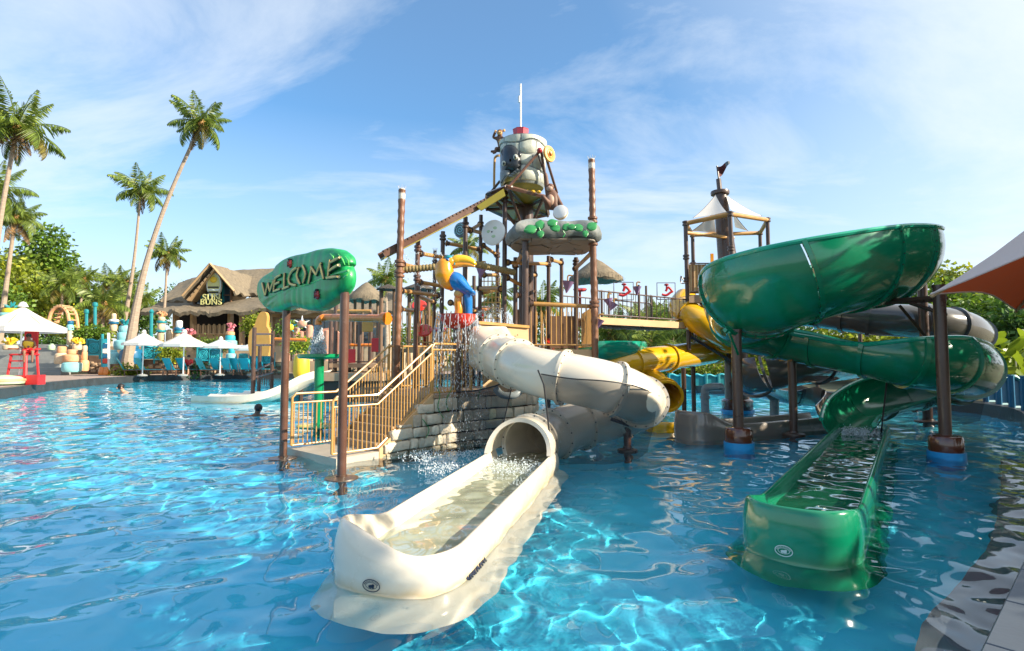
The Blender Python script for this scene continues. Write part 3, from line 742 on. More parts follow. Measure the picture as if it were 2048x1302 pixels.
# arched hood at the mouth
ml = len(path) - 1
mdir = (path[ml] - path[ml - 1]).normalized()
mb = MB()
hp, hR, h0, h1 = [], [], [], []
for i in range(7):
    f_ = i / 6
    hp.append(A - ax * .25 + ax * (.62 * f_) + V(0, 0, .29)); hR.append(.455); h0.append(-PI / 2 - .25 - 0 * f_); h1.append(PI / 2 + .25)
# hood = upper half shell; angles measured from bottom so take the top by flipping
rows = []
for i in range(5):
    f_ = i / 4; row_ = []
    for j in range(21):
        a = PI * j / 20; zz_ = math.sin(a)
        l_ = -.30 + .62 * f_ - .10 * f_ * zz_ + (0.10 * f_ * (1 - zz_) ** 2)
        row_.append(A + ax * l_ + rt * (-math.cos(a) * .445) + V(0, 0, .24 + .455 * zz_))
    rows.append(row_)
inn_ = [[p - (p - (A + ax * (p - A).dot(ax) + V(0, 0, .24))).normalized() * .055 for p in r] for r in rows]
mb.sheet(rows); mb.sheet([r[::-1] for r in inn_]); mb.sheet([rows[-1], inn_[-1]])
mb.build('mouth_hood', M['cream'], ws, ang=50)
# badge on the end wall and printed text on the side
def badge(root, c, nrm_, r, ink, paper, name='badge'):
    R3 = align(nrm_); 
    def lat(rx, ry, z, c2=(0, 0)): return [c + R3 @ V(rx * math.cos(q) + c2[0], ry * math.sin(q) + c2[1], z) for q in [2 * PI * i / 24 for i in range(24)]]
    mb = MB(); o_ = lat(r, r * .68, .006); i_ = lat(r * .90, r * .58, .006); mb.sheet([o_ + o_[:1], i_ + i_[:1]])
    o_ = lat(r * .66, r * .36, .006); i_ = lat(r * .60, r * .31, .006); mb.sheet([o_ + o_[:1], i_ + i_[:1]])
    for j in range(13):
        a = PI * (.08 + .84 * j / 12); mb.box(c + R3 @ V(math.cos(a) * r * .77, math.sin(a) * r * .47, .006), (r * .05, r * .12, .003), R3 @ rotz(a - PI / 2))
    mb.add(lat(r * .34, r * .16, .007, (0, -r * .06)), [list(range(24))]); mb.add(lat(r * .14, r * .11, .0075, (r * .22, r * .08)), [list(range(24))])
    for j in (-.25, -.1, .12, .25): mb.box(c + R3 @ V(j * r, -r * .22, .006), (r * .07, r * .16, .003), R3)
    return mb.build(name, ink, root, False)
def wall_hit(o, px, py):
    """where the pixel ray meets the mesh o"""
    dg = bpy.context.evaluated_depsgraph_get(); bpy.context.view_layer.update()
    mw = o.matrix_world.inverted(); r0 = mw @ V(0, 0, H); r1 = (mw.to_3x3() @ ray(px, py)).normalized()
    ok, loc, nr, _ = o.ray_cast(r0, r1)
    if not ok: return None, None
    nr = (o.matrix_world.to_3x3() @ nr).normalized()
    if nr.dot(ray(px, py)) > 0: nr = -nr
    return o.matrix_world @ loc, nr
bpy.context.view_layer.update()
c, nr = wall_hit(tr, 744, 1170)
if c: badge(tr, c + nr * .004, nr, .062, M['logo'], None)
mb = MB()
for j in range(11):
    f_ = j / 10; c, nr = wall_hit(tr, 936 + 34 * f_, 1158 - 36 * f_)
    if c is None: continue
    mb.box(c + nr * .003, (.022, .05, .004), align(nr) @ rotz(.3 + (.5 if j % 3 == 0 else 0)))
    if j % 2: mb.box(c + nr * .003 + V(0, 0, .015), (.03, .012, .004), align(nr))
mb.build('printed_text', M['logo'], tr, False)
for px_, py_, zt in ((1255, 905, .72), (1170, 872, .35), (1190, 862, .4)):
    g_ = G(px_, py_); support(ws, g_.x, g_.y, zt, .06, 'brown', 'disc')
mb = MB(); mb.tube([P(1290, 828, 8.55) + V(0, 0, 0), P(1256, 850, 8.6), P(1222, 838, 8.7)], .03, 8); mb.build('cradle', M['black'], ws)
mb = MB(); mb.tube(curve3([P(992, 778, 9.3), P(1005, 790, 9.2), P(1030, 790, 9.2), P(1042, 778, 9.3)], 4), .06, 12); mb.build('feed_pipe', M['pvc'], ws)

# black shade net hung along the slide down to the water
nt_ = thing('safety_net', 'black see-through safety net hanging beside the cream tube slide down to the water', 'net', V(1, 7.6, 0))
topn = curve3([P(1082, 748, 7.58), P(1140, 757, 7.50), P(1210, 762, 7.46), P(1270, 772, 7.6), P(1318, 792, 8.0)], 5)
botn = curve3([P(1112, 925, 7.55), P(1150, 928, 7.50), P(1210, 928, 7.45), P(1262, 922, 7.6), P(1296, 905, 8.0)], 5)
rows = []
for i in range(9):
    f_ = i / 8; rows.append([a_.lerp(b_, f_) + V(0, .03 * math.sin(7 * f_ + j), 0) for j, (a_, b_) in enumerate(zip(topn, botn))])
mb = MB(); mb.sheet(rows); mb.build('net_mesh', M['net'], nt_)
mb = MB(); mb.tube(topn, .010, 6); mb.tube([P(1076, 740, 7.56), P(1088, 770, 7.5), P(1098, 860, 7.5), P(1114, 926, 7.5)], .012, 6); mb.build('edge_rope', M['black'], nt_)
n2 = thing('shade_net', 'second black net strung from the dark dish pole across the stone wall', 'net', V(-.4, 9.2, 0))
tp = curve3([P(915, 783, 9.3), P(945, 782, 9.05), P(990, 772, 8.9), P(1028, 755, 8.8)], 4); bt = curve3([P(915, 893, 9.3), P(945, 895, 9.05), P(975, 885, 8.9), P(1006, 850, 8.75)], 4)
mb = MB(); mb.sheet([[a_.lerp(b_, i / 6) for a_, b_ in zip(tp, bt)] for i in range(7)]); mb.build('net_mesh', M['net'], n2)
mb = MB(); mb.tube(tp, .014, 6); mb.tube([tp[-1], bt[-1]], .010, 6); mb.build('edge_rope', M['black'], n2)

# ------------------------------------------------------------------ green slide
gs = thing('green_slide', 'long glossy green flume winding down from the far tower to a splash trough at right', 'water slide', V(5, 9, 0))
q_ = PI / 2
K = [(P(1530, 566, 11.6), .62, -2.1, 2.1), (P(1640, 556, 12.0), .66, -2.1, 1.6), (P(1712, 530, 11.7), .78, -1.9, 1.2), (P(1752, 500, 10.7), .90, -1.85, 1.0), (P(1752, 500, 9.7), .97, -1.82, .9), (P(1686, 505, 9.2), 1.0, -1.80, .85),
     (P(1602, 524, 9.0), 1.0, -1.80, .85), (P(1536, 552, 9.2), .98, -1.82, .95), (P(1502, 588, 9.8), .88, -1.9, 1.1), (P(1497, 640, 10.4), .62, -2.0, 1.3), (P(1560, 662, 10.7), .55, -1.75, 1.55), (P(1650, 680, 10.2), .52, -1.6, 1.62),
     (P(1740, 697, 9.6), .50, -1.5, 1.7), (P(1815, 712, 9.3), .52, -1.15, 2.15), (P(1888, 722, 9.5), .54, -.9, 2.35), (P(1932, 736, 10.3), .54, -.9, 2.35), (P(1915, 753, 11.3), .54, -.9, 2.3), (P(1840, 768, 11.8), .52, -.95, 2.2), (P(1765, 786, 11.7), .5, -1.0, 2.1), (P(1712, 812, 10.9), .46, -1.2, 1.9), (P(1694, 838, 10.0), .42, -1.4, 1.5)]
# helix travels anticlockwise towards camera: travel direction gives outer wall on the left for the first loop, on the right for the second
path, R, a0, a1 = fl_keys(K, 7)
fx = [0, 10, 20, 30, 35, 44, 54, 62, 69, 76, 84, 91, 98, 106, 113, 120, 128, 134, 140]
for a_, b_ in zip(fx[:-1], fx[1:]):
    mb = MB(); mb.flume(path[a_:b_ + 1], R[a_:b_ + 1], a0[a_:b_ + 1], a1[a_:b_ + 1], .022, 24); mb.build('flume_section', M['green'], gs)
for i in fx[1:-1]: flange(gs, path, R, a0, a1, i, M['green'], .07, .04, .16 if i < 60 else None, 26)
mb = MB()
def rimtube(idx, right):
    pts = []
    for i in idx:
        t = (path[min(i + 1, len(path) - 1)] - path[max(i - 1, 0)]).normalized(); s_ = t.cross(V(0, 0, 1)).normalized(); u = s_.cross(t); a = a1[i] if right else a0[i]
        pts.append(path[i] + (s_ * math.sin(a) - u * math.cos(a)) * (R[i] - .005))
    return pts
mb.tube(rimtube(range(len(path)), True), .042, 8); mb.tube(rimtube(range(len(path)), False), .042, 8); mb.build('rim', M['tealrim'], gs)
A2, B2 = V(6.55, 10.35, 0), V(1.93, 3.95, 0); ax2 = (B2 - A2).normalized(); rt2 = V(ax2.y, -ax2.x, 0); rt2 = rt2 if rt2.x > 0 else -rt2
L2 = (B2 - A2).length
tg, _ = trough(gs, A2, ax2, rt2, L2 - .68, .40, .26, .39, M['green'], roundr=.46, flare=.05)
slide_water(gs, A2, ax2, rt2, L2 - .42, .35, .13, M['milkygreen'])
bpy.context.view_layer.update()
c, nr = wall_hit(tg, 1568, 1101)
if c: badge(tg, c + nr * .004, nr, .062, M['logow'], None)
mb = MB()
for a_, b_ in (((1512, 598), (1572, 563)), ((1538, 583), (1575, 561))):
    pass
for px_, py_, zt in ((1478, 902, P(1478, 655, 7.9).z), (1893, 922, P(1893, 560, 7.5).z)):
    g_ = G(px_, py_ - 6); support(gs, g_.x, g_.y, zt, .083, 'darkbrown', 'drum', top=True)
g_ = G(1588, 872); support(gs, g_.x, g_.y, P(1588, 712, g_.y).z, .075, 'darkbrown', 'disc')
g_ = G(1856, 846); support(gs, g_.x, g_.y, P(1856, 560, g_.y).z, .10, 'darkbrown', 'disc')
g_ = G(1690, 815); support(gs, g_.x, g_.y, P(1690, 770, g_.y).z, .06, 'darkbrown')
mb = MB()
p0 = G(1893, 916)
mb.tube([P(1893, 596, p0.y) , P(1768, 604, 9.2)], .05, 4); mb.tube([P(1856, 680, 9.6), P(1800, 612, 9.2)], .03, 4); mb.tube([P(1893, 630, p0.y), P(1820, 606, 8.8)], .03, 4); mb.build('support_arm', M['darkbrown'], gs, False)
p0 = G(1478, 896)
mb = MB(); mb.tube([P(1478, 668, p0.y), P(1450, 660, 9.0)], .045, 4); mb.tube([P(1478, 715, p0.y), P(1458, 665, 8.7)], .025, 4); mb.build('support_arm', M['green'], gs, False)
mb = MB(); g_ = G(1588, 872); mb.box(P(1588, 716, g_.y), (.34, .5, .12)); mb.build('cradle', M['darkbrown'], gs, False)
# dark net below the second bend
n3 = thing('dark_net', 'dark net hanging under the lower bend of the green flume at right', 'net', V(8, 10.5, 0))
tp = [P(1776, 742, 9.8), P(1850, 745, 9.9), P(1930, 748, 10.2), P(1985, 745, 10.8)]; bt = [P(1762, 868, 9.9), P(1840, 862, 10.6), P(1905, 855, 11.0), P(1960, 842, 11.6)]
mb = MB(); mb.sheet([[a_.lerp(b_, i / 6) for a_, b_ in zip(tp, bt)] for i in range(7)]); mb.build('net_mesh', M['net'], n3)
mb = MB(); mb.tube([tp[0], bt[0]], .014, 6); mb.build('edge_rope', M['black'], n3)

# ------------------------------------------------------------------ yellow tube slide
ys_ = thing('yellow_slide', 'yellow enclosed tube slide curling down behind the cream slide', 'water slide', V(3, 13.5, 0))
K = [(P(1370, 600, 15.4), .34), (P(1362, 618, 14.9), .34), (P(1395, 640, 14.3), .36), (P(1450, 672, 14.9), .38), (P(1458, 690, 15.8), .36), (P(1420, 703, 15.6), .34), (P(1350, 714, 14.6), .33), (P(1290, 722, 13.9), .33), (P(1235, 733, 13.4), .32), (P(1205, 748, 13.6), .32),
     (P(1230, 755, 14.6), .32), (P(1285, 762, 14.3), .32), (P(1318, 775, 13.4), .32), (P(1334, 793, 12.6), .33)]
path, R, a0, a1 = fl_keys([(p, r, -PI, PI) for p, r in K], 5)
fx = [0, 8, 16, 24, 31, 37, 45, 52, 58, 63, 65]
for a_, b_ in zip(fx[:-1], fx[1:]):
    mb = MB(); mb.flume(path[a_:b_ + 1], R[a_:b_ + 1], -PI, PI, .02, 24); mb.build('tube_section', M['yellow'], ys_)
for i in fx[1:]: flange(ys_, path, R, a0, a1, i, M['yellow'], .06, .045, None, 24)
e_ = path[-1]; Ay = V(e_.x, e_.y, 0); axy = (G(1318, 862) - Ay); Ly = axy.length; axy.normalize(); rty = V(-axy.y, axy.x, 0); rty = rty if rty.x > 0 else -rty
trough(ys_, Ay, axy, rty, Ly - .5, .30, .14, .16, M['yellow'], roundr=.3, flare=.04)
for px_, py_, t_ in ((1392, 782, 700), (1345, 792, 735), (1240, 800, 750)):
    g_ = G(px_, py_); support(ys_, P(px_, py_, 15).x, 15.2 if px_ == 1392 else 14, P(px_, t_, 14.5).z, .06, 'darkbrown')

# ------------------------------------------------------------------ dark grey slide
gg = thing('grey_slide', 'dark grey slide with a tube above and an open trough ending low in the water', 'water slide', V(6, 12, 0))
K = [(P(1545, 618, 15.5), .40), (P(1640, 626, 14.6), .40), (P(1740, 638, 13.8), .40), (P(1850, 644, 13.2), .40), (P(1925, 655, 13.4), .40), (P(1950, 672, 14.4), .40), (P(1910, 684, 15.2), .40)]
path, R, a0, a1 = fl_keys([(p, r, -PI, PI) for p, r in K], 6)
fx = [0, 6, 9, 12, 18, 22, 29, 36]
for a_, b_ in zip(fx[:-1], fx[1:]):
    mb = MB(); mb.flume(path[a_:b_ + 1], R[a_:b_ + 1], -PI, PI, .02, 24); mb.build('tube_section', M['grey'], gg)
for i in fx[1:-1]: flange(gg, path, R, a0, a1, i, M['grey'], .08, .05, None, 24)
K = [(P(1780, 715, 14.6), .45, -1.6, 1.6), (P(1680, 722, 13.4), .47, -1.4, 1.8), (P(1590, 728, 12.6), .50, -1.2, 2.0), (P(1525, 738, 12.6), .52, -1.0, 2.1), (P(1510, 752, 13.5), .5, -1.0, 2.1), (P(1560, 768, 14.5), .48, -1.2, 2.0), (P(1640, 780, 14.3), .46, -1.8, 1.4), (P(1690, 795, 13.4), .44, -1.9, 1.3), (P(1672, 815, 12.4), .42, -1.6, 1.5)]
K = [(p, r, -b, -a) for p, r, a, b in K]
path, R, a0, a1 = fl_keys(K, 6)
fx = [0, 9, 17, 24, 33, 41, 48]
for a_, b_ in zip(fx[:-1], fx[1:]):
    mb = MB(); mb.flume(path[a_:b_ + 1], R[a_:b_ + 1], a0[a_:b_ + 1], a1[a_:b_ + 1], .022, 20); mb.build('flume_section', M['greyin'] if a_ > 30 else M['grey'], gg)
for i in fx[1:-1]: flange(gg, path, R, a0, a1, i, M['grey'], .06, .04, None, 20)
Ag = V(6.9, 12.2, 0); Bg = G(1372, 878); Bg.z = 0; axg = (Bg - Ag); Lg = axg.length; axg.normalize(); rtg = V(-axg.y, axg.x, 0)
trg, _ = trough(gg, Ag, axg, rtg, Lg - .35, .40, .26, .52, M['greyin'], roundr=.4, flare=.06)
for px_, py_, t_ in ((1605, 800, 740), (1700, 812, 745), (1790, 815, 655), (1690, 805, 640)):
    g_ = G(px_, py_); support(gg, g_.x, g_.y * .95, P(px_, t_, g_.y).z, .06, 'darkbrown', 'disc')
# ================================================================== MAIN PLAY TOWER
tw = thing('play_tower', 'tall climbing frame of brown posts and yellow log pipes behind the stone wall', 'play tower', V(-.5, 11.5, 0))
def collar(mb, p, r, d=V(0, 0, 1), h=.07, k=1.55):
    R3 = align(d); mb.lathe([(r * 1.05, -h), (r * k, -h * .8), (r * k, -h * .25), (r * 1.15, -h * .15), (r * 1.15, h * .15), (r * k, h * .25), (r * k, h * .8), (r * 1.05, h)], p, 12, R3)
def post(root, x0, y0, x1, y1, d, r=.055, mt='darkbrown', cols=(), tip=False, ext=None, d2=None, name='post'):
    a = P(x0, y0, d); b = P(x1, y1, d2 or d)
    b = V(a.x * .35 + b.x * .65, b.y, b.z)
    if ext is not None: b = V(b.x, b.y, ext)
    mb = MB()
    if mt == 'bamboo':
        L = (b - a).length; n = int(L / .05); pts = [a.lerp(b, i / n) for i in range(n + 1)]; rs = [r * (1.0 + .05 * math.sin(i * 1.7) + (.10 if i % 4 == 0 else 0)) for i in range(n + 1)]
        mb.tube(pts, rs, 12)
    else: mb.tube([a, b], r, 14)
    for c in cols:
        z = Z(c, d); f_ = (z - a.z) / (b.z - a.z); collar(mb, a.lerp(b, f_), r)
    o = mb.build(name, M[mt], root, caustic=b.z < .1)
    if tip:
        t = (a - b).normalized(); mb = MB(); mb.lathe([(r * 1.04, -.22), (r * 1.06, -.1), (r * .95, .02), (r * .6, .03)], a, 12, align(t)); 
        for i in range(9): q = 2 * PI * i / 9; mb.tube([a + t * .0 + V(math.cos(q) * r * .7, math.sin(q) * r * .7, 0), a + t * .06 + V(math.cos(q) * r * 1.3, math.sin(q) * r * 1.3, .02)], .003, 4)
        mb.build('rope_tip', M['ropetip'], o)
    return o
def beam(root, x0, y0, x1, y1, d0, d1=None, r=.042, mt='log', ends=True, name='log_pipe'):
    a, b = P(x0, y0, d0), P(x1, y1, d1 or d0); t = (b - a).normalized(); L = (b - a).length
    mb = MB(); mb.tube([a, b], r, 10); o = mb.build(name, M[mt], root)
    if ends:
        for p, s_ in ((a, 1), (b, -1)):
            mb = MB(); mb.lathe([(r * 1.1, 0), (r * 1.75, .005), (r * 1.75, .03), (r * 1.25, .035), (r * 1.2, .08)], p + t * s_ * .01, 12, align(t * s_)); mb.build('pipe_flange', M['darkbrown'], o)
    return o
post(tw, 804, 380, 783, 700, 10.2, .062, 'bamboo', (527, 548), True, ext=-.7)
post(tw, 1183, 320, 1196, 725, 10.7, .062, 'bamboo', (440, 485, 608), True, ext=-.7)
post(tw, 1051, 470, 1047, 660, 10.5, .062, 'darkbrown', (476,), ext=-.7)
for a in ((836, 481, 824, 700, 11.2, (497, 556)), (886, 463, 878, 690, 12.2, (475, 520)), (931, 434, 926, 690, 11.6, (450, 520)), (962, 430, 954, 690, 12.6, (449, 500)), (1010, 385, 1005, 690, 11.5, (400, 545)),
          (995, 486, 992, 690, 13.0, (510,)), (1031, 515, 1029, 690, 12.2, (530,)), (1070, 530, 1067, 700, 13.2, ()), (1097, 512, 1096, 720, 12.6, (528,)), (1123, 517, 1121, 700, 13.4, ()), (1152, 515, 1150, 720, 12.2, (525,)),
          (870, 503, 864, 690, 13.2, (525,)), (948, 552, 947, 690, 13.6, ()), (838, 560, 834, 690, 13.8, ())):
    post(tw, *a[:5], .05 if a[4] < 12.4 else .045, 'darkbrown' if a[4] != 11.2 else 'brown', a[5], tip=a[0] in (870,), ext=-.7)
for a in ((804, 528, 834, 536, 10.4, 11.1), (840, 507, 894, 516, 11.2, 12), (891, 486, 960, 499, 12.2, 12.5), (936, 459, 968, 467, 11.7, 12.5), (940, 461, 961, 448, 11.7, 12.6), (838, 564, 905, 576, 11.2, 12), (801, 581, 876, 591, 10.4, 12),
          (832, 590, 868, 604, 11.2, 13), (965, 490, 994, 510, 12.6, 13), (1014, 525, 1098, 528, 11.5, 12.6), (1101, 519, 1123, 526, 12.6, 13.4), (1030, 532, 1047, 503, 12.2, 10.7), (1150, 538, 1186, 503, 12.2, 10.8),
          (958, 577, 1002, 578, 12.6, 11.6), (967, 550, 995, 550, 12.6, 13), (958, 588, 999, 578, 12.7, 13), (1014, 555, 1067, 584, 11.6, 13.2), (1055, 550, 1070, 550, 12.2, 13.2), (1058, 607, 1188, 613, 10.7, 10.8),
          (800, 618, 832, 622, 10.4, 13), (1034, 590, 1066, 600, 12.2, 13.2), (900, 605, 952, 622, 12, 13.4)):
    beam(tw, *a)
# rope-wound log through the tower behind the toucan
for a in ((796, 541, 900, 531, 10.3, 10.4), (945, 527, 1028, 545, 10.4, 11)):
    p, q = P(a[0], a[1], a[4]), P(a[2], a[3], a[5]); n = 46; mb = MB()
    mb.tube([p.lerp(q, i / n) for i in range(n + 1)], [.062 + (.006 if i % 3 else -.008) for i in range(n + 1)], 10); mb.build('rope_wound_log', M['olivelog'] if 'olivelog' in M else M['log'], tw)
# sloping eaves channel rising to the bucket floor
ch = thing('water_channel', 'long sloping brown water channel climbing from the left post to the bucket floor', 'water channel', P(880, 455, 11))
a, b = P(766, 517, 10.3), P(1011, 390, 11.5); t = (b - a).normalized(); sdv = t.cross(V(0, 0, 1)).normalized(); upv = sdv.cross(t)
mb = MB()
sec = [(-.17, .13), (-.17, 0), (.17, 0), (.17, .13), (.15, .13), (.15, .02), (-.15, .02), (-.15, .13)]
mb.prism([a + sdv * x + upv * z for x, z in sec], b - a); mb.build('channel', M['brown'], ch, False)
mb = MB(); mb.prism([a + sdv * x + upv * z - t * .02 for x, z in ((-.13, -.02), (.13, -.02), (.13, -.003), (-.13, -.003))], b - a); mb.build('soffit', M['olive'], ch, False)
for i in range(40):
    pass
mb = MB()
for i in range(34):
    p = a.lerp(b, (i + .5) / 34); mb.prism([p + sdv * .173 + upv * .09 - t * .02, p + sdv * .173 + upv * .09 + t * .02, p + sdv * .173 + upv * .128 + t * .02, p + sdv * .173 + upv * .128 - t * .02], sdv * .012)
o = mb.build('notch_strip', M['darkbrown'], ch, False); o['kind'] = 'stuff'
# upper deck at the slide start and the tan back panel
ud = thing('upper_deck', 'upper deck with ochre baluster railing right of the cream slide start', 'deck', P(1125, 700, 11.5))
a, b = P(1057, 697, 10.75), P(1194, 700, 10.75); zd = a.z
mb = MB(); mb.prism([V(a.x - .9, a.y, zd - .16), V(b.x, b.y, zd - .16), V(b.x, 13.2, zd - .16), V(a.x - .9, 13.2, zd - .16)], (0, 0, .14)); mb.build('deck_slab', M['tan'], ud, False)
railing(ud, [V(a.x, a.y, zd), V(b.x - .05, b.y, zd)], P(1100, 609, 10.75).z - zd, .098, .02, 'rail', loop=False, low=.07)
railing(ud, [V(b.x - .02, b.y + .1, zd), V(b.x, 13.0, zd)], .86, .12, .02, 'rail', loop=False, low=.07)
railing(ud, [V(a.x - .3, 12.9, zd), V(b.x, 13.0, zd)], .9, .12, .02, 'rail', loop=False, low=.07)
mb = MB(); mb.prism([P(1100, 697, 12.2), P(1150, 697, 12.2), P(1150, 632, 12.2), P(1100, 632, 12.2)], (0, .05, 0)); mb.build('kick_panel', M['wood'], ud, False)
bp = thing('backing_board', 'flat tan board behind the square mouth of the cream slide', 'board', P(1005, 700, 10))
pa = [P(960, 643, 9.75), P(1057, 652, 10.35), P(1058, 700, 10.35), P(1010, 790, 10.05), P(966, 775, 9.78)]
mb = MB(); mb.prism(pa, (.0, .07, 0)); mb.build('sheet', M['tan'], bp, False)
mb = MB(); mb.prism([P(958, 642, 9.7), P(1059, 651, 10.3), P(1059, 656, 10.3), P(958, 648, 9.7)], (0, .16, 0)); mb.build('top_cap', M['rail'], bp, False)
for x, y in ((985, 664), (1010, 668), (1035, 670)):
    mb = MB(); mb.lathe([(.012, 0), (.012, .01)], P(x, y, 9.9 + (x - 985) * .006 - .03), 8, align(V(0, -1, 0))); mb.build('bolt', M['darkbrown'], bp)
# lower mid deck behind the toucan
for i, (q, lab) in enumerate((([P(800, 660, 13.6), P(905, 655, 14.2)], 'far ochre baluster fence seen between the tower posts left of the toucan'), ([P(1000, 690, 13.4), P(1060, 690, 13.6)], 'short ochre baluster fence behind the tan slide board'))):
    rf = thing('rail_fence', lab, 'railing', q[0])
    z_ = q[0].z - .45; railing(rf, [V(q[0].x, q[0].y, z_), V(q[1].x, q[1].y, z_)], .95, .10, .02, 'rail', loop=False, low=.05)
    mb = MB(); mb.prism([V(q[0].x - .1, q[0].y, z_ - .1), V(q[1].x + .1, q[1].y, z_ - .1), V(q[1].x + .1, q[1].y + .8, z_ - .1), V(q[0].x - .1, q[0].y + .8, z_ - .1)], (0, 0, .1)); mb.build('plank_floor', M['stair'], rf, False)
    for p in q: mb = MB(); mb.tube([V(p.x, p.y + .3, -.7), V(p.x, p.y + .3, z_ - .1)], .05, 10); mb.build('support_post', M['darkbrown'], rf, caustic=True)

md = thing('middle_deck', 'raised middle deck with ochre fences deep inside the climbing frame', 'deck', P(930, 690, 13))
z_ = P(930, 690, 12.9).z; xa, xb = P(815, 690, 12.9).x, P(1052, 690, 12.9).x
mb = MB(); mb.prism([V(xa, 12.9, z_ - .18), V(xb, 12.9, z_ - .18), V(xb, 15.0, z_ - .18), V(xa, 15.0, z_ - .18)], (0, 0, .18)); mb.build('deck_slab', M['tan'], md, False)
railing(md, [V(xa, 12.92, z_), V((xa + xb) / 2, 12.92, z_)], .80, .10, .022, 'rail', loop=False, low=.06)
railing(md, [V(xa, 14.9, z_), V(xb, 14.9, z_)], .85, .12, .022, 'rail', loop=False, low=.06)
for i in range(7): mb = MB(); mb.box(V(xa + .3 + i * .16, 14.7, z_ + .42), (.10, .04, .8)); mb.build('fence_board', M['rail'], md, False)
for x in (xa + .15, (xa + xb) / 2, xb - .15):
    for y in (13.1, 14.8): mb = MB(); mb.tube([V(x, y, -.7), V(x, y, z_ + .85)], .055, 10); mb.build('post', M['darkbrown'], md, caustic=True)
cn = thing('climbing_net', 'brown rope climbing net between the posts of the climbing frame', 'net', P(985, 600, 12.8))
rp = [[P(960 + 40 * i / 5, 552 + 95 * j / 9, 12.75) for i in range(6)] for j in range(10)]
for r_ in rp: mb = MB(); mb.tube(r_, .012, 5); mb.build('rope', M['stick'], cn)
for i in range(6): mb = MB(); mb.tube([r_[i] for r_ in rp], .012, 5); mb.build('rope', M['stick'], cn)
# ------------------------------------------------------------------ rock slab canopy with vines
rk = thing('rock_canopy', 'flat grey artificial rock canopy with green vine leaves along its edge', 'canopy', P(1110, 500, 11))
f0, f1 = P(1036, 474, 10.25), P(1192, 482, 10.4); b0, b1 = P(1058, 505, 12.0), P(1165, 512, 12.0)
zb = f0.z; pl = [f0, f0.lerp(f1, .33), f0.lerp(f1, .66), f1, V(f1.x + .12, 11.2, zb), V(b1.x, b1.y, zb), b0.lerp(b1, .5), V(b0.x - .1, b0.y, zb), V(f0.x - .2, 11.1, zb)]
pl = [Vector(q) for q in catmull([(p.x, p.y, zb) for p in pl + pl[:1]], 5)[:-1]]
cen = sum(pl, V(0, 0, 0)) / len(pl); rows = []
def nz3(p, s=1.0): return noise.noise(p * s)
for k_, dz in ((.30, -.02), (.62, -.015), (.93, 0), (1.02, .05), (1.04, .14), (1.02, .24), (.96, .33), (.82, .37), (.5, .38), (.2, .40)):
    row_ = []
    for p in pl:
        q = cen + (p - cen) * k_ + V(0, 0, dz)
        if k_ > .7: q += (p - cen).normalized() * (.05 * nz3(q, 5.0) + .07 * nz3(q, 2.1)) + V(0, 0, .04 * nz3(q + V(9, 0, 0), 3.5))
        row_.append(q)
    rows.append(row_ + row_[:1])
mb = MB(); mb.sheet([r[::-1] for r in rows[2:]]); mb.v.append(cen + V(0, 0, .40)); n_ = len(rows[0]); base_ = (len(rows) - 3) * n_
for i in range(n_ - 1): mb.f.append([base_ + i, base_ + i + 1, len(mb.v) - 1]); mb.m.append(0)
o = mb.build('rock_slab', M['rock'], rk, ang=70)
# crazy-paved underside: separate flat stones
rnd = random.Random(4); pts_ = [cen + V(rnd.uniform(-.85, .85), rnd.uniform(-.85, .95), 0) for _ in range(26)]
mb = MB(); mb.prism([cen + (p - cen) * .95 + V(0, 0, .01) for p in pl], (0, 0, .05)); mb.build('underside', M['mortar'], rk, False)
def voronoi_cell(c, others, bound):
    poly = [V(p.x, p.y, 0) for p in bound]; c = V(c.x, c.y, 0)
    for o_ in others:
        o_ = V(o_.x, o_.y, 0)
        if (o_ - c).length < 1e-6: continue
        m_ = (c + o_) / 2; d_ = (o_ - c).normalized(); out = []
        for i in range(len(poly)):
            p, q = poly[i], poly[(i + 1) % len(poly)]; sp, sq = (p - m_).dot(d_) + .008, (q - m_).dot(d_) + .008
            if sp <= 0: out.append(p)
            if sp * sq < 0: out.append(p.lerp(q, sp / (sp - sq)))
        poly = out
        if len(poly) < 3: return None
    return poly
bnd = [cen + (p - cen) * .94 for p in pl]
for c in pts_:
    ce = voronoi_cell(c, pts_, bnd)
    if ce and len(ce) > 2:
        zo = zb - .012 - rnd.uniform(0, .015); mb = MB(); mb.prism([V(p.x, p.y, zo) for p in ce], (0, 0, zb + .012 - zo)); mb.build('stone', M['rockunder'], rk, False)
def vine_leaf(root, p, s_, nrm_, rot):
    R3 = align(nrm_) @ rotz(rot); rows = []
    for i in range(7):
        f_ = i / 6; w_ = s_ * .42 * math.sin(PI * min(1, f_ * .9 + .1)) ** .7; zc = .03 * math.sin(f_ * 3)
        rows.append([p + R3 @ V(x * w_, s_ * f_, .02 + (.014 * abs(x) if abs(x) < .8 else -.01) + zc * .4) for x in (-1, -.5, 0, .5, 1)])
    mb = MB(); mb.sheet(rows); mb.sheet([[q - nrm_ * .03 for q in r][::-1] for r in rows]); return mb.build('vine_leaf', M['vine'], root, ang=60)
for x, y, s_, rot in ((1072, 456, .24, 1.9), (1078, 458, .22, -.2), (1095, 448, .20, -1.3), (1082, 462, .16, 3.0), (1120, 458, .2, 1.3), (1128, 460, .18, -.6), (1136, 455, .16, -1.5), (1166, 457, .20, 1.4), (1176, 458, .22, -.9), (1172, 462, .14, 2.9)):
    vine_leaf(rk, P(x, y, 10.12), s_, V(0, -.85, .5).normalized(), rot)
mb = MB()
for st_ in ([(1078, 455), (1082, 466), (1084, 474)], [(1126, 462), (1130, 468), (1126, 474)], [(1172, 460), (1173, 468), (1172, 474)]): mb.tube([P(x, y, 10.1) for x, y in st_], .014, 6)
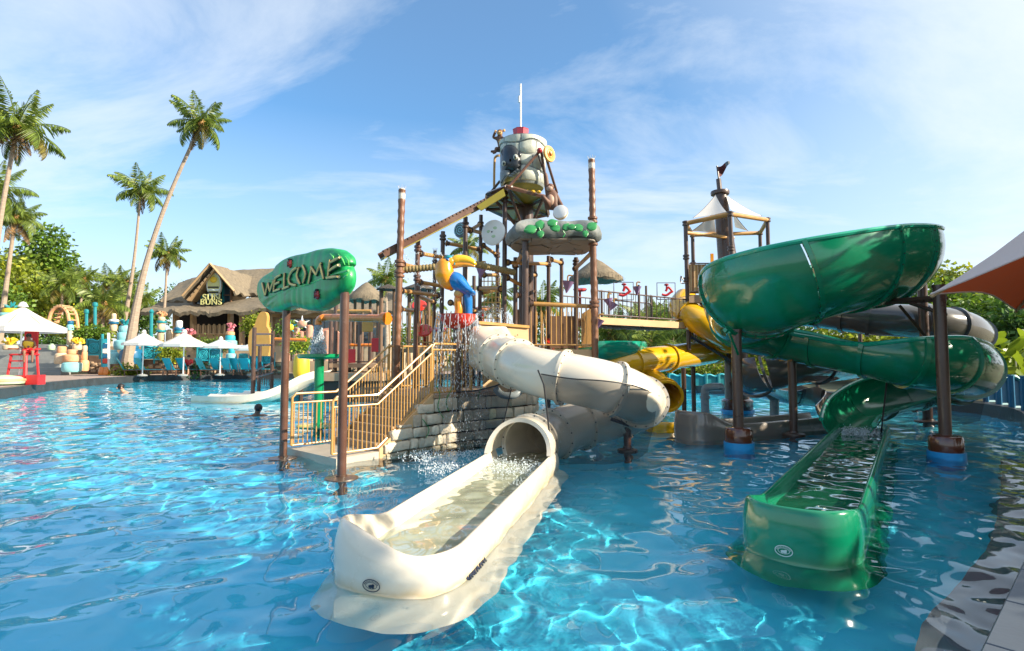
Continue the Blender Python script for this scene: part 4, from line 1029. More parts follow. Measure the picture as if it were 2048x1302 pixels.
o = mb.build('vine_stem', M['vine'], rk); o['kind'] = 'stuff'

# ------------------------------------------------------------------ bucket floor, mast and tipping bucket
bt = thing('bucket_floor', 'olive roofed floor on brown struts under the tipping bucket', 'platform', P(1045, 420, 12))
c4 = [P(955, 412, 11.3), P(1012, 384, 11.4), P(1088, 390, 12.2), P(1092, 428, 13.4), P(1030, 450, 13.6), P(978, 425, 12.4)]
zt_ = c4[1].z; c4 = [V(p.x, p.y, zt_) for p in (P(975, 388, 11.5), P(1013, 388, 11.0), P(1090, 388, 11.7), P(1096, 388, 13.2), P(1030, 388, 13.9), P(972, 388, 12.6))]
mb = MB(); mb.prism(c4, (0, 0, .03)); mb.build('floor_panel', M['olive'], bt, False)
for a_, b_ in zip(c4, c4[1:] + c4[:1]):
    mb = MB(); mb.tube([a_ + V(0, 0, -.01), b_ + V(0, 0, -.01)], .045, 4); mb.build('edge_beam', M['brown'], bt, False)
mc = P(1052, 388, 12.4); 
for p in c4:
    mb = MB(); mb.tube([p + V(0, 0, -.05), V(mc.x, mc.y, zt_ - .05)], .035, 4); mb.build('joist', M['darkbrown'], bt, False)
for p in c4[::2] + [c4[1]]:
    mb = MB(); mb.tube([V(mc.x, mc.y, zt_ - .75), p.lerp(V(mc.x, mc.y, zt_), .12) + V(0, 0, -.04)], .035, 8); mb.build('brace', M['darkbrown'], bt)
mb = MB(); mb.prism([P(953, 412, 10.95), P(1007, 377, 10.95), P(1011, 391, 10.95), P(962, 421, 10.95)], (0, .05, 0)); mb.build('side_panel', M['olive'], bt, False)
mb = MB(); mb.tube([V(mc.x, mc.y, -.7), V(mc.x, mc.y, zt_ - .02)], .17, 20); mb.build('mast', M['darkbrown'], bt, caustic=True)
bk = thing('tipping_bucket', 'big stone patterned tipping bucket with a dark ape face at the top of the tower', 'bucket', P(1045, 378, 12))
bc = P(1046, 378, 12.0); br = .52; bh = P(1046, 285, 12).z - bc.z
prof = [(br * .90, .0), (br * .93, .03), (br * .97, bh * .12), (br * .96, bh * .5), (br, bh * .86), (br * 1.03, bh * .9), (br * 1.02, bh), (br * .93, bh + .01), (br * .88, bh - .04)]
mb = MB(); mb.lathe([(r * .965, z) for r, z in prof], bc, 40); mb.build('shell', M['mortar2'] if 'mortar2' in M else M['rock'], bk)
M['bline'] = M['rock']
# stones wrapped round the bucket, each a curved block standing proud
rnd = random.Random(21); zr = [.04, .34, .62, .86, 1.0]
def brad(z):
    for (r0, z0_), (r1, z1_) in zip(prof[:7], prof[1:7]):
        if z0_ <= z <= z1_: return r0 + (r1 - r0) * (z - z0_) / max(1e-6, z1_ - z0_)
    return br
for r_ in range(4):
    a = rnd.uniform(0, 1.); end = a + 2 * PI
    while a < end - .12:
        w_ = min(rnd.uniform(.6, 1.1), end - a); zb0, zb1 = bh * zr[r_] + .012, bh * zr[r_ + 1] - .012
        rows = []
        for kz, off in ((0, -.02), (.05, .002), (.5, .004), (.95, .002), (1, -.02)):
            row_ = []
            for j in range(7):
                q = a + .022 + (w_ - .044) * j / 6; edge = -.02 if j in (0, 6) else 0
                z = zb0 + (zb1 - zb0) * kz + .035 * math.sin(q * 4 + (r_ + (kz > .4)) * 2.) * (1 if 0 < r_ + (kz > .4) < 4 else 0)
                row_.append(bc + V(math.cos(q) * (brad(z) + off + edge), math.sin(q) * (brad(z) + off + edge), z))
            rows.append(row_)
        mb = MB(); mb.sheet(rows); mb.build('stone', M['bucket'], bk, ang=60); a += w_
def onb(px, py, off):
    """point on the bucket wall seen at a pixel"""
    r = ray(px, py); dx, dy = r.x, r.y; ox, oy = -bc.x, -bc.y; R_ = br * .98 + off
    A_, B_, C_ = dx * dx + dy * dy, 2 * (ox * dx + oy * dy), ox * ox + oy * oy - R_ * R_
    D_ = max(0, B_ * B_ - 4 * A_ * C_); tt = (-B_ - math.sqrt(D_)) / (2 * A_); return V(0, 0, H) + r * tt
def patch(pts, mt, name, off=.03, puff=.05):
    c = [sum(p[0] for p in pts) / len(pts), sum(p[1] for p in pts) / len(pts)]; pts = catmull([(p[0], p[1], 0.) for p in pts + pts[:1]], 3)[:-1]; rows = []
    for k_, o_ in ((1.0, -.01), (.97, off), (.8, off + puff * .5), (.5, off + puff * .9), (.1, off + puff)):
        rows.append([onb(c[0] + (p[0] - c[0]) * k_, c[1] + (p[1] - c[1]) * k_, o_) for p in pts])
    mb = MB(); mb.sheet([r + r[:1] for r in rows]); o = mb.build(name, mt, bk, ang=60)
    bm = bmesh.new(); bm.from_mesh(o.data); bmesh.ops.recalc_face_normals(bm, faces=bm.faces); bm.to_mesh(o.data); bm.free(); return o
patch([(1000, 325), (1002, 302), (1012, 290), (1027, 290), (1037, 302), (1042, 320), (1041, 337), (1030, 346), (1014, 343), (1002, 350)], M['ape'], 'ape_face', .03, .09)
patch([(1000, 345), (1008, 337), (1020, 341), (1020, 352), (1012, 362), (1004, 374), (1000, 366)], M['apegrey'], 'ape_muzzle', .05, .10)
patch([(1034, 306), (1040, 303), (1043, 311), (1037, 318)], M['ape'], 'ape_ear', .03, .04)
for x, y in ((1031, 314), (1008, 327)):
    mb = MB(); mb.ell(onb(x, y, .11), (.05, .05, .06)); mb.build('eye', M['bucket'], bk); mb = MB(); mb.ell(onb(x - .5, y, .155), (.022, .022, .03)); mb.build('pupil', M['black'], bk)
mb = MB(); mb.tube([onb(x, y, .14) for x, y in ((1002, 366), (1007, 358), (1013, 351))], .012, 6); mb.build('mouth', M['black'], bk)
for i in range(4):
    mb = MB(); mb.tube(curve3([onb(1017 + i * 5, 356 - i * 4, .05), onb(1020 + i * 5, 352 - i * 4, .11), onb(1026 + i * 4, 353 - i * 3, .09)], 3), .032, 8); mb.build('finger', M['apegrey'], bk)
mb = MB(); mb.lathe([(.15, 0), (.16, .0), (.185, .16), (.19, .18), (.15, .18)], bc + V(-.05, -.1, bh + .06), 8, rotz(.3)); mb.build('red_cap', M['darkred2'] if 'darkred2' in M else M['darkred'], bk, False)
mb = MB(); pz = bc + V(-.05, 0, bh + .1); mb.tube([pz, pz + V(0, 0, P(1042, 168, 12).z - pz.z)], .022, 10); mb.tube([pz + V(-.03, 0, .82), pz + V(-.03, 0, .96)], .028, 8); mb.build('white_rod', M['white'], bk)
pv = P(1079, 303, 11.42)
for x0, y0, x1, y1, dd in ((1079, 303, 1014, 378, 11.2), (1082, 300, 1092, 362, 11.6), (1090, 308, 1114, 386, 12.2), (1076, 310, 1088, 345, 11.6)):
    mb = MB(); mb.tube([P(x0, y0, 11.42), P(x1, y1, dd)], .03 if dd != 11.6 or x0 == 1082 else .016, 8); mb.build('strut', M['brown'], bk)
mb = MB(); mb.tube([P(1000, 362, 12.4), P(971, 398, 12.6)], .03, 8); mb.build('strut', M['darkbrown'], bk)
mb = MB(); mb.tube(curve3([P(988, 392, 12.6), P(989, 325, 12.6), P(992, 313, 12.6), P(999, 311, 12.5)], 4), .028, 8); mb.build('feed_pipe', M['log'], bk)
mb = MB(); R3 = align(V(.72, -.69, .05)); wp = P(1098, 308, 11.5); mb.lathe([(.02, .07), (.05, .06), (.06, .04), (.10, .035), (.13, .03), (.17, .03), (.18, .0), (.17, -.02)][::-1], wp, 24, R3); mb.build('wheel', M['peach2'] if 'peach2' in M else M['toucanorange'], bk)
mb = MB(); mb.lathe([(.095, .032), (.10, .045), (.085, .045), (.08, .03)], wp, 20, R3); mb.lathe([(.04, .05), (.045, .085), (.01, .09)], wp, 12, R3); mb.build('wheel_hub', M['orange'], bk)
mb = MB(); mb.ell(P(1079, 301, 11.35), .06, None, 10, 6); mb.build('pivot', M['darkred'], bk)
for i in range(6):
    mb = MB(); mb.ell(P(1018 + i * 12, 381 + i * .6, 11.45), (.05, .05, .035), None, 8, 5); mb.build('spray_nozzle', M['toucanyellow'], bk)
# ================================================================== FIGURES
def skin_fig(name, joints, edges, mt, parent, sub=2):
    """one continuous body grown over a skeleton: joints = {key: (point, radius)}"""
    ks = list(joints); me = bpy.data.meshes.new(name); org = ORG[parent] if parent is not None else V(0, 0, 0)
    me.from_pydata([Vector(joints[k][0]) - org for k in ks], [(ks.index(a), ks.index(b)) for a, b in edges], [])
    o = bpy.data.objects.new(name + '_tmp', me); COL.objects.link(o)
    o.modifiers.new('s', 'SKIN'); sv = me.skin_vertices[0].data
    for i, k in enumerate(ks):
        r = joints[k][1]; sv[i].radius = (r, r) if not isinstance(r, tuple) else r; sv[i].use_root = (i == 0)
    o.modifiers.new('d', 'SUBSURF').levels = sub
    bpy.context.view_layer.update()
    dg = bpy.context.evaluated_depsgraph_get(); m2 = bpy.data.meshes.new_from_object(o.evaluated_get(dg)); m2.name = name
    bpy.data.objects.remove(o); m2.materials.clear(); m2.materials.append(mt); m2.polygons.foreach_set('use_smooth', [True] * len(m2.polygons))
    q = bpy.data.objects.new(name, m2); return link(q, parent, org)
def body(name, label, cat, base, s, yaw, J, mt, clothes=(), hair=None, group=None, face=True, facemt=None):
    """J: pose joints in metres, local (x right, y back, z up; the figure looks to -y)"""
    Rz = rotz(yaw); t = lambda p: Vector(base) + Rz @ (Vector(p) * s)
    root = thing(name, label, cat, base, group)
    jj = {k: (t(p), (r * s if not isinstance(r, tuple) else (r[0] * s, r[1] * s))) for k, (p, r) in J.items()}
    E_ = [e for e in EDG if e[0] in jj and e[1] in jj]
    skin_fig('body', jj, E_, mt, root)
    hd = J['head'][0]; 
    if face:
        mb = MB(); mb.ell(t((hd[0], hd[1] - .095, hd[2] - .02)), (.016 * s, .022 * s, .022 * s), Rz, 8, 6)
        for sx_ in (-1, 1): mb.ell(t((hd[0] + sx_ * .085, hd[1] + .01, hd[2])), (.014 * s, .025 * s, .032 * s), Rz, 8, 5)
        mb.build('nose_and_ears', facemt or mt, root)
        for sx_ in (-1, 1): mb = MB(); mb.ell(t((hd[0] + sx_ * .033, hd[1] - .085, hd[2] + .012)), (.013 * s, .008 * s, .009 * s), Rz, 8, 5); mb.build('eye', M['black'], root)
        mb = MB(); mb.ell(t((hd[0], hd[1] - .085, hd[2] - .055)), (.028 * s, .012 * s, .008 * s), Rz, 8, 5); mb.build('mouth', M['darkred'], root)
    if hair:
        mb = MB(); mb.ell(t((hd[0], hd[1] + .018, hd[2] + .03)), (.098 * s, .105 * s, .105 * s), Rz, 14, 9); mb.build('hair', hair, root)
    for nm, keys, grow, cm in clothes:
        jk = {k: (jj[k][0], (jj[k][1] if not isinstance(jj[k][1], tuple) else max(jj[k][1])) + grow * s) for k in keys}
        skin_fig(nm, jk, [e for e in EDG if e[0] in jk and e[1] in jk], cm, root)
    return root
EDG = [('pelvis', 'waist'), ('waist', 'chest'), ('chest', 'neck'), ('neck', 'head'), ('head', 'crown'), ('chest', 'shL'), ('shL', 'elL'), ('elL', 'haL'), ('haL', 'fiL'), ('chest', 'shR'), ('shR', 'elR'), ('elR', 'haR'), ('haR', 'fiR'),
       ('pelvis', 'hiL'), ('hiL', 'knL'), ('knL', 'foL'), ('foL', 'toL'), ('pelvis', 'hiR'), ('hiR', 'knR'), ('knR', 'foR'), ('foR', 'toR'), ('pelvis', 'tail1'), ('tail1', 'tail2'), ('tail2', 'tail3')]
SIT = {'pelvis': ((0, 0, .10), .13), 'waist': ((0, 0, .27), .115), 'chest': ((0, -.01, .46), .13), 'neck': ((0, -.02, .61), .05), 'head': ((0, -.04, .74), .085), 'crown': ((0, -.03, .80), .07),
       'shL': ((.18, 0, .53), .055), 'elL': ((.24, -.08, .28), .042), 'haL': ((.17, -.30, .20), .034), 'fiL': ((.15, -.38, .20), .022), 'shR': ((-.18, 0, .53), .055), 'elR': ((-.25, -.06, .28), .042), 'haR': ((-.18, -.28, .22), .034), 'fiR': ((-.15, -.36, .22), .022),
       'hiL': ((.10, -.06, .09), .085), 'knL': ((.14, -.46, .10), .06), 'foL': ((.14, -.48, -.34), .038), 'toL': ((.14, -.62, -.37), .03), 'hiR': ((-.10, -.06, .09), .085), 'knR': ((-.13, -.46, .10), .06), 'foR': ((-.12, -.44, -.34), .038), 'toR': ((-.12, -.58, -.37), .03)}
# ------------------------------------------------------------------ toucan on a red water dish
dp = G(913, 889); dp.z = 0
ds = thing('water_dish', 'red spill dish on a dark pole with water pouring over its rim', 'water feature', dp)
zr_ = P(913, 640, dp.y).z
mb = MB(); mb.tube([dp + V(0, 0, -.72), dp + V(0, 0, zr_ - .12)], .075, 16); mb.build('pole', M['darkbrown'], ds, caustic=True)
mb = MB(); mb.lathe([(.07, -.19), (.16, -.165), (.25, -.10), (.31, -.03), (.325, .05), (.335, .065), (.31, .065), (.29, .02), (.2, .0), (.01, -.01)], dp + V(0, 0, zr_ + .03), 32); mb.build('dish', M['red'], ds)
tc_ = thing('toucan_figure', 'glossy orange and blue toucan sculpture with big yellow beak above the red dish', 'sculpture', dp + V(0, 0, zr_))
d_ = dp.y
T = lambda x, y, o=0: P(x, y, d_ + o)
mb = MB(); mb.tube(curve3([T(894, 522, 0), T(889, 535, 0), T(890, 552, 0), T(897, 566, 0), T(908, 574, 0)], 4), [.06 + .11 * math.sin(PI * min(1, (i + 3) / 19)) for i in range(17)], 16); mb.build('breast', M['toucanorange'], tc_)
mb = MB(); mb.ell(T(899, 524), (.115, .11, .105)); mb.build('head', M['toucanorange'], tc_)
mb = MB(); mb.ell(T(898, 516.5), (.085, .10, .055)); mb.build('crown_patch', M['tealpaint'], tc_)
mb = MB(); mb.tube(curve3([T(904, 524), T(915, 519), T(930, 519), T(943, 523), T(952, 530)], 4), [.072, .08, .085, .088, .088, .085, .082, .08, .077, .073, .068, .063, .057, .05, .042, .032, .018], 16); mb.build('beak', M['toucanyellow'], tc_)
mb = MB(); mb.tube(curve3([T(904, 531), T(915, 529), T(930, 528), T(943, 530), T(950, 533)], 3), [.055, .06, .062, .06, .058, .055, .052, .048, .043, .036, .03, .022, .012], 14); mb.build('lower_beak', M['toucanorange'], tc_)
mb = MB(); mb.tube(curve3([T(905, 521, -.03), T(907, 512, -.03), T(909, 530, -.06)], 4), .016, 8); mb.build('beak_band', M['tealpaint'], tc_)
mb = MB(); mb.ell(T(895, 520, -.09), (.036, .03, .036)); mb.build('eye_ring', M['blue'], tc_); mb = MB(); mb.ell(T(894.5, 520, -.115), (.018, .012, .018)); mb.build('eye', M['black'], tc_)
mb = MB(); mb.tube(curve3([T(903, 546, -.02), T(910, 558, -.02), T(922, 571, -.03), T(936, 582, -.02), T(951, 588, 0)], 4), [.05, .08, .11, .13, .14, .145, .145, .14, .135, .125, .115, .10, .09, .075, .06, .045, .02], 16); mb.build('blue_body', M['blue'], tc_)
for i in range(3):
    mb = MB(); mb.tube(curve3([T(912 + i * 4, 556 + i * 5, -.13), T(928 + i * 4, 570 + i * 4, -.14), T(945 + i * 3, 583 + i * 2, -.09)], 4), [.02, .035, .045, .05, .05, .045, .04, .03, .012], 10); mb.build('wing_feather', M['blue'], tc_)
mb = MB(); mb.ell(T(917, 588, -.04), (.085, .08, .075)); mb.build('claw', M['monkeyface'], tc_)
mb = MB(); mb.tube(curve3([T(917, 590), T(916, 605), T(918, 620), T(916, 632)], 4), [.06, .065, .068, .07, .07, .07, .072, .074, .075, .076, .078, .078, .07], 14); mb.build('orange_leg', M['toucanorange'], tc_)
mb = MB(); mb.tube(curve3([T(934, 584), T(936, 602), T(937, 618), T(937, 632)], 4), [.07, .075, .08, .082, .08, .078, .075, .072, .07, .07, .07, .072, .06], 14); mb.build('tail', M['blue'], tc_)
# ------------------------------------------------------------------ monkey and ape statues on the bucket
b0 = P(997, 306, 12)
mk = thing('monkey_statue', 'small brown monkey statue perched on the left rim of the bucket', 'statue', b0)
Tm = lambda x, y, o=0: P(x, y, 12 + o)
J = {'pelvis': (Tm(1004, 297), .075), 'waist': (Tm(1002, 288), .07), 'chest': (Tm(1001, 280), .075), 'neck': (Tm(1000, 272), .04), 'head': (Tm(1000, 264), .078), 'crown': (Tm(1000, 259), .06),
     'shL': (Tm(1007, 278, -.03), .04), 'elL': (Tm(1014, 282, -.08), .033), 'haL': (Tm(1012, 272, -.12), .03), 'shR': (Tm(994, 277, .02), .04), 'elR': (Tm(986, 275, 0), .033), 'haR': (Tm(991, 263, -.05), .03),
     'hiL': (Tm(1000, 300, -.05), .05), 'knL': (Tm(992, 296, -.12), .042), 'foL': (Tm(991, 305, -.12), .03), 'toL': (Tm(985, 306, -.14), .028), 'hiR': (Tm(1003, 302, 0), .05), 'knR': (Tm(996, 300, -.04), .042), 'foR': (Tm(988, 303, -.05), .03), 'toR': (Tm(981, 303, -.07), .028)}
skin_fig('body', J, [e for e in EDG if e[0] in J and e[1] in J], M['monkey'], mk)
mb = MB(); mb.ell(Tm(999, 266, -.06), (.06, .04, .05)); mb.ell(Tm(1008, 261, 0), (.03, .02, .035)); mb.ell(Tm(991, 263, 0), (.03, .02, .035)); mb.build('face', M['monkeyface'], mk)
mb = MB(); mb.ell(Tm(1001, 283, -.06), (.045, .03, .06)); mb.build('belly', M['monkeyface'], mk)
for x in (-1, 1): mb = MB(); mb.ell(Tm(999 + x * 2.6, 264, -.105), (.012, .008, .014), None, 8, 5); mb.build('eye', M['black'], mk)
mb = MB(); mb.tube(curve3([Tm(1006, 298, .05), Tm(1014, 292, .08), Tm(1014, 284, .1)], 4), .018, 6); mb.build('tail', M['monkey'], mk)
ap = thing('ape_statue', 'brown ape statue clinging to the right side of the bucket above the rock canopy', 'statue', P(1110, 438, 11.3))
Ta = lambda x, y, o=0: P(x, y, 11.3 + o)
J = {'pelvis': (Ta(1106, 412), .14), 'waist': (Ta(1104, 400), .125), 'chest': (Ta(1103, 389), .13), 'neck': (Ta(1101, 380), .07), 'head': (Ta(1100, 374, -.03), .095), 'crown': (Ta(1101, 368), .07),
     'shL': (Ta(1110, 386), .065), 'elL': (Ta(1117, 402, -.05), .052), 'haL': (Ta(1124, 413, -.1), .048), 'fiL': (Ta(1124, 418, -.12), .035), 'shR': (Ta(1095, 383), .065), 'elR': (Ta(1093, 366, -.03), .055), 'haR': (Ta(1091, 350, -.05), .05), 'fiR': (Ta(1089, 345, -.06), .035),
     'hiL': (Ta(1112, 414, -.03), .085), 'knL': (Ta(1116, 424, -.1), .065), 'foL': (Ta(1112, 434, -.05), .05), 'hiR': (Ta(1099, 412, -.05), .085), 'knR': (Ta(1094, 404, -.17), .062), 'foR': (Ta(1087, 395, -.2), .05), 'toR': (Ta(1084, 390, -.2), .04)}
skin_fig('body', J, [e for e in EDG if e[0] in J and e[1] in J], M['monkey'], ap)
mb = MB(); mb.ell(Ta(1099, 377, -.10), (.07, .05, .06)); mb.ell(Ta(1101, 400, -.11), (.08, .05, .12)); mb.build('pale_muzzle_and_belly', M['monkeypale'], ap)
for x in (-1, 1): mb = MB(); mb.ell(Ta(1099 + x * 3, 372, -.125), (.014, .01, .016), None, 8, 5); mb.build('eye', M['black'], ap)
dr = thing('white_drum', 'round white drum held by the ape statue', 'drum', P(1121, 440, 11.1))
mb = MB(); R3 = align(V(-.35, -.9, .25)); c = P(1121, 425, 11.05); mb.lathe([(.10, -.07), (.145, -.06), (.15, .0), (.145, .05), (.10, .065), (.01, .07)], c, 24, R3); mb.build('drum_shell', M['white'], dr)
mb = MB(); mb.lathe([(.148, -.012), (.158, -.008), (.158, .008), (.148, .012)], c, 24, R3); mb.build('drum_hoop', M['monkeyface'], dr)
# pinwheel discs
pw = thing('flower_disc', 'large white disc with green spots fixed to the tower frame', 'disc', P(986, 465, 11.3))
c = P(986, 465, 11.3); R3 = align(V(-.42, -.90, .05)); rows = []
mb = MB(); n_ = 36
vs_ = [c + R3 @ V(0, 0, .045)]
for k_, z_ in ((.05, .05), (.5, .03), (.85, .02), (1, 0), (1, -.03), (.3, -.03)):
    vs_ += [c + R3 @ V(math.cos(2 * PI * i / n_) * .27 * k_ * 1, math.sin(2 * PI * i / n_) * .27 * k_ * 1, z_) for i in range(n_)]
fs_ = [[0, 1 + i, 1 + (i + 1) % n_] for i in range(n_)]
for r_ in range(5): fs_ += [[1 + r_ * n_ + i, 1 + (r_ + 1) * n_ + i, 1 + (r_ + 1) * n_ + (i + 1) % n_, 1 + r_ * n_ + (i + 1) % n_] for i in range(n_)]
mb.add(vs_, fs_); mb.build('disc', M['white'], pw)
for x, y in ((-.08, .02), (.06, .08), (.03, -.09)): mb = MB(); mb.ell(c + R3 @ V(x, y, .035), (.05, .035, .01), R3, 10, 5); mb.build('green_spot', M['palegreen'], pw)
mb = MB(); mb.ell(c + R3 @ V(0, 0, .055), .015); mb.build('hub', M['black'], pw)
pw2 = thing('spiral_disc', 'small dark grey disc with a pale spiral on the tower frame', 'disc', P(921, 460, 12.4))
c = P(921, 460, 12.4); R3 = align(V(-.5, -.85, 0)); mb = MB(); mb.lathe([(.17, -.02), (.18, 0), (.17, .02), (.01, .025)], c, 24, R3); mb.build('disc', M['deepgrey'], pw2)
mb = MB(); mb.tube([c + R3 @ V(math.cos(i * .5) * (.015 + i * .0042), math.sin(i * .5) * (.015 + i * .0042), .028) for i in range(34)], .009, 6); mb.build('spiral', M['palea'], pw2)
# purple tipping cones
def cone(label, x, y, d, s, tilt):
    t_ = thing('cone_bucket', label, 'bucket', P(x, y, d), 'purple cone buckets on the climbing frame')
    R3 = Matrix.Rotation(tilt, 3, 'Y'); c = P(x, y, d)
    mb = MB(); mb.lathe([(.02, -.75 * s), (.05 * s, -.72 * s), (.38 * s, 0), (.40 * s, .03 * s), (.36 * s, .03 * s), (.06 * s, -.6 * s)], c, 20, R3); mb.build('cone', M['purple'], t_)
    mb = MB(); mb.tube(curve3([c + V(-.0, 0, -.2 * s), c + V(.0, 0, .4 * s), c + V(.3 * s, 0, .42 * s)], 4), .018, 6); mb.build('bracket', M['log'], t_)
for a in (('purple cone bucket beside the toucan beak', 963, 536, 11.4, .30, .1), ('purple cone bucket right of the rock canopy posts', 1136, 564, 12, .33, .15), ('upper purple cone bucket by the bridge start', 1216, 598, 12.5, .28, -.2), ('lower tilted purple cone bucket by the bridge start', 1228, 607, 12.2, .24, .5),
          ('purple cone bucket hanging mid bridge railing', 1274, 574, 13.2, .27, 0), ('pinkish cone bucket tucked behind the right bamboo post', 1199, 640, 11.2, .26, .3), ('small purple cone bucket near the left bamboo post', 796, 603, 11.0, .2, -.3)): cone(*a)
# ------------------------------------------------------------------ orange spout and green water table
sp = thing('spout_pipe', 'fat orange pipe spout pouring water onto the green table', 'water spout', P(700, 636, 11.2))
mb = MB(); mb.tube(curve3([P(637, 650, 11.6), P(638, 641, 11.6), P(645, 636, 11.55), P(660, 635, 11.5), P(772, 637, 10.4)], 6), .075, 16); mb.build('pipe', M['orange'], sp)
mb = MB(); a, b = P(766, 637, 10.46), P(775, 637, 10.38); mb.tube([a, b], .12, 16); mb.build('pipe_flange', M['orange'], sp)
gp = G(636, 862); gp.z = 0
gt = thing('water_table', 'bright green round topped water table standing in the pool', 'water feature', gp)
zt2 = P(634, 711, gp.y).z
mb = MB(); mb.tube([gp + V(0, 0, -.72), gp + V(0, 0, zt2 - .05)], .095, 16); mb.build('stem', M['signgreen2'], gt, caustic=True)
mb = MB(); mb.lathe([(.05, -.09), (.40, -.06), (.43, -.03), (.43, .03), (.40, .03), (.38, .0), (.01, .0)], gp + V(0, 0, zt2), 32); mb.build('table_top', M['signgreen2'], gt)
mb = MB(); mb.lathe([(.42, -.02), (.44, 0), (.42, .02), (.1, .03)], gp + V(0, 0, .10), 28); mb.build('foot_disc', M['signgreen2'], gt)
# ------------------------------------------------------------------ falling water: drops, strands and foam
rnd = random.Random(77)
def drops(name, label, gen, n, r0, r1, mt='dropw'):
    vs, fs = [], []
    base = [V(0, 0, 1.6), V(.9, 0, .1), V(-.45, .78, .1), V(-.45, -.78, .1), V(0, 0, -1)]; tri = [[0, 1, 2], [0, 2, 3], [0, 3, 1], [4, 2, 1], [4, 3, 2], [4, 1, 3]]
    for i in range(n):
        p, st_ = gen(); r = rnd.uniform(r0, r1) * (1 if rnd.random() < .9 else 1.7); a = rnd.uniform(0, 6); b = len(vs); R3 = rotz(a)
        vs += [p + R3 @ V(q.x * r, q.y * r, q.z * r * st_) for q in base]; fs += [[k + b for k in f] for f in tri]
    mb = MB(); mb.add(vs, fs); o = mb.build(name, M[mt], None, True, 0); return tag(o, label, 'water', None, 'stuff')
def g_dish():
    a = rnd.uniform(0, 2 * PI); T_ = (zr_ + .08) / 1.0; f = rnd.random() ** .75; fall = f * (zr_ + .05)
    tt = math.sqrt(2 * fall / 9.8); v_ = rnd.choice([.10, .2, .3, .35]) * (1 + .2 * math.sin(5 * a))
    r_ = .335 + v_ * tt + rnd.uniform(-.02, .02) * f * 2
    return dp + V(math.cos(a) * r_, math.sin(a) * r_, zr_ + .08 - fall), 1.3 + 2.6 * (1 - f)
drops('falling_drops', 'shower of water drops falling from the red dish into the pool', g_dish, 3600, .003, .0068)
def g_sp():
    f = rnd.random(); h_ = P(637, 652, 11.6).z - zt2; a = rnd.uniform(0, 2 * PI); r_ = math.sqrt(rnd.random()) * (.075 + .06 * f)
    return P(637, 652, 11.6) + V(math.cos(a) * r_ + .05 * f * (rnd.random() - .6) * 4, math.sin(a) * r_, -f * h_), 2.5
drops('spout_water', 'sheet of water falling from the orange spout', g_sp, 1800, .005, .012)
def g_splash():
    a = rnd.uniform(0, 2 * PI); r_ = rnd.random(); return P(985, 640, 11.5) + V((r_ - .5) * .9, rnd.uniform(-.3, .3), .45 * (1 - (2 * r_ - 1) ** 2) * rnd.random() ** .6 - .1), 1.4
drops('tower_spray', 'spray of water above the tan slide board', g_splash, 450, .005, .010)
def g_rim():
    f = rnd.random(); return P(800 + 95 * f, 505 + 5 * f, 10.6) + V(rnd.gauss(0, .03), 0, rnd.choice([0, -.1, -.2, -.3, -.45]) * (1 + f) + rnd.gauss(0, .02)), 2.0
drops('pipe_drips', 'drips of water falling from the upper log pipes', g_rim, 260, .004, .008)
mb = MB()
for i in range(18):
    a = 2 * PI * i / 18 + rnd.uniform(-.05, .05); v_ = rnd.uniform(.12, .35); Lf = rnd.uniform(.25, .8); pts = []
    for k in range(7):
        fall = Lf * k / 6; r_ = .345 + v_ * math.sqrt(2 * fall / 9.8); pts.append(dp + V(math.cos(a) * r_, math.sin(a) * r_, zr_ + .085 - fall))
    mb.tube(pts, [.003, .004, .004, .0035, .003, .003, .002], 5)
tag(mb.build('falling_strands', M['dropw'], None), 'thin strands of water running off the red dish rim', 'water', None, 'stuff')
def g_foam():
    c = rnd.choice([G(870, 925), G(900, 935), G(845, 915), G(925, 915), G(885, 945)]); return c + V(rnd.gauss(0, .16), rnd.gauss(0, .16), .02 + abs(rnd.gauss(0, .035))), .7
drops('splash_foam', 'white splash foam where the dish water hits the pool', g_foam, 1600, .004, .013, 'foam')
def g_foam2():
    f = rnd.random(); c = A + ax * (.35 + rnd.random() * .8) + rt * rnd.uniform(-.33, .33); return c + V(0, 0, .125 + abs(rnd.gauss(0, .02 + .04 * (1 - f)))), .7
drops('trough_foam', 'foam at the mouth of the cream slide', g_foam2, 900, .003, .009, 'foam')
def g_foam3():
    c = A2 + ax2 * (.05 + rnd.random() ** 1.5 * 1.0) + rt2 * rnd.uniform(-.30, .30); return c + V(0, 0, .15 + abs(rnd.gauss(0, .03))), .7
drops('green_trough_foam', 'foam running into the green splash trough', g_foam3, 600, .007, .018, 'foam')
# ================================================================== BRIDGE AND FAR TOWER
br_ = thing('rope_bridge', 'straight plank bridge with dark railings joining the play tower to the far slide tower', 'bridge', P(1290, 640, 13.5))
a, b = P(1196, 634, 12.4), P(1380, 631, 14.4); bd = (b - a); bd.z = 0; bdn = bd.normalized(); bsd = V(bdn.y, -bdn.x, 0)
z_ = a.z; a = V(a.x, a.y, z_); b = V(b.x, b.y, z_)
mb = MB(); mb.prism([a + V(0, 0, -.16), b + V(0, 0, -.16), b - bsd * .05 + V(0, 0, -.16), a - bsd * .05 + V(0, 0, -.16)], (0, 0, .16)); mb.build('fascia', M['tan'], br_, False)
n = 16
for i in range(n):
    p = a.lerp(b, (i + .5) / n) - bsd * .68; mb = MB(); mb.box((0, 0, 0), (bd.length / n - .015, 1.22, .04), rotz(math.atan2(bdn.y, bdn.x))); mb.v = [v + p + V(0, 0, -.02) for v in mb.v]; mb.build('plank', M['stair'], br_, False)
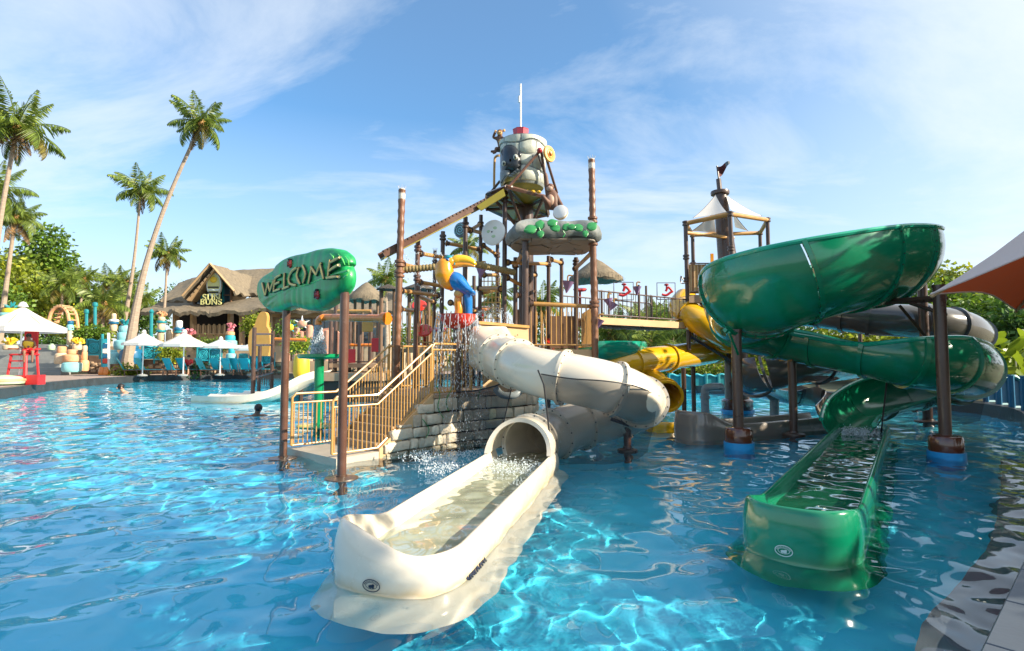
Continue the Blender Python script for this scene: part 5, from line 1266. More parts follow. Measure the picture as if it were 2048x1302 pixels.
for i in range(8):
    p = a.lerp(b, (i + .5) / 8) - bsd * .65 + V(0, 0, -.11); mb = MB(); mb.box((0, 0, 0), (.07, 1.2, .13), rotz(math.atan2(bdn.y, bdn.x))); mb.v = [v + p for v in mb.v]; mb.build('joist', M['darkbrown'], br_, False)
hz_ = P(1280, 573, 13.4).z - z_
for off in (.03, 1.28):
    railing(br_, [a - bsd * off, b - bsd * off], hz_, .15, .024, 'darkbrown', loop=False, low=.06, mid=.22, balr=.008)
    for f_ in (0, .42, .5, 1): mb = MB(); p = a.lerp(b, f_) - bsd * off; mb.tube([p, p + V(0, 0, hz_ + .02)], .028, 8); mb.build('rail_post', M['darkbrown'], br_)
for i, x in enumerate((1248, 1333)):
    wgt = thing('water_cannon', ('red water cannon on the near half of the bridge railing', 'red water cannon on the far half of the bridge railing')[i], 'water cannon', P(x, 597, 13 + i), 'water cannons on the bridge')
    c = P(x, 583, 12.95 + i * .9)
    mb = MB(); mb.tube(curve3([c + V(-.13, -.05, -.08), c + V(-.02, -.05, -.10), c + V(.10, -.05, -.02), c + V(.13, -.05, .0), c + V(.03, -.05, .10), c + V(-.03, -.05, .0)], 4), .03, 8); mb.build('barrel', M['paintred'], wgt)
    mb = MB(); mb.tube([c + V(0, 0, .08), c + V(0, 0, .20)], .02, 8); mb.ell(c + V(0, 0, .17), (.06, .05, .03)); mb.build('handle', M['darkred'], wgt)
    mb = MB(); fr = [c + V(-.24, 0, -.2), c + V(.22, 0, -.2), c + V(.22, 0, .22), c + V(-.24, 0, .22)]; mb.tube(fr + fr[:1], .012, 6); mb.build('guard_frame', M['darkbrown'], wgt)
t2 = thing('slide_tower', 'far slide tower of dark posts round a thick mast under white sail cloths', 'play tower', P(1462, 800, 15.5))
DM = 15.5
mb = MB(); pm0, pm1 = P(1474, 790, DM), P(1440, 386, DM); pb = V(pm0.x, DM, -.7); mb.tube([pb, V(pm0.x, DM, 2.4), V(pm0.x * .55 + pm1.x * .45, DM, 4), pm1], [.33, .31, .27, .18], 24); mb.build('mast', M['darkbrown'], t2, caustic=True)
mb = MB(); mb.lathe([(.45, -.72), (.45, .02), (.44, .05)], V(pm0.x, DM, 0), 28); mb.build('pedestal', M['poolblue'], t2, caustic=True)
mb = MB(); mb.lathe([(.40, .05), (.42, .09), (.42, .30), (.38, .34), (.33, .36)], V(pm0.x, DM, 0), 28); mb.build('pedestal_cap', M['cap'], t2)
mb = MB(); mb.lathe([(.2, -.06), (.25, -.05), (.26, 0), (.25, .05), (.12, .06)], pm1, 24); mb.build('mast_cap', M['darkbrown'], t2)
mb = MB(); mb.tube([pm1, P(1437, 358, DM)], .07, 10); mb.tube([P(1438, 362, DM), P(1434, 332, DM)], .025, 8); mb.build('flagstaff', M['darkbrown'], t2)
rows = []
for i in range(9):
    f_ = i / 8; rows.append([P(1435 + 24 * f_, 333 - 10 * f_ + 2.5 * math.sin(f_ * 6) , DM + .12 * math.sin(f_ * 5)), P(1439 + 21 * f_, 354 - 26 * f_ + 3 * math.sin(f_ * 6), DM + .12 * math.sin(f_ * 5 + .3))])
flg = thing('pennant_flag', 'small maroon pennant with a grey tip flying from the far tower mast', 'flag', P(1437, 345, DM))
mb = MB(); mb.sheet(rows[:6]); mb.sheet([[q + V(0, .012, 0) for q in r][::-1] for r in rows[:6]]); mb.build('flag_cloth', M['maroon'], flg)
mb = MB(); mb.sheet(rows[5:]); mb.sheet([[q + V(0, .012, 0) for q in r][::-1] for r in rows[5:]]); mb.build('flag_tip', M['deepgrey'], flg)
cor = [P(1371, 447, 14.4), P(1460, 428, 14.0), P(1535, 440, 15.6), P(1520, 466, 17.0), P(1385, 470, 16.6)]
foot = [(1380, 700), (1472, 620), (1540, 640), (1524, 640), (1392, 690)]
for i, (c, (fx_, fy_)) in enumerate(zip(cor, foot)):
    mb = MB(); bp_ = P(fx_, fy_, c.y); mb.tube([c, V(c.x * .5 + bp_.x * .5, c.y, bp_.z)], .055, 12)
    for z_ in (.9, 1.5): collar(mb, c + V(0, 0, -z_), .055)
    collar(mb, c, .055); mb.build('post', M['darkbrown'], t2)
ctr = P(1462, 425, DM)
for i in range(5):
    p, q = cor[i], cor[(i + 1) % 5]
    if i in (0, 1): q = cor[i + 1]
    mb = MB(); mb.tube([p, q], .06, 10); mb.build('log_pipe', M['log'], t2)
mb = MB(); mb.tube([cor[0] + V(0, 0, -.25), V(pm0.x, DM, cor[0].z - .15)], .05, 10); mb.build('log_pipe', M['log'], t2)
def sail(lab, a_, b_, c_, sag=.18):
    rows = []
    for i in range(9):
        f_ = i / 8; p, q = a_.lerp(b_, f_), a_.lerp(c_, f_); row_ = []
        for j in range(9):
            g_ = j / 8; e_ = p.lerp(q, g_); bow = sag * (f_ * (1 - f_) * 2 + f_ * g_ * (1 - g_) * 3)
            mid_ = (a_ + b_ + c_) / 3; e_ = e_ + (mid_ - e_) * (.28 * f_ * g_ * (1 - g_) * 4 * f_ + .0) + V(0, 0, -bow * .5)
            row_.append(e_)
        rows.append(row_)
    o_ = thing('shade_sail', lab, 'sail', c_, 'shade sails on the far tower'); mb = MB(); mb.sheet(rows); mb.sheet([[q + V(0, .006, .012) for q in r][::-1] for r in rows]); mb.build('sail_cloth', M['cloth'], o_)
    mb = MB(); mb.tube([r[0] for r in rows], .008, 5); mb.build('edge_rope', M['darkbrown'], o_)
sail('left white sail cloth tied high on the far tower mast', P(1431, 390, 15.2), P(1386, 436, 14.5), P(1453, 424, 14.2))
sail('right white sail cloth stretched from mast top to the outer post', P(1452, 390, 15.4), P(1524, 432, 15.5), P(1463, 420, 14.3))
sail('lower left white sail cloth hanging behind the mast', P(1428, 425, 15.9), P(1384, 462, 16.4), P(1432, 468, 16.9), .1)
sail('lower right white sail cloth hanging behind the mast', P(1466, 425, 16), P(1496, 462, 16.9), P(1470, 455, 16.9), .1)
zp = P(1390, 595, 15).z
mb = MB(); fl = [V(P(1378, 595, 14.2).x, 14.2, zp), V(P(1480, 595, 14.2).x, 14.2, zp), V(P(1545, 595, 15.8).x, 15.8, zp), V(P(1530, 595, 17).x, 17, zp), V(P(1388, 595, 16.8).x, 16.8, zp)]
mb.prism([p + V(0, 0, -.22) for p in fl], (0, 0, .2)); mb.build('deck_slab', M['stair'], t2, False)
mb = MB(); mb.prism([p + V(0, 0, -.62) for p in fl], (0, 0, .06)); mb.build('lower_slab', M['darkbrown'], t2, False)
mb = MB(); mb.prism([fl[0] + V(.02, 0, .02), fl[0] + V(.55, 0, .02), fl[0] + V(.55, 0, .78), fl[0] + V(.02, 0, .78)], (0, .04, 0)); mb.build('yellow_panel', M['rail'], t2, False)
for i in range(6): mb = MB(); mb.box(fl[0] + V(.06 + i * .09, -.012, .40), (.035, .02, .7)); mb.build('slat', M['tan'], t2, False)
railing(t2, [fl[0] + V(.02, -.03, 0), fl[1] + V(0, -.03, 0), fl[2] + V(0, -.03, 0)], 1.05, .16, .022, 'darkbrown', loop=False, low=.06, mid=.25, balr=.009)
for (x0, y0, d0, x1, y1, d1) in ((1381, 660, 14.4, 1384, 672, 14.4), (1380, 664, 14.4, 1465, 664, 15.3), (1381, 672, 14.4, 1462, 722, 15.2), (1381, 660, 14.4, 1470, 700, 15.3)):
    mb = MB(); mb.tube([P(x0, y0, d0), P(x1, y1, d1)], .05, 4); mb.build('bracket', M['darkbrown'], t2, False)
for x, y, d in ((1425, 480, 15), (1400, 480, 15)): pass
mb = MB(); mb.tube(curve3([P(1366, 560, 14.2), P(1362, 552, 14.2), P(1362, 566, 14.2), P(1372, 566, 14.2)], 3), .015, 6); mb.build('hand_loop', M['darkbrown'], t2)
for j, (x, y, c_) in enumerate(((1424, 540, 'toucanorange'), (1422, 512, 'toucanorange'))):
    mb = MB(); mb.box(P(1424, 520 + j * 14, 14.9), (.08, .04, .35 - j * .1)); mb.build('notice_board', M[c_] if j == 0 else M['tealpaint'], t2, False)
# green tub slide end seen behind the right bamboo post
tub = thing('green_tub', 'open green half bowl slide end behind the right bamboo post', 'water slide', P(1235, 720, 14.5))
pth = curve3([P(1150, 695, 13.6), P(1200, 690, 13.4), P(1245, 690, 13.8), P(1262, 692, 15)], 5)
mb = MB(); mb.flume(pth, .48, -1.55, 1.75, .03, 20); mb.build('flume_section', M['teal'], tub)
mb = MB(); mb.tube([V(pth[8].x, pth[8].y, -.7), pth[8] - V(0, 0, .47)], .06, 10); mb.build('support_post', M['darkbrown'], tub, caustic=True)
# grey plumbing bends rising from the pool
for i, (x0, x1, d, dd) in enumerate(((1410, 1450, 15, 14.6), (1548, 1512, 14.2, 13.8))):
    pp = thing('water_pipe', ('grey bent water pipe left of the tower mast', 'blue grey bent water pipe right of the tower mast')[i], 'pipe', V(P(x0, 790, d).x, d, 0), 'bent pipes beside the tower mast')
    mb = MB(); x_ = P(x0, 790, d).x; zt_ = P(x0, 775, d).z; mb.tube(curve3([V(x_, d, -.7), V(x_, d, 0), V(x_, d, zt_ - .12), V(x_ + .1 * (1 if x1 > x0 else -1), d, zt_), V(P(x1, 775, d).x, d + .3, zt_)], 5), .11, 14); mb.build('pipe', M['pvc'], pp, caustic=True)
    mb = MB(); mb.tube([V(x_, d, zt_ - .3), V(x_, d, zt_ - .22)], .135, 14); mb.build('pipe_collar', M['pvc'], pp)
# thatched shade hut behind the bridge start
def thatch_hut(label, px, py_top, py_rim, px_half, d, mt, posts=1, group=None, z0=.0):
    c = P(px, py_rim, d); r = px_half / F * d; h = P(px, py_top, d).z - c.z
    t_ = thing('thatched_hut', label, 'hut', V(c.x, d, z0), group)
    rows = []; n = 40; rnd = random.Random(int(px))
    for k, (rr_, zz_) in enumerate(((.05, 1.04), (.25, .88), (.55, .55), (.85, .20), (1.0, .02), (1.04, -.12), (1.0, -.20), (.8, -.02), (.3, .5))):
        rows.append([c + V(math.cos(2 * PI * i / n) * r * rr_ * (1 + rnd.uniform(-.03, .03) * (k > 1)), math.sin(2 * PI * i / n) * r * rr_ * (1 + rnd.uniform(-.03, .03) * (k > 1)), h * zz_ + (rnd.uniform(-.09, .05) * h * (k in (5, 6)))) for i in range(n)])
    mb = MB(); mb.sheet([q + q[:1] for q in rows[::-1]]); mb.build('thatch_roof', mt, t_, True, 40)
    mb = MB()
    for i in range(900):
        a_ = rnd.uniform(0, 2 * PI); r0 = r * rnd.uniform(.1, 1.03); q = c + V(math.cos(a_) * r0, math.sin(a_) * r0, h * (1.02 - r0 / r) + .02); e_ = q + V(math.cos(a_) * r * .13, math.sin(a_) * r * .13, -h * rnd.uniform(.10, .26)); s_ = V(-math.sin(a_), math.cos(a_), 0) * .011 * r
        mb.add([q - s_, q + s_, e_ + s_ * .5, e_ - s_ * .5], [[0, 1, 2, 3]])
    o = mb.build('thatch_straw', mt, t_, False); o['kind'] = 'stuff'
    for i in range(posts):
        x = c.x + (0 if posts == 1 else (-.6 + 1.2 * i / (posts - 1)) * r); mb = MB(); mb.tube([V(x, d, z0), V(x, d, c.z + h * .3)], .07, 10); mb.build('post', M['wood'], t_)
    return t_
thatch_hut('thatched round hut roof on a post behind the bridge start', 1192, 520, 556, 52, 18.5, M['thatch'], 1, z0=-.7)
thatch_hut('thatched hut half hidden between the welcome sign and the bamboo post', 733, 566, 597, 38, 27, M['thatch'], 4, z0=-.7)
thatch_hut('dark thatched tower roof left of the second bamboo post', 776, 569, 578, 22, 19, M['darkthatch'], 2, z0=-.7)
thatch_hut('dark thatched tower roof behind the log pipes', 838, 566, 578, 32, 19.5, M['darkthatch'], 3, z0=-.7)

# ================================================================== STRIPED CANOPY at right
cp = thing('striped_canopy', 'big orange red and pale striped canvas canopy cut off by the right edge', 'parasol', V(6.9, 6.35, .06))
apx = V(6.9, 6.1, 3.95); c0 = P(1862, 588, 6.5)
c1 = V(6.0, 4.0, 2.25); c2 = V(9.2, 5.7, 2.25); c3 = V(7.9, 8.6, 2.25)
crn = [c0, c1, c2, c3]
for i in range(4):
    p, q = crn[i], crn[(i + 1) % 4]; NS_ = 6
    for s_ in range(NS_):
        rows = []
        for k_ in range(7):
            f_ = k_ / 6; row_ = []
            for j in range(4):
                g_ = (s_ + j / 3) / NS_; e_ = p.lerp(q, g_); sag = (.72 if i == 0 else .16) * math.sin(PI * g_); x_ = apx.lerp(e_, f_) - V(0, 0, .22 * math.sin(PI * f_) * (.6 + .4 * math.sin(PI * g_))) + (apx - e_).normalized() * sag * f_
                row_.append(x_)
            rows.append(row_)
        if i == 0 or i == 3:
            pass
        mb = MB(); mb.sheet(rows[::-1]); mb.build('canvas_panel', M['redcloth'] if i >= 2 else M['pinkcloth'], cp)
    ev = [p.lerp(q, j / 12) + (apx - p.lerp(q, j / 12)).normalized() * (.72 if i == 0 else .16) * math.sin(PI * j / 12) for j in range(13)]
    mb = MB(); mb.tube(ev, .012, 5); mb.build('hem', M['pinkcloth'], cp)
    mb = MB(); mb.tube([apx - V(0, 0, .1), apx.lerp(p, .5) - V(0, 0, .26), p - V(0, 0, .03)], .022, 6); mb.build('rib', M['palewood'], cp)
mb = MB(); mb.tube([V(6.9, 6.1, .06), apx], .05, 12); mb.build('pole', M['white'], cp)
mb = MB(); mb.box(V(6.9, 6.1, .12), (.6, .6, .10), bev=.03); mb.build('foot', M['concrete'], cp)
# ================================================================== TREES
rnd = random.Random(3)
FR = []
def frond_mesh(seed, droop, yellow=False):
    r = random.Random(seed); mb = MB(); n = 22; pts = []; p = V(0, 0, 0); ang = .75
    for i in range(n + 1):
        pts.append(p.copy()); ang -= (droop * (.35 + 1.3 * i / n)) / n; p = p + V(math.cos(ang), 0, math.sin(ang)) / n
    mb.tube(pts[::2], [.013 * (1 - .8 * i / (n / 2)) + .003 for i in range(len(pts[::2]))], 4, False)
    for i in range(2, n + 1):
        t = (pts[i] - pts[i - 1]).normalized(); L = .30 * math.sin(PI * min(1, .12 + .86 * (i / n) ** .8)) + .05
        for s_ in (-1, 1):
            for h_ in (0, .5):
                b_ = pts[i - 1].lerp(pts[i], h_); up = t.cross(V(0, 1, 0)) * -1
                d = (t * r.uniform(.45, .75) + V(0, s_, 0) * .75 + V(0, 0, -1) * (r.uniform(.15, .6) + .55 * droop * i / n) + up * .1).normalized()
                l_ = L * r.uniform(.8, 1.1); w_ = .017; e_ = b_ + d * l_ + V(0, 0, -.10 * l_); m_ = b_ + d * l_ * .5
                mb.add([b_, m_ + t * w_, e_, m_ - t * w_], [[0, 1, 2, 3]])
    me = bpy.data.meshes.new('frond'); me.from_pydata(mb.v, [], mb.f); me.materials.append(M['frond2'] if yellow else M['frond']); me.update(); return me
FR = [frond_mesh(1, .55), frond_mesh(2, 1.0), frond_mesh(3, 1.5), frond_mesh(4, 2.0), frond_mesh(5, 2.5), frond_mesh(6, 2.2, True)]
FR.append(frond_mesh(7, .6, True)); FR[6].materials.clear(); FR[6].materials.append(M['deadfrond'])
def palm(label, bx, by, d, tx, ty, size, seed, bend=(0, 0), nf=18, tr=.16, d2=None, z0=None, group='coconut palms round the pool', wind=0.0):
    r = random.Random(seed); b = P(bx, by, d); tp = P(tx, ty, d2 or d)
    if z0 is not None: b.z = z0
    t_ = thing('palm_tree', label, 'palm tree', b, group)
    n = 26; pts = [b.lerp(tp, i / n) + V(bend[0], 0, bend[1]) * math.sin(PI * i / n) for i in range(n + 1)]
    rs = [tr * (1.25 * (1 - i / n) ** 3 + .55 + .25 * (1 - i / n)) * (1 + .035 * (i % 2)) for i in range(n + 1)]
    mb = MB(); mb.tube(pts, rs, 10); mb.build('trunk', M['bark'], t_)
    mb = MB(); mb.ell(tp + V(0, 0, .05), (tr * 1.6, tr * 1.6, tr * 2.2), None, 10, 6); mb.build('crown_shaft', M['log'], t_)
    for i in range(r.randint(3, 6)):
        a_ = r.uniform(0, 6.28); mb = MB(); mb.ell(tp + V(math.cos(a_) * tr * 1.6, math.sin(a_) * tr * 1.6, -.1), tr * .8, None, 8, 5); mb.build('coconut', M['log'], t_)
    for i in range(nf):
        f_ = (i + .5) / nf; az_ = i * 2.39996 + r.uniform(-.25, .25)
        pitch = (-.85 if f_ < .2 else -.55 + .9 * f_) * -1      # young fronds stand up, old ones hang
        el = 1.0 - 1.75 * f_ + r.uniform(-.12, .12)
        me = FR[min(4, max(0, int(f_ * 4.2)))] if not (f_ > .86 and r.random() < .5) else FR[5]
        o = bpy.data.objects.new('frond', me); s_ = size * r.uniform(.82, 1.08) * (.85 if f_ < .12 else 1)
        o.location = tp - b + V(0, 0, .1); o.rotation_mode = 'QUATERNION'
        o.rotation_quaternion = (Matrix.Rotation(az_, 3, 'Z') @ Matrix.Rotation(-(el - .35), 3, 'Y') @ Matrix.Rotation(r.uniform(-.3, .3), 3, 'X')).to_quaternion(); o.scale = (s_, s_, s_)
        link(o, t_, tp)
    for i in range(r.randint(1, 3)):       # dead fronds hanging against the trunk
        a_ = r.uniform(0, 6.28); o = bpy.data.objects.new('dead_frond', FR[6]); o.location = tp - b + V(math.cos(a_) * tr * .8, math.sin(a_) * tr * .8, -.05); o.rotation_mode = 'QUATERNION'
        o.rotation_quaternion = (Matrix.Rotation(a_, 3, 'Z') @ Matrix.Rotation(r.uniform(1.5, 1.85), 3, 'Y')).to_quaternion(); s_ = size * r.uniform(.6, .85); o.scale = (s_, s_ * .6, s_); link(o, t_, tp)
def leafy(name, label, base, crowns, n, leaf, mt, seed, trunk=True, trunk_r=.2, cat='tree', group=None, flat=1.0, tmt='darkbark'):
    """crowns: list of (centre, (rx,ry,rz)); leaves gather in clumps spread through the crowns"""
    r = random.Random(seed); t_ = thing(name, label, cat, base, group)
    vs, fs = [], []; vol = [c[1][0] * c[1][2] for c in crowns]; tot = sum(vol)
    for (c, R_), v_ in zip(crowns, vol):
        k = max(6, int(n * v_ / tot / 26))
        for _ in range(k):
            while True:
                p = V(r.uniform(-1, 1), r.uniform(-1, 1), r.uniform(-1, 1)); l_ = p.length
                if .45 < l_ < 1.0 and r.random() < l_ ** 2: break
            p *= 1 + .16 * noise.noise(p * 2.3 + V(seed, 0, 0)) + .1 * noise.noise(p * 5 + V(seed, 0, 0))
            q = c + V(p.x * R_[0], p.y * R_[1], p.z * R_[2]); cr = leaf * r.uniform(1.6, 3.4)
            for _ in range(26):
                u_ = V(r.gauss(0, 1), r.gauss(0, 1), r.gauss(0, .7)); u_.normalize(); s_ = q + u_ * cr * r.random() ** .5
                d_ = (u_ + V(r.uniform(-.6, .6), r.uniform(-.6, .6), r.uniform(-.9, .3))).normalized(); w_ = d_.cross(V(r.uniform(-1, 1), r.uniform(-1, 1), r.uniform(-1, 1))).normalized() * leaf * .30
                L_ = leaf * r.uniform(.6, 1.2); b_ = len(vs); vs += [s_, s_ + d_ * L_ * .5 + w_, s_ + d_ * L_, s_ + d_ * L_ * .5 - w_]; fs.append([b_, b_ + 1, b_ + 2, b_ + 3])
    mb = MB(); mb.v = vs; mb.f = fs; mb.m = [0] * len(fs); o = mb.build('crown', M[mt], t_, False)
    if trunk:
        mb = MB(); base = Vector(base); top = sum((c[0] for c in crowns), V(0, 0, 0)) / len(crowns)
        fk = base.lerp(top, .45); mb.tube([base, base.lerp(fk, .5) + V(trunk_r * .5, 0, 0), fk], [trunk_r * 1.3, trunk_r, trunk_r * .8], 9)
        for c in crowns: mb.tube([fk, fk.lerp(c[0], .5) + V(0, 0, .1 * (c[0] - fk).length), c[0]], [trunk_r * .7, trunk_r * .45, trunk_r * .15], 7)
        mb.build('trunk', M[tmt], t_)
    return t_
palm('tall slender coconut palm leaning right in front of the restaurant', 252, 742, 37, 402, 250, 2.45, 1, (-.9, 0), 19, .20, z0=.35)
palm('second tall coconut palm left of the leaning one', 232, 640, 48, 281, 384, 2.7, 2, (.35, 0), 17, .17, z0=.3)
palm('large coconut palm crown cut off at the upper left edge', -22, 560, 34, 34, 258, 3.1, 3, (-.3, 0), 18, .19, z0=.3)
palm('leaning coconut palm low at the left edge', 0, 540, 44, 30, 440, 2.7, 4, (0, 0), 18, .22, z0=.3)
palm('coconut palm half out of frame at the left edge', -40, 640, 40, -14, 385, 2.8, 5, (0, 0), 16, .22, z0=.3)
palm('bushy coconut palm rising left of the restaurant roof', 315, 660, 45, 334, 510, 2.0, 6, (.2, 0), 18, .14, z0=.3)
palm('small coconut palm among the trees behind the ribbed arch', 148, 690, 60, 167, 560, 2.3, 7, (0, 0), 16, .2, z0=.3)
palm('drooping coconut palm left of the small one behind the arch', 122, 690, 58, 125, 575, 3.0, 8, (0, 0), 17, .2, z0=.3)
palm('short palm with long upright fronds behind the hedge', 205, 700, 45, 207, 612, 2.6, 9, (0, 0), 15, .2, z0=.3)
palm('palm crown showing between the two tall palms', 222, 690, 66, 222, 566, 2.8, 10, (0, 0), 16, .2, z0=.3)
palm('dark palm crown right of the second tall palm', 252, 690, 62, 252, 566, 2.4, 11, (0, 0), 16, .2, z0=.3)
palm('pale trunked palm against the broadleaf trees at left', 27, 690, 62, 36, 540, 3.0, 12, (0, 0), 16, .2, z0=.3)
palm('low palm beside the restaurant eave', 270, 690, 55, 276, 605, 2.6, 13, (0, 0), 15, .2, z0=.3)
palm('palm tops seen through the tower left of the toucan', 775, 690, 40, 772, 562, 1.9, 14, (0, 0), 16, .16, z0=.3)
palm('palm crown behind the tower above the toucan', 930, 690, 46, 934, 497, 2.0, 15, (0, 0), 15, .16, z0=.3)
palm('palm seen between the tower posts near the red dish', 848, 700, 42, 850, 612, 2.2, 16, (0, 0), 15, .16, z0=.3)
fx = [(1225, 668, 40), (1262, 660, 44), (1290, 650, 40), (1322, 655, 46), (1345, 645, 42), (1378, 668, 38), (1405, 660, 46), (1300, 690, 36), (1425, 690, 44), (1250, 690, 50), (1085, 610, 44), (988, 600, 48)]
for i, (x, y, d) in enumerate(fx):
    lab = ('palm low behind the green tub', 'palm just right of the green tub', 'palm below the near half of the bridge', 'palm below the middle of the bridge', 'tallest palm below the far half of the bridge', 'palm beside the yellow slide support post', 'palm left of the far tower mast', 'short palm directly above the yellow tube', 'short palm left of the tower mast foot', 'far palm above the cream slide', 'palm between the upper deck posts', 'palm seen behind the red dish spray')[i]
    palm(lab, x, 740, d, x + (i % 3 - 1) * 4, y, 2.6, 30 + i, (0, 0), 16, .15, z0=.3, group='palms beyond the far pool fence')
def ball(px, py, d, rx, rz, ry=None): k = d / F; return (P(px, py, d), (rx * k, (ry or rx) * k, rz * k))
def tree_px(label, d, cr, n, leaf, mt, seed, name='broadleaf_tree', group=None, trunk=True, cat='tree'):
    cs = [ball(x, y, d + (i % 3 - 1) * 1.5, rx, rz) for i, (x, y, rx, rz) in enumerate(cr)]
    b = P(cr[0][0], 720, d); b.z = .3
    return leafy(name, label, b, cs, n, leaf, mt, seed, trunk, .25, cat, group)
tl_ = 'broadleaf trees behind the terrace'
tree_px('tallest broadleaf tree in the grove at left', 66, [(95, 500, 32, 42), (70, 560, 45, 55), (112, 560, 32, 55)], 6500, .55, 'leaf', 1, group=tl_)
tree_px('rounded tree at the far left edge of the grove', 60, [(15, 570, 42, 55), (45, 620, 45, 45)], 4200, .5, 'leaf2', 2, group=tl_)
tree_px('dark leaved tree in the middle of the grove', 70, [(150, 620, 48, 52), (110, 640, 40, 45)], 4200, .5, 'leaf3', 3, group=tl_)
tree_px('low yellow green tree behind the ribbed arch', 58, [(160, 650, 34, 30), (190, 640, 30, 32)], 3000, .4, 'leaf2', 4, group=tl_)
tree_px('wide dark tree line left of the restaurant roof', 75, [(225, 615, 45, 40), (265, 620, 40, 42), (300, 640, 30, 35)], 4500, .5, 'leaf3', 5, group=tl_)
tree_px('leafy tree in front of the grove at the left edge', 48, [(-10, 610, 45, 45), (15, 650, 40, 30)], 3000, .4, 'leaf', 6, group=tl_)
tree_px('tree peeking above the restaurant eave', 70, [(360, 600, 30, 22), (385, 590, 22, 18)], 1800, .4, 'leaf3', 7, group=tl_)
tf = 'trees beyond the far pool fence'
for i, (lab, d, cr, mt) in enumerate((('dark tree behind the near bridge half', 56, [(1230, 690, 40, 30), (1270, 700, 40, 30)], 'leaf3'), ('tree behind the yellow slide', 58, [(1320, 690, 40, 36), (1350, 700, 40, 36)], 'leaf'), ('tree behind the far tower mast', 54, [(1400, 690, 36, 38), (1440, 690, 40, 44)], 'leaf3'),
        ('low dark tree behind the rock canopy posts', 60, [(1080, 680, 55, 40), (1140, 690, 50, 40)], 'leaf3'), ('tree between tower mast and green slide', 40, [(1520, 700, 40, 40), (1570, 710, 40, 40)], 'leaf2'), ('low trees left of the toucan pole', 62, [(830, 690, 50, 36), (900, 690, 45, 38)], 'leaf'), ('trees behind the orange spout', 66, [(960, 680, 50, 36), (1010, 690, 50, 36)], 'leaf3'))):
    tree_px(lab, d, cr, 3200, .42, mt, 40 + i, group=tf)
tr_ = 'trees behind the green slide at right'
for i, (lab, d, cr, n_, mt) in enumerate((('bright tree right of the grey tube', 26, [(1975, 640, 50, 42), (2040, 620, 55, 55)], 5200, 'leaf'), ('dark tree at the right edge', 22, [(2035, 665, 32, 40), (2085, 640, 45, 60)], 4200, 'leaf3'), ('tree behind the grey tube', 30, [(1880, 620, 45, 50), (1830, 640, 45, 45)], 4600, 'leaf'), ('tall thin branched tree above the green slide bend', 33, [(1895, 570, 30, 32), (1960, 590, 35, 38)], 2600, 'leaf2'),
        ('bushy tree under the grey tube', 28, [(1720, 690, 60, 42), (1790, 700, 55, 40)], 4200, 'leaf2'), ('yellow green tree behind the green slide bend', 24, [(1870, 710, 55, 38), (1930, 700, 45, 45)], 4400, 'leaf2'), ('tree between the green slide and grey flume', 32, [(1620, 700, 50, 42), (1670, 720, 45, 40)], 3600, 'leaf3'))):
    tree_px(lab, d, cr, n_, .26 if d < 28 else .3, mt, 60 + i, group=tr_)
# broad leaf shrub by the right fence: big single leaves
sh = thing('banana_shrub', 'bright shrub with large yellow green leaves behind the right fence', 'shrub', P(2010, 760, 17))
r = random.Random(9)
def big_leaf_mesh():
    rows = []
    for i in range(7):
        f_ = i / 6; w_ = .13 * math.sin(PI * min(1, .08 + .92 * f_)) ** .8; rows.append([V(x * w_, f_ * .0 + math.sin(f_ * 1.2) * .55, .75 * f_ - .35 * f_ * f_ - .02 * (1 - abs(x))) for x in (-1, 0, 1)])
    mb = MB(); mb.sheet(rows); me = bpy.data.meshes.new('leaf'); me.from_pydata(mb.v, [], mb.f); me.materials.append(M['brightleaf']); me.polygons.foreach_set('use_smooth', [True] * len(mb.f)); return me
BL = big_leaf_mesh()
for i in range(60):
    p = P(r.uniform(1965, 2060), r.uniform(690, 765), r.uniform(16.5, 18.5)); inst('leaf', BL, sh, p, (r.uniform(-.3, .5), r.uniform(-.5, .5), r.uniform(0, 6.28)), r.uniform(.7, 1.3))
for i in range(8):
    p = P(1970 + i * 12, 760, 17.4); mb = MB(); mb.tube([V(p.x, p.y, .2), V(p.x + r.uniform(-.2, .2), p.y, 1.5)], .03, 6); mb.build('stem', M['leaf2'], sh)
# trees standing on the right-hand deck outside the picture (unseen; their shade falls on the green slide, high crowns added and shaped to shade the water)
gsd = 'shade trees on the right hand deck'
for i, (lab, x, y, z0_, z1_, rx, n_) in enumerate((('low leafy tree beside the right deck', 11.2, 1.9, .8, 4.5, 1.25, 3600), ('second leafy tree beside the right deck', 11.2, 5.3, .6, 5.0, 1.6, 4200), ('taller tree right of the striped canopy', 10.2, 7.9, .9, 6.2, 1.25, 4600), ('tallest tree right of the striped canopy', 12.3, 10.1, .9, 6.9, 1.3, 4600), ('unseen high crowned tree near the corner of the deck, shaped to shade the water', 8.6, .45, 5.7, 9.8, 1.8, 6000), ('second unseen high crowned tree on the deck, shaped to shade the water', 9.6, -1.5, 5.6, 9.6, 1.8, 6000))):
    leafy('deck_tree', lab, V(x, y, .06), [(V(x, y, (z0_ + z1_) / 2), (rx, rx, (z1_ - z0_) / 2))], n_, .26, 'leaf3', 90 + i, True, .14, 'tree', gsd)
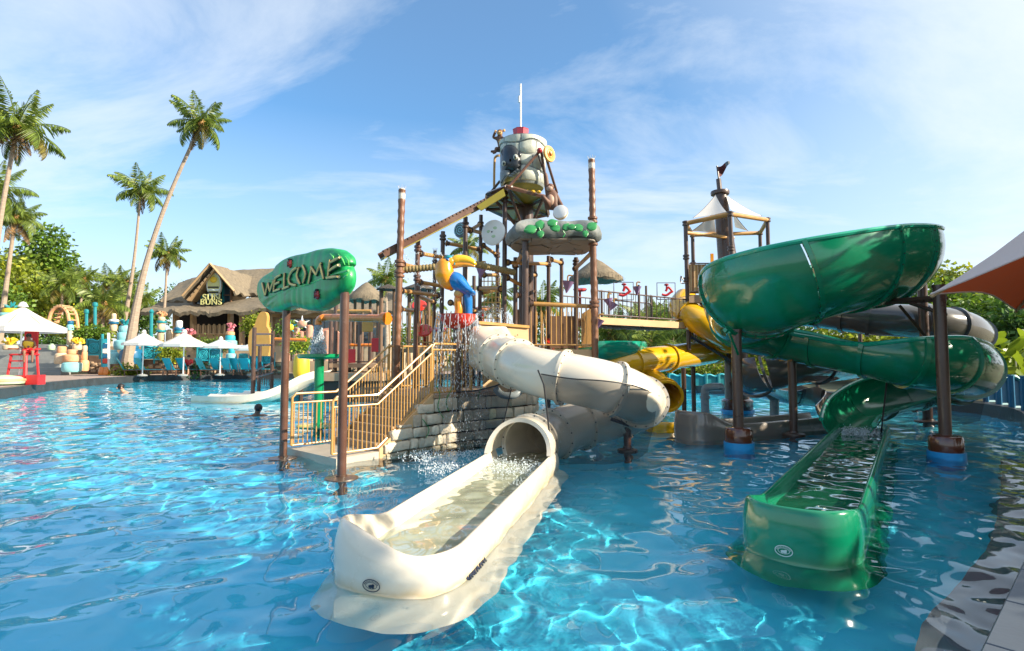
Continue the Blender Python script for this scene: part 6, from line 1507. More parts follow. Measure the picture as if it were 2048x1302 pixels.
# hedges and flower beds on the terrace
def bush(label, px, py, d, rx, rz, n, mt, seed, leaf=.16, name='bush', flat=None):
    c = ball(px, py, d, rx, rz, flat or rx); return leafy(name, label, V(c[0].x, d, c[0].z - c[1][2]), [c], n, leaf, mt, seed, False, cat=name)
bush('clipped green hedge above the aqua wall panels', 185, 671, 40, 24, 10, 2200, 'leaf', 1, .22, 'hedge', 14)
bush('low yellow green bed at the foot of the leaning palm', 262, 748, 35.5, 24, 6, 1500, 'leaf2', 2, .2, 'bush', 12)
bush('green shrub behind the lifeguard steps', 90, 690, 42, 30, 10, 1500, 'leaf3', 3, .22)
bush('round green shrub behind the orange cutout board', 508, 648, 40, 16, 18, 1500, 'leaf2', 4, .2)
bush('spiky green shrub between the aqua panels', 343, 706, 38, 10, 8, 700, 'leaf2', 5, .25)
bush('shrub under the restaurant railing', 430, 690, 42, 34, 7, 1500, 'leaf', 6, .2)
bush('shrub right of the spiral panels', 575, 660, 38, 14, 12, 900, 'leaf', 7, .2)
bush('small shrub under the lounger umbrellas', 393, 738, 36, 8, 7, 500, 'leaf3', 8, .18)
bush('planting left of the orange spout', 600, 690, 34, 26, 8, 1100, 'leaf2', 9, .2)
for i in range(9):
    x = 1340 + i * 24; bush(('low hedge with yellow flowers behind the far fence', 'low green hedge behind the far fence')[i % 2] + ', ' + ('first', 'second', 'third', 'fourth', 'fifth', 'sixth', 'seventh', 'eighth', 'ninth')[i] + ' from the cream slide', x, 742, 26, 14, 9, 500, 'leaf2' if i % 2 == 0 else 'leaf', 20 + i, .16, 'hedge')
# ================================================================== TERRACE, RESTAURANT AND DECOR
def extr(pts, d, dep): 
    mb = MB(); mb.prism([P(x, y, d) for x, y in pts], (0, dep, 0)); return mb
def part(root, name, pts, d, dep, mt, **k): return extr(pts, d, dep).build(name, M[mt], root, False, **k)
# upper terrace behind a retaining wall
ut = MB(); zt3 = 2.35
ut.prism([V(-60, 42, 0), V(-9.5, 42, 0), V(-9.5, 80, 0), V(-90, 80, 0)], (0, 0, zt3)); o = ut.build('upper_terrace', M['sandwall'], None, False); tag(o, kind='structure')
# stone steps at the far left
ss = thing('stone_steps', 'wide grey stone steps rising from the terrace behind the lifeguard chair', 'steps', P(60, 745, 36))
for i in range(8):
    y0 = 745 - i * 6.6; d = 36 + i * .55; mb = MB(); a, b = P(-40, y0, d), P(122 - i * 1.2, y0, d)
    mb.prism([V(a.x, d, .3), V(b.x, d, .3), V(b.x, d + .8, .3), V(a.x, d + .8, .3)], (0, 0, .27 * (i + 1))); mb.build('step', M['step'], ss, False)
# restaurant
rs = thing('restaurant', 'two storey thatched restaurant with glazed gable and an oval sign', 'building', P(430, 690, 47))
D = 46.0
part(rs, 'wall', [(345, 690), (560, 690), (560, 604), (388, 612), (345, 612)], 50, .4, 'shadewall')  # near-black colour stands in for the shade inside, under the eave
part(rs, 'base_wall', [(380, 690), (452, 690), (452, 669), (380, 669)], D - 1, .3, 'sandwall')
def slab(root, name, pts, th, mt):
    mb = MB(); mb.prism(pts, (0, 0, -th)); return mb.build(name, M[mt], root, True, 30)
def thatch_slab(root, name, a, b, c, d_, th, mt='thatch', nu=26, nv=12, seed=0, hang=.25):
    """thatch sheet a-b (top edge) to d_-c (eave), bumpy, thick, with a ragged eave"""
    r = random.Random(seed); nrm_ = (b - a).cross(d_ - a).normalized(); nrm_ = nrm_ if nrm_.z > 0 else -nrm_; top, bot = [], []
    for j in range(nv + 1):
        v_ = j / nv; e0, e1 = a.lerp(d_, v_), b.lerp(c, v_); row_ = []
        for i in range(nu + 1):
            q = e0.lerp(e1, i / nu); k_ = .10 * noise.noise(q * 1.1) + .05 * noise.noise(q * 3.1) - .35 * th * math.sin(PI * v_) * .8
            row_.append(q + nrm_ * (k_ + th) + (V(0, 0, -r.uniform(0, hang)) if j == nv else V(0, 0, 0)))
        top.append(row_); bot.append([q - nrm_ * th - (V(0, 0, .0)) for q in row_])
    mb = MB(); mb.sheet(top); mb.sheet([x[::-1] for x in bot]); mb.sheet([top[-1], bot[-1]]); mb.sheet([[x[0] for x in top], [x[0] for x in bot]]); mb.sheet([[x[-1] for x in bot], [x[-1] for x in top]])
    return mb.build(name, M[mt], root, True, 40)
apx_, lf, rt_ = P(422, 530, 45), P(366, 594, 45), P(470, 585, 45)
bk_ = V(0, 9, 0)
thatch_slab(rs, 'gable_roof', apx_, apx_ + bk_, lf + bk_, lf, .14, seed=1)
thatch_slab(rs, 'gable_roof', apx_, apx_ + bk_, rt_ + bk_, rt_, .14, seed=2)
m0, m1 = P(455, 549, 54), P(600, 540, 54)
thatch_slab(rs, 'main_roof', P(440, 548, 54), m1, P(600, 596, 47.5), P(462, 590, 47.5), .3, seed=3)
thatch_slab(rs, 'main_roof', P(425, 548, 54), P(360, 572, 54), P(322, 606, 48), P(392, 604, 47.5), .3, seed=4)
ev = [P(282, 627, 43.5), P(350, 626, 43), P(422, 628, 43), P(535, 621, 43), P(600, 612, 43)]; tp = [P(318, 612, 47), P(345, 612, 47), P(425, 614, 46.5), P(500, 602, 47), P(600, 596, 47)]
for i in range(4): thatch_slab(rs, 'eave_roof', tp[i], tp[i + 1], ev[i + 1], ev[i], .28, nu=14, nv=7, seed=10 + i, hang=.3)
for a, b in ((apx_, lf), (apx_, rt_)):
    mb = MB(); mb.tube([a + V(0, -.15, .1), b + V(0, -.15, .1)], .10, 4); mb.build('barge_board', M['palewood'], rs, False)
for i in range(8):
    f_ = (i + .7) / 8.6; p = apx_.lerp(lf, f_); mb = MB(); mb.box(p + V(.25, .9, -.35), (.5, 1.8, .12), Matrix.Rotation(-math.atan2(abs(apx_.z - lf.z), abs(apx_.x - lf.x)), 3, 'Y')); mb.build('rafter', M['palewood'], rs, False)
# glazed gable: panes between mullions
gl = extr([(388, 614), (461, 613), (461, 579), (422, 543), (388, 587)], 46.4, .1).build('gable_glass', M['glass'], rs, False)
cols = [388, 403, 421, 445, 461]
def gy(x): return 543 + (422 - x) * (587 - 543) / 34 if x < 422 else 543 + (x - 422) * (579 - 543) / 39
for x in cols: part(rs, 'mullion', [(x - 1.3, 614), (x + 1.3, 614), (x + 1.3, gy(x)), (x - 1.3, gy(x))], 46.2, .25, 'wood' if x in (388, 461) else 'tealpaint')
for y in (590,): part(rs, 'transom', [(390, y + 1), (459, y + 1), (459, y - 1), (390, y - 1)], 46.25, .2, 'wood')
for i, x in enumerate((345, 380, 455, 478, 500, 540)): part(rs, 'column', [(x, 690), (x + 5, 690), (x + 5, 622), (x, 622)], 44.6, .6, 'palewood' if x < 500 else 'sandwall')
# sign
oc = P(427, 583, 45.4); so = thing('oval_sign', 'lit oval burger sign with cream capital letters on the gable', 'sign', oc)
def oval(rx, ry, dy, z0_=0): return [oc + V(rx * math.cos(q), dy, ry * math.sin(q) + z0_) for q in [2 * PI * i / 32 for i in range(32)]]
mb = MB(); mb.prism(oval(.60, 1.0, 0, .55), (0, .25, 0)); mb.build('oval_board', M['logow'], so, False)
mb = MB(); mb.prism(oval(.50, .85, -.03, .6), (0, .05, 0)); mb.build('bun', M['limesign'], so, False)
for z_, w_, h_, mt in ((.35, .45, .12, 'black'), (.12, .5, .16, 'logow'), (-.08, .45, .12, 'black')): mb = MB(); mb.box(oc + V(0, -.07, z_), (w_ * 2, .08, h_), bev=.03); mb.build('filling', M[mt], so, False)
mb = MB(); mb.ell(oc + V(0, -.05, .98), (.30, .06, .26)); mb.build('sun_face', M['yellowp'], so)
part(so, 'back_board', [(408, 589), (440, 589), (438, 610), (410, 610)], 45.5, .15, 'tealdark')
def text(root, s, c, h, mt, ext=.05, yaw=0.0, bold=.02):
    cu = bpy.data.curves.new('lettering', 'FONT'); cu.body = s; cu.size = h; cu.extrude = ext; cu.space_character = 1.12; cu.align_x = 'CENTER'; cu.align_y = 'CENTER'; cu.offset = bold
    o = bpy.data.objects.new('tmp', cu); COL.objects.link(o); bpy.context.view_layer.update()
    me = bpy.data.meshes.new_from_object(o.evaluated_get(bpy.context.evaluated_depsgraph_get())); bpy.data.objects.remove(o)
    me.materials.clear(); me.materials.append(mt); q = bpy.data.objects.new('lettering', me); q.location = c - ORG[root]; q.rotation_euler = (PI / 2, 0, yaw); return link(q, root, c)
text(so, 'SUN', P(423, 595, 45.2), .72, M['limesign'], bold=.006); text(so, 'BUNS', P(422, 604.5, 45.2), .66, M['limesign'], bold=.006)
rl_ = thing('balcony_railing', 'pale timber balcony railing under the thatched restaurant eave', 'railing', P(417, 669, 44))
a, b = P(386, 669, 44.2), P(449, 668, 44.2); railing(rl_, [V(a.x, a.y, a.z), V(b.x, b.y, a.z)], .75, .13, .06, 'palewood', loop=False, low=.05, balr=.035)
for i in range(7): p = a.lerp(b, i / 6); mb = MB(); mb.box(V(p.x, p.y, a.z + .42), (.12, .12, .85)); mb.build('rail_post', M['palewood'], rl_, False)
# annex behind the welcome sign
an = thing('annex_building', 'long low thatched building with blue windows behind the green water table', 'building', P(660, 720, 45))
part(an, 'wall', [(545, 725), (780, 725), (780, 625), (545, 625)], 45, .3, 'sandwall')
thatch_slab(an, 'roof', P(540, 588, 50), P(800, 588, 50), P(800, 628, 43.5), P(540, 622, 43.5), .3, seed=20)
part(an, 'fascia', [(545, 634), (700, 636), (700, 626), (545, 622)], 44.5, .2, 'palewood')
for x0, x1, y0, y1 in ((572, 588, 638, 690), (592, 622, 638, 665), (626, 672, 638, 662), (708, 736, 650, 692), (741, 770, 655, 700)):
    w_ = part(an, 'window', [(x0 - 1.5, y1 + 1.5), (x1 + 1.5, y1 + 1.5), (x1 + 1.5, y0 - 1.5), (x0 - 1.5, y0 - 1.5)], 44.85, .2, 'palewood')
    part(w_, 'pane', [(x0, y1), ((x0 + x1) / 2 - .6, y1), ((x0 + x1) / 2 - .6, y0), (x0, y0)], 44.75, .14, 'glass'); part(w_, 'pane', [((x0 + x1) / 2 + .6, y1), (x1, y1), (x1, y0), ((x0 + x1) / 2 + .6, y0)], 44.75, .14, 'glass')
for x in (560, 700): part(an, 'post', [(x, 725), (x + 5, 725), (x + 5, 630), (x, 630)], 44, .5, 'wood')
pw_ = thing('pink_playhouse', 'salmon pink playhouse wall with round columns behind the green water table', 'wall', P(630, 722, 36))
part(pw_, 'wall', [(568, 722), (700, 722), (700, 682), (664, 655), (568, 668)], 37, .3, 'pinkwall')
for x, y in ((576, 652), (592, 655), (603, 662), (618, 650), (654, 660), (690, 664)):
    p = P(x, 722, 36.5); h = P(x, y, 36.5).z - p.z; mb = MB(); mb.lathe([(.26, 0), (.24, h * .3), (.28, h * .35), (.24, h * .6), (.27, h * .64), (.22, h * .97), (.1, h)], p, 12); mb.build('column', M['pinkwall'], pw_)
for i, (x, y, c1, c2) in enumerate(((579, 655, 'yellowp', 'aqua'), (604, 648, 'pinkwall', 'white'))):
    f_ = thing('fish_ornament', ('yellow fish ornament with blue fin on the pink playhouse', 'pink star shaped ornament on the pink playhouse')[i], 'ornament', P(x, y + 6, 36)); c = P(x, y, 36)
    mb = MB(); mb.ell(c, (.33, .2, .25)); mb.build('body', M[c1], f_); mb = MB()
    for a_ in range(5): mb.tube([c, c + V(math.cos(a_ * 1.26 + .3) * .5, 0, math.sin(a_ * 1.26 + .3) * .45 + .1)], [.12, .02], 6)
    mb.build('fin', M[c2], f_)
# aqua wall panels with a raised spiral
def spiral_panel(label, x0, x1, y0, y1, d, wavy=True, mt='tealpaint', mt2='aqua', group='aqua panels with raised spirals', spiral=True, post=True):
    a, b = P(x0, y1, d), P(x1, y1, d); h = P(x0, y0, d).z - a.z; w_ = b.x - a.x; t_ = thing('spiral_screen' if spiral else 'wave_screen', label, 'panel', a.lerp(b, .5), group)
    top = [a + V(w_ * i / 12, 0, h * (1 + .05 * math.sin(i / 12 * 2 * PI))) for i in range(13)]
    mb = MB(); mb.prism([a, b] + top[::-1], (0, .1, 0)); mb.build('board', M[mt], t_, False)
    mb = MB(); mb.tube([p + V(0, -.02, 0) for p in top], .05, 6); mb.tube([a + V(0, -.02, .04), b + V(0, -.02, .04)], .05, 6); o = mb.build('frame_edge', M[mt2], t_); o['kind'] = 'stuff'
    if spiral:
        c = a + V(w_ * .5, -.03, h * .5); R_ = min(w_, h) * .42; mb = MB(); mb.tube([c + V(math.cos(k * .45) * R_ * (.12 + .88 * k / 44), 0, math.sin(k * .45) * R_ * (.12 + .88 * k / 44)) for k in range(45)], R_ * .10, 6); mb.build('spiral', M[mt2], t_)
    if post:
        for p in (a, b): mb = MB(); mb.tube([V(p.x, p.y - .02, p.z - .25), V(p.x, p.y - .02, p.z + h * 1.08)], .06, 8); mb.build('post', M[mt], t_)
    return t_
spl = (('spiral panel left of the leaning palm below the hedge', 174, 200, 680, 711), ('spiral panel right behind the leaning palm trunk', 284, 309, 693, 718), ('spiral panel between the leaning palm and the middle umbrella', 309, 335, 695, 720), ('spiral panel right of the person in red', 394, 419, 697, 722), ('spiral panel left of the grey shaded umbrella pole', 419, 443, 699, 723), ('spiral panel beside the dark ladder posts', 500, 525, 705, 726), ('spiral panel furthest right, behind the welcome sign post', 525, 549, 706, 727))
for lab, x0, x1, y0, y1 in spl: spiral_panel(lab, x0, x1, y0, y1, 38)
lw = thing('planter_wall', 'brown stone planter wall under the aqua spiral panels', 'wall', P(380, 745, 38.5))
part(lw, 'wall_body', [(175, 750), (565, 750), (565, 724), (280, 719), (175, 711)], 38.4, .5, 'brownstone')
rnd = random.Random(31)
for i in range(110):
    x, y = rnd.uniform(178, 560), rnd.uniform(724, 747); mb = MB(); mb.box(P(x, y, 38.38), (rnd.uniform(.25, .5), .12, rnd.uniform(.15, .28)), bev=.05); mb.build('stone', M['sandstone'], lw, True, 60)
# far pool fence at right: wavy aqua panels
for i in range(7): spiral_panel('wavy aqua fence panel behind the yellow slide, ' + ('first', 'second', 'third', 'fourth', 'fifth', 'sixth', 'last')[i] + ' from the left', 1338 + i * 25, 1361 + i * 25, 750 + (i % 2), 784, 24.6, True, 'tealpaint', 'aqua', 'wavy fence panels along the far pool edge', False)
for i in range(5):
    spiral_panel('dark blue wavy fence panel on the right pool edge, ' + ('first', 'second', 'third', 'fourth', 'last')[i] + ' from the green slide', 1972 + i * 26, 1995 + i * 26, 752 + i * 2, 806 + i * 6, 15.6 - i * .85, True, 'deepblue', 'tealpaint', 'wavy fence panels on the right pool edge', False)
# themed coral sculptures
def stack(label, px, pybot, d, segs, group='coral reef sculptures on the terrace', name='coral_sculpture', top=None):
    """segs: (height px, radius px, material) from the bottom"""
    k = d / F; p = P(px, pybot, d); t_ = thing(name, label, 'sculpture', p, group); z = 0
    for h, r, mt in segs:
        h, r = h * k, r * k; mb = MB(); mb.lathe([(r * .85, z), (r, z + h * .15), (r * 1.03, z + h * .5), (r * .98, z + h * .85), (r * .7, z + h)], p, 16)
        for v in mb.v: v += V(noise.noise(v * 2), noise.noise(v * 2 + V(5, 0, 0)), 0) * r * .12
        mb.build('band', M[mt], t_); z += h * .97
    if top:
        kind, mt, r = top; r *= k; r_ = random.Random(int(px)); c = p + V(0, 0, z)
        for i in range(12):
            a_ = i * 2.4; e_ = r_.uniform(.2, 1.3); dd = V(math.cos(a_) * math.cos(e_), math.sin(a_) * math.cos(e_), math.sin(e_)) * r; mb = MB()
            if kind == 'leaf': mb.tube([c, c + dd * .6, c + dd + V(0, 0, -.1 * r)], [r * .10, r * .14, .01], 5)
            else: mb.tube([c, c + dd * .7, c + dd], [r * .10, r * .12, r * .17], 6)
            mb.build('leaf' if kind == 'leaf' else 'coral_branch', M[mt], t_)
    return t_
stack('pale blue tower topped by a green pineapple tuft behind the leaning palm', 248, 700, 39, [(20, 17, 'palea'), (16, 13, 'palea'), (14, 10, 'palea')], top=('leaf', 'tealpaint', 17))
stack('cream tower with dark bands and an orange coral top', 321, 690, 40, [(26, 7, 'sandwall'), (5, 9, 'tealpaint'), (14, 7, 'peachlight'), (5, 9, 'tealpaint'), (8, 6, 'peachlight')], top=('coral', 'peach', 12))
stack('twin cream column beside the banded tower', 338, 690, 40.5, [(28, 6, 'peachlight'), (4, 4, 'sandwall')])
stack('cream lighthouse with teal bands behind the middle umbrella', 357, 690, 40, [(24, 7, 'peachlight'), (6, 9, 'tealpaint'), (6, 9, 'deepblue'), (14, 6, 'white')])
stack('pink branching coral beside the cream lighthouse', 376, 684, 39, [(14, 7, 'peachlight')], top=('coral', 'coral', 15))
stack('blue coral statue with a pink branching top right of the middle umbrella', 460, 694, 38, [(14, 12, 'palea'), (10, 9, 'aqua'), (8, 8, 'peach'), (6, 6, 'coral')], top=('coral', 'coral', 12))
stack('aqua rock mound under the grey shaded umbrella', 462, 742, 37, [(22, 14, 'aqua'), (14, 10, 'palea'), (10, 6, 'aqua')])
stack('second aqua rock mound left of the ladder posts', 486, 742, 37, [(26, 13, 'aqua'), (10, 8, 'tealpaint')])
stack('big blue rounded rock at the foot of the leaning palm', 262, 728, 37.5, [(30, 20, 'deepblue'), (8, 12, 'deepblue')])
stack('light blue rock left of the big blue rock', 226, 728, 37.5, [(24, 10, 'palea'), (5, 6, 'palea')])
stack('orange and blue coral boulder at the end of the steps', 143, 744, 35.5, [(20, 17, 'palea'), (16, 15, 'peach'), (10, 9, 'peach')])
stack('peach coral boulder beside the steps', 122, 728, 36, [(22, 11, 'peachlight'), (14, 8, 'peach')])
stack('leaning peach coral trunk right of the coral boulder', 168, 742, 36, [(22, 8, 'peach'), (18, 5, 'peach'), (12, 4, 'peachlight')])
stack('yellow flower coral on top of the boulder', 154, 700, 36.5, [(12, 8, 'peachlight')], top=('coral', 'yellowp', 14))
stack('slim pale tower beside the ribbed arch', 139, 690, 41, [(30, 5, 'peachlight'), (12, 6, 'palea'), (8, 5, 'deepblue')])
stack('pale green ball shrub ornament by the steps', 103, 700, 37, [(10, 6, 'palegreen'), (3, 3, 'palegreen')])
stack('tan rock at the left of the lifeguard umbrella', 20, 700, 38, [(10, 12, 'peachlight')], top=('coral', 'yellowp', 16))
stack('turquoise and yellow coral high at the left edge', 22, 640, 44, [(14, 22, 'palea'), (10, 14, 'yellowp')], top=('leaf', 'tealpaint', 16))
stack('banded post with cream horn behind the tall palm', 227, 662, 41, [(14, 6, 'peachlight'), (5, 8, 'deepblue'), (5, 8, 'white'), (12, 4, 'peachlight')])
ar = thing('ribbed_arch', 'curved orange ribbed arch like a rib cage behind the lifeguard umbrella', 'sculpture', P(118, 680, 42))
pts = curve3([P(97, 645, 42), P(103, 624, 42), P(115, 614, 42), P(127, 616, 42), P(136, 630, 42), P(140, 660, 42)], 5)
for off in (0, .8): mb = MB(); mb.tube([p + V(0, off, 0) for p in pts], .12, 8); mb.build('rail', M['peach'], ar)
for i in range(0, len(pts), 2): mb = MB(); mb.tube([pts[i] + V(0, -.1, .1), pts[i] + V(0, .9, .1)], .07, 6); mb.build('rib', M['palewood'], ar)
oc_ = thing('orange_cutout', 'tall orange rounded cutout board standing left of the welcome sign', 'sculpture', P(525, 712, 31))
out_ = curve3([P(x, y, 31) for x, y in ((500, 712), (496, 690), (499, 664), (508, 652), (513, 638), (520, 625), (530, 624), (534, 634), (533, 652), (538, 662), (540, 690), (536, 712))], 3)
mb = MB(); mb.prism(out_, (0, .35, 0)); mb.build('board', M['peachdark'], oc_, True, 50)
sp_ = thing('sign_post', 'tall painted double post with colourful surf sign boards left of the leaning palm', 'sign', P(211, 750, 35))
for x, y0, mt in ((205, 668, 'tealpaint'), (217, 666, 'white')): mb = MB(); mb.tube([P(x, 750, 35), P(x, y0, 35)], .08, 8); mb.build('post', M[mt], sp_)
for x in (204, 213): mb = MB(); mb.lathe([(.2, 0), (.22, .2), (.15, .5), (.1, .52)], P(x, 750, 35), 10); mb.build('orange_foot', M['orange'], sp_)
for i, mt in enumerate(('aqua', 'deepblue', 'white', 'deepblue', 'red', 'aqua')): mb = MB(); mb.box(P(211, 682 + i * 10, 34.95), (.34, .05, .27)); mb.build('sign_board', M[mt], sp_, False)
for x, y0 in ((173, 627), (190, 613)):
    lp_ = thing('lamp_post', ('shorter', 'taller')[x > 180] + ' plain teal lamp post above the hedge', 'lamp post', P(x, 690, 43)); mb = MB(); mb.tube([P(x, 690, 43), P(x, y0, 43)], .12, 8); mb.build('shaft', M['tealpaint'], lp_); mb = MB(); mb.lathe([(.16, 0), (.2, .1), (.16, .3), (.05, .35)], P(x, y0, 43), 10); mb.build('lamp_head', M['tealpaint'], lp_)
lp_ = thing('lamp_post', 'teal lamp post in front of the restaurant eave', 'lamp post', P(303, 680, 42)); mb = MB(); mb.tube([P(302, 680, 42), P(303, 626, 42)], .12, 8); mb.build('shaft', M['tealpaint'], lp_); mb = MB(); mb.lathe([(.14, 0), (.18, .1), (.05, .3)], P(303, 626, 42), 10); mb.build('lamp_head', M['tealpaint'], lp_)
# ------------------------------------------------------------------ parasols
def parasol(label, px, py_top, py_rim, half, d, zb=.356, mt='cloth', group='white parasols on the terrace', pole='white'):
    ap_ = P(px, py_top, d); r = half / F * d; zr2 = P(px, py_rim, d).z; b = V(ap_.x, d, zb); t_ = thing('parasol', label, 'parasol', b, group); n = 8
    rim = [V(ap_.x + r * math.cos(2 * PI * (i + .5) / n), d + r * math.sin(2 * PI * (i + .5) / n), zr2) for i in range(n)]
    for i in range(n):
        p, q = rim[i], rim[(i + 1) % n]; rows = []
        for k_ in range(5):
            f_ = k_ / 4; rows.append([ap_.lerp(p.lerp(q, j / 3), f_) - V(0, 0, .05 * r * math.sin(PI * f_)) for j in range(4)])
        rows.append([x - V(0, 0, .13 * r) for x in rows[-1]])
        mb = MB(); mb.sheet(rows[::-1]); mb.build('canopy_panel', M[mt], t_, True, 25)
        mb = MB(); mb.tube([ap_ - V(0, 0, .1), rim[i] - V(0, 0, .04)], .015, 5); mb.build('rib', M['palewood'], t_)
    mb = MB(); mb.lathe([(.12 * r, -.03), (.07 * r, .09 * r), (.02, .12 * r)], ap_, 10); mb.build('cap', M[mt], t_)
    mb = MB(); mb.tube([b, ap_], .035, 8); mb.build('pole', M[pole], t_)
    mb = MB(); mb.lathe([(.28, 0), (.29, .06), (.2, .1), (.06, .14)], b, 16); mb.build('base', M['step'] if pole == 'white' else M['palewood'], t_)
parasol('large white parasol over the red lifeguard chair', 46, 612, 655, 74, 23.6, group='white parasols on the terrace')
parasol('white parasol behind the leaning palm trunk', 288, 664, 686, 38, 34)
parasol('white parasol over the person in red', 369, 664, 688, 43, 34.2)
parasol('grey shaded parasol right of the middle one', 442, 677, 692, 36, 35)
parasol('white parasol by the dark ladder posts', 505, 684, 697, 33, 35.6)
# ------------------------------------------------------------------ lifeguard chair with the lifeguard
lb = V(P(46, 770, 23.8).x, 23.8, .356)
lc = thing('lifeguard_chair', 'tall red lifeguard chair under the large white parasol at left', 'chair', lb)
for x, y in ((-.42, -.35), (.42, -.35), (-.34, .4), (.34, .4)): mb = MB(); mb.tube([lb + V(x, y, 0), lb + V(x * .75, y * .8, 1.25)], .05, 6); mb.build('leg', M['paintred'], lc)
for z_ in (.35, .7, 1.0): mb = MB(); mb.box(lb + V(0, -.36 + z_ * .05, z_), (.8 - z_ * .15, .1, .06)); mb.build('rung', M['paintred'], lc, False)
mb = MB(); mb.box(lb + V(0, 0, 1.27), (.75, .7, .07), bev=.02); mb.build('seat', M['paintred'], lc)
mb = MB(); mb.box(lb + V(-.05, .36, 1.95), (.62, .08, 1.35), bev=.03); mb.build('backrest', M['paintred'], lc)
mb = MB(); mb.box(lb + V(-.05, .30, 1.75), (.16, .04, .5)); mb.build('white_stripe', M['white'], lc, False)
for x in (-.4, .4): mb = MB(); mb.box(lb + V(x, -.02, 1.52), (.06, .66, .05)); mb.build('armrest', M['paintred'], lc, False)
mb = MB(); mb.box(lb + V(.75, -.25, .2), (.5, .4, .4)); mb.build('step_box', M['paintred'], lc, False)
lg = body('person', 'lifeguard in red trousers and yellow top sitting sideways on the tall red chair', 'person', lb + V(.12, .02, 1.32), 1.0, .75, SIT, M['darkskin'],
     [('yellow_top', ['pelvis', 'waist', 'chest', 'shL', 'shR'], .022, M['yellowp']), ('red_trousers', ['pelvis', 'hiL', 'knL', 'hiR', 'knR'], .03, M['paintred'])], M['hair'])
bucket_ = thing('rescue_ring', 'small pale patterned float lying at the foot of the lifeguard chair', 'float', lb + V(.35, -.8, 0)); mb = MB(); mb.lathe([(.3, 0), (.62, .06), (.66, .2), (.5, .34), (.2, .4), (.05, .42)], lb + V(.0, -.85, 0), 18); mb.build('float_body', M['palegreen'], bucket_); mb = MB(); mb.lathe([(.58, .16), (.68, .18), (.66, .26), (.55, .27)], lb + V(0, -.85, 0), 18); mb.build('float_band', M['peach'], bucket_)
pr_ = V(P(377, 742, 35.2).x, 35.2, .8)
body('person', 'person in a red shirt sitting on a lounger under the middle parasol', 'person', pr_, 1.0, .2, SIT, M['skin'], [('red_shirt', ['pelvis', 'waist', 'chest', 'shL', 'elL', 'shR', 'elR'], .03, M['paintred']), ('dark_shorts', ['pelvis', 'hiL', 'knL', 'hiR', 'knR'], .02, M['black'])], M['hair'])
ps2 = V(P(4, 742, 26).x, 26, .5)
# ------------------------------------------------------------------ sun loungers
def lounger(label, px, d, yaw, first=[None]):
    b = V(P(px, 745, d).x, d, .356)
    if first[0] is None:
        t_ = thing('sun_lounger', label, 'sun lounger', (0, 0, 0), 'aqua sun loungers on the terrace'); t_.location = (0, 0, 0)
        mb = MB()
        for y in (-.33, .33): mb.box(V(.25, y, .34), (1.4, .05, .06))
        for x in (-.4, .9): mb.box(V(x, 0, .34), (.05, .62, .05))
        mb.build('frame', M['brown'], t_, False)
        for x, y in ((-.35, -.32), (-.35, .32), (.9, -.32), (.9, .32)): mb = MB(); mb.box(V(x, y, .16), (.06, .06, .32)); mb.build('leg', M['brown'], t_, False)
        mb = MB(); mb.box(V(.28, 0, .385), (1.3, .6, .03), bev=.012); mb.build('seat_sling', M['aqua'], t_, False)
        mb = MB(); mb.box(V(-.62, 0, .74), (.86, .60, .035), Matrix.Rotation(math.radians(60), 3, 'Y'), bev=.012); mb.build('backrest', M['aqua'], t_, False)
        mb = MB(); mb.tube([V(-.75, -.3, .75), V(-.55, -.3, .05)], .02, 6); mb.tube([V(-.75, .3, .75), V(-.55, .3, .05)], .02, 6); o = mb.build('back_stay', M['brown'], t_); o['kind'] = 'stuff'
        first[0] = t_
    else: t_ = copy_tree(first[0]); t_['label'] = label
    t_.location = b; t_.rotation_euler.z = yaw; return t_
for i, (lab, x, d, y) in enumerate((('aqua lounger nearest the leaning palm', 264, 35.2, .5), ('aqua lounger under the parasol behind the leaning palm', 300, 35, .15), ('aqua lounger left of the person in red', 352, 35, 1.35), ('aqua lounger carrying the person in red', 379, 35.4, 1.3), ('aqua lounger left of the grey shaded parasol pole', 418, 35.6, -.1), ('aqua lounger under the grey shaded parasol', 443, 36, 1.4),
        ('aqua lounger right of the grey shaded parasol pole', 463, 35.8, 1.5), ('aqua lounger left of the dark ladder posts', 482, 36, 1.35), ('aqua lounger behind the dark ladder posts', 500, 36, 1.5), ('aqua lounger right of the dark ladder posts', 528, 36, 1.4))): lounger(lab, x, d, y)
# ------------------------------------------------------------------ small white slide, ladder posts, playground bits
sl = thing('small_slide', 'wide low white children slide sloping into the pool behind the welcome sign', 'water slide', G(480, 800))
keys = [(382, 797, 18.6), (430, 799, 18.3), (480, 797, 18.2), (530, 788, 18.3), (570, 772, 18.6), (605, 755, 19), (640, 745, 19.4)]; rows = []
cc = curve3([P(*k) for k in keys], 4); 
for j in range(13):
    f_ = j / 12; lip = .10 * (1 if j % 4 == 0 else 0); rows.append([p + V(.55 * f_, 2.6 * f_, lip) for p in cc])
mb = MB(); mb.sheet(rows); mb.sheet([[q - V(0, 0, .25) for q in r][::-1] for r in rows]); mb.sheet([rows[0], [q - V(0, 0, .25) for q in rows[0]]]); mb.build('slide_surface', M['cream'], sl, True, 30, caustic=True)
mb = MB(); mb.prism([cc[-1] + V(0, 0, -.3), cc[-1] + V(2.2, 0, -.3), cc[-1] + V(2.7, 2.6, -.3), cc[-1] + V(.5, 2.6, -.3)], (0, 0, .28)); mb.build('top_deck', M['stair'], sl, False)
mb = MB(); mb.prism([V(cc[-1].x, cc[-1].y + .1, -.7), V(cc[-1].x + 2.2, cc[-1].y + .1, -.7), V(cc[-1].x + 2.6, cc[-1].y + 2.6, -.7), V(cc[-1].x + .4, cc[-1].y + 2.6, -.7)], (0, 0, cc[-1].z + .38)); mb.build('base_block', M['mortar'], sl, False, caustic=True)
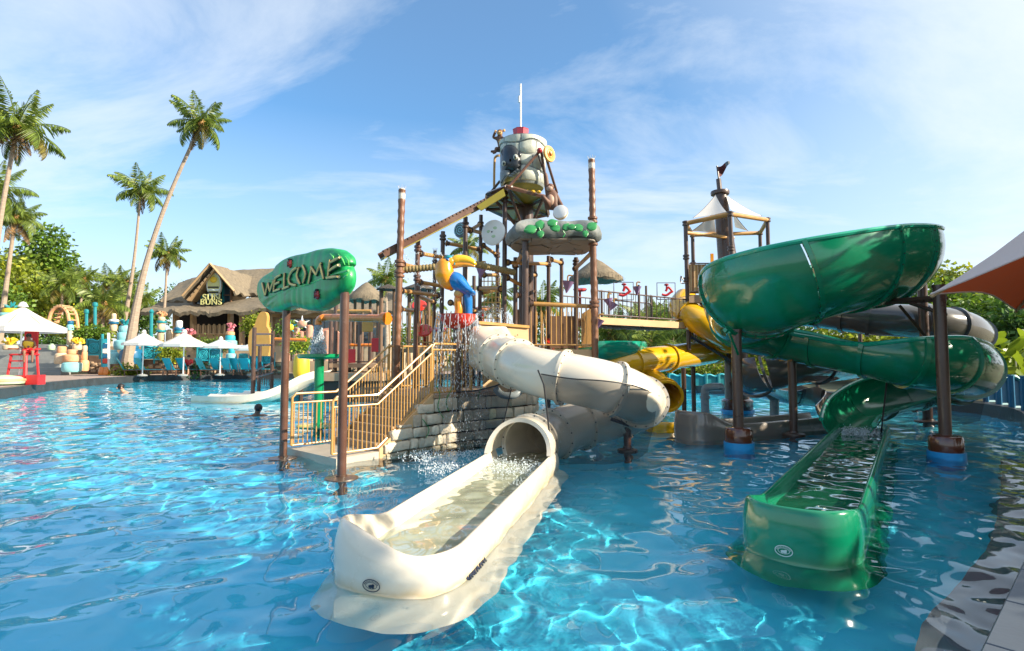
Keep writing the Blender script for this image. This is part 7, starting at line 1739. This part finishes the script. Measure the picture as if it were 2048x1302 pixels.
lf_ = thing('ladder_posts', 'pair of dark brown posts with handrails standing in the pool left of the welcome sign', 'ladder', G(525, 780))
for x, y0, y1, d in ((509, 655, 781, 20), (546, 662, 775, 21.5), (520, 690, 775, 23)):
    mb = MB(); a, b = P(x, y0, d), P(x, y1, d); mb.tube([a, V(a.x, d, -.7)], .075, 10); mb.build('post', M['darkbrown'], lf_, caustic=True)
for (x0, y0, d0), (x1, y1, d1) in (((509, 690, 20), (546, 690, 21.5)), ((509, 742, 20), (546, 725, 21.5)), ((509, 755, 20), (546, 745, 21.5)), ((509, 668, 20), (546, 668, 21.5))): mb = MB(); mb.tube([P(x0, y0, d0), P(x1, y1, d1)], .035, 8); mb.build('rail', M['darkbrown'], lf_)
for i in range(8): x = 511 + i * 4.6; p = P(x, 745, 20 + i * .2); mb = MB(); mb.tube([p, p + V(0, 0, -.5)], .014, 5); mb.build('baluster', M['darkbrown'], lf_)
tf_ = thing('toddler_tower', 'low brown climbing frame with red and yellow parts behind the pool stairs', 'play tower', P(700, 760, 21))
for x, y0 in ((672, 610), (700, 640), (720, 640), (742, 615), (758, 640), (662, 640)): mb = MB(); d = 20.5 + (x % 3) * .8; p = P(x, y0, d); mb.tube([p, V(p.x, d, -.7)], .08, 10); mb.build('post', M['darkbrown'], tf_, caustic=True)
mb = MB(); a = P(660, 735, 20.3); b = P(770, 735, 20.3); mb.prism([V(a.x, 20.2, a.z), V(b.x, 20.2, a.z), V(b.x, 22.5, a.z), V(a.x, 22.5, a.z)], (0, 0, .15)); mb.build('deck', M['stair'], tf_, False)
railing(tf_, [V(a.x, 20.2, a.z + .15), V(b.x, 20.2, a.z + .15)], .85, .16, .03, 'darkbrown', loop=False, low=.06)
for x, y, mt in ((700, 712, 'paintred'), (735, 650, 'peachdark'), (754, 690, 'paintred')): mb = MB(); mb.box(P(x, y, 20.1), (.4, .06, .5), bev=.02); mb.build('play_panel', M[mt], tf_, False)
for (x0, y0), (x1, y1) in (((672, 622), (742, 622)), ((700, 690), (758, 690)), ((550, 678), (612, 680))): mb = MB(); mb.tube([P(x0, y0, 20.5), P(x1, y1, 20.5)], .06, 8); mb.build('log_pipe', M['log'] if y0 < 670 else M['orange'], tf_)
yb = thing('yellow_barrel', 'yellow curved spray barrel beside the green water table stem', 'water feature', G(603, 772)); c = P(603, 730, 19.5); mb = MB(); mb.lathe([(.22, -.45), (.28, -.3), (.27, .2), (.2, .36), (.1, .4)], c, 16); mb.build('barrel', M['yellowp'], yb); mb = MB(); mb.tube([c - V(0, 0, .4), V(c.x, c.y, -.7)], .08, 8); mb.build('stem', M['darkbrown'], yb, caustic=True)
for i, (x, y, d, lab) in enumerate(((690, 640, 22, ''), (1140, 655, 17, ''))): pass
# red spray toys around the tower
for i, (x, y, d, lab) in enumerate(((848, 662, 13, 'red spray wheel behind the stair railing'), (878, 660, 13.2, 'small red valve wheel behind the red dish'), (1106, 680, 12.6, 'red water gun behind the upper deck railing'), (1160, 580, 15.5, 'flat red dish toy beside the thatched round hut'), (838, 612, 14, 'red tipping spout between tower posts left of the toucan'), (965, 618, 14, 'orange red scoop toy right of the toucan'))):
    tt = thing('spray_toy', lab, 'water toy', P(x, y, d), 'red spray toys in the play tower'); c = P(x, y, d)
    mb = MB(); mb.lathe([(.05, -.05), (.17, -.03), (.2, .02), (.17, .05), (.03, .06)], c, 14, Matrix.Rotation(.9 if i % 2 == 0 else .2, 3, 'X')); mb.build('wheel', M['red'] if i != 5 else M['orange'], tt); mb = MB(); mb.tube([c, c + V(0, .1, -.45)], .035, 8); mb.build('stalk', M['darkred'], tt)
# ------------------------------------------------------------------ swimmers
SWIM = {'pelvis': ((0, .5, -.32), .12), 'waist': ((0, .36, -.24), .11), 'chest': ((0, .16, -.12), .13), 'neck': ((0, .06, .03), .055), 'head': ((0, 0, .15), .088), 'crown': ((0, .01, .21), .07), 'shL': ((.19, .1, -.05), .06), 'elL': ((.36, -.1, -.12), .045), 'haL': ((.42, -.34, -.08), .035), 'fiL': ((.43, -.43, -.07), .022), 'shR': ((-.19, .1, -.05), .06), 'elR': ((-.4, .0, -.1), .045), 'haR': ((-.6, -.1, -.03), .035), 'fiR': ((-.68, -.12, -.0), .022),
        'hiL': ((.1, .6, -.35), .085), 'knL': ((.13, 1.0, -.42), .06), 'foL': ((.13, 1.4, -.4), .04), 'hiR': ((-.1, .6, -.35), .085), 'knR': ((-.13, 1.0, -.46), .06), 'foR': ((-.13, 1.35, -.5), .04)}
sw1 = G(240, 786); body('person', 'bare shouldered swimmer in the water near the lifeguard chair', 'person', V(sw1.x, sw1.y, .05), 1.25, -.6, SWIM, M['skin'], hair=M['hair'])
sw2 = G(517, 832); body('person', 'dark haired swimmer with one hand raised in the water left of the welcome sign', 'person', V(sw2.x, sw2.y, .03), 1.0, .9, SWIM, M['darkskin'], hair=M['hair'])
bpy.context.view_layer.update()
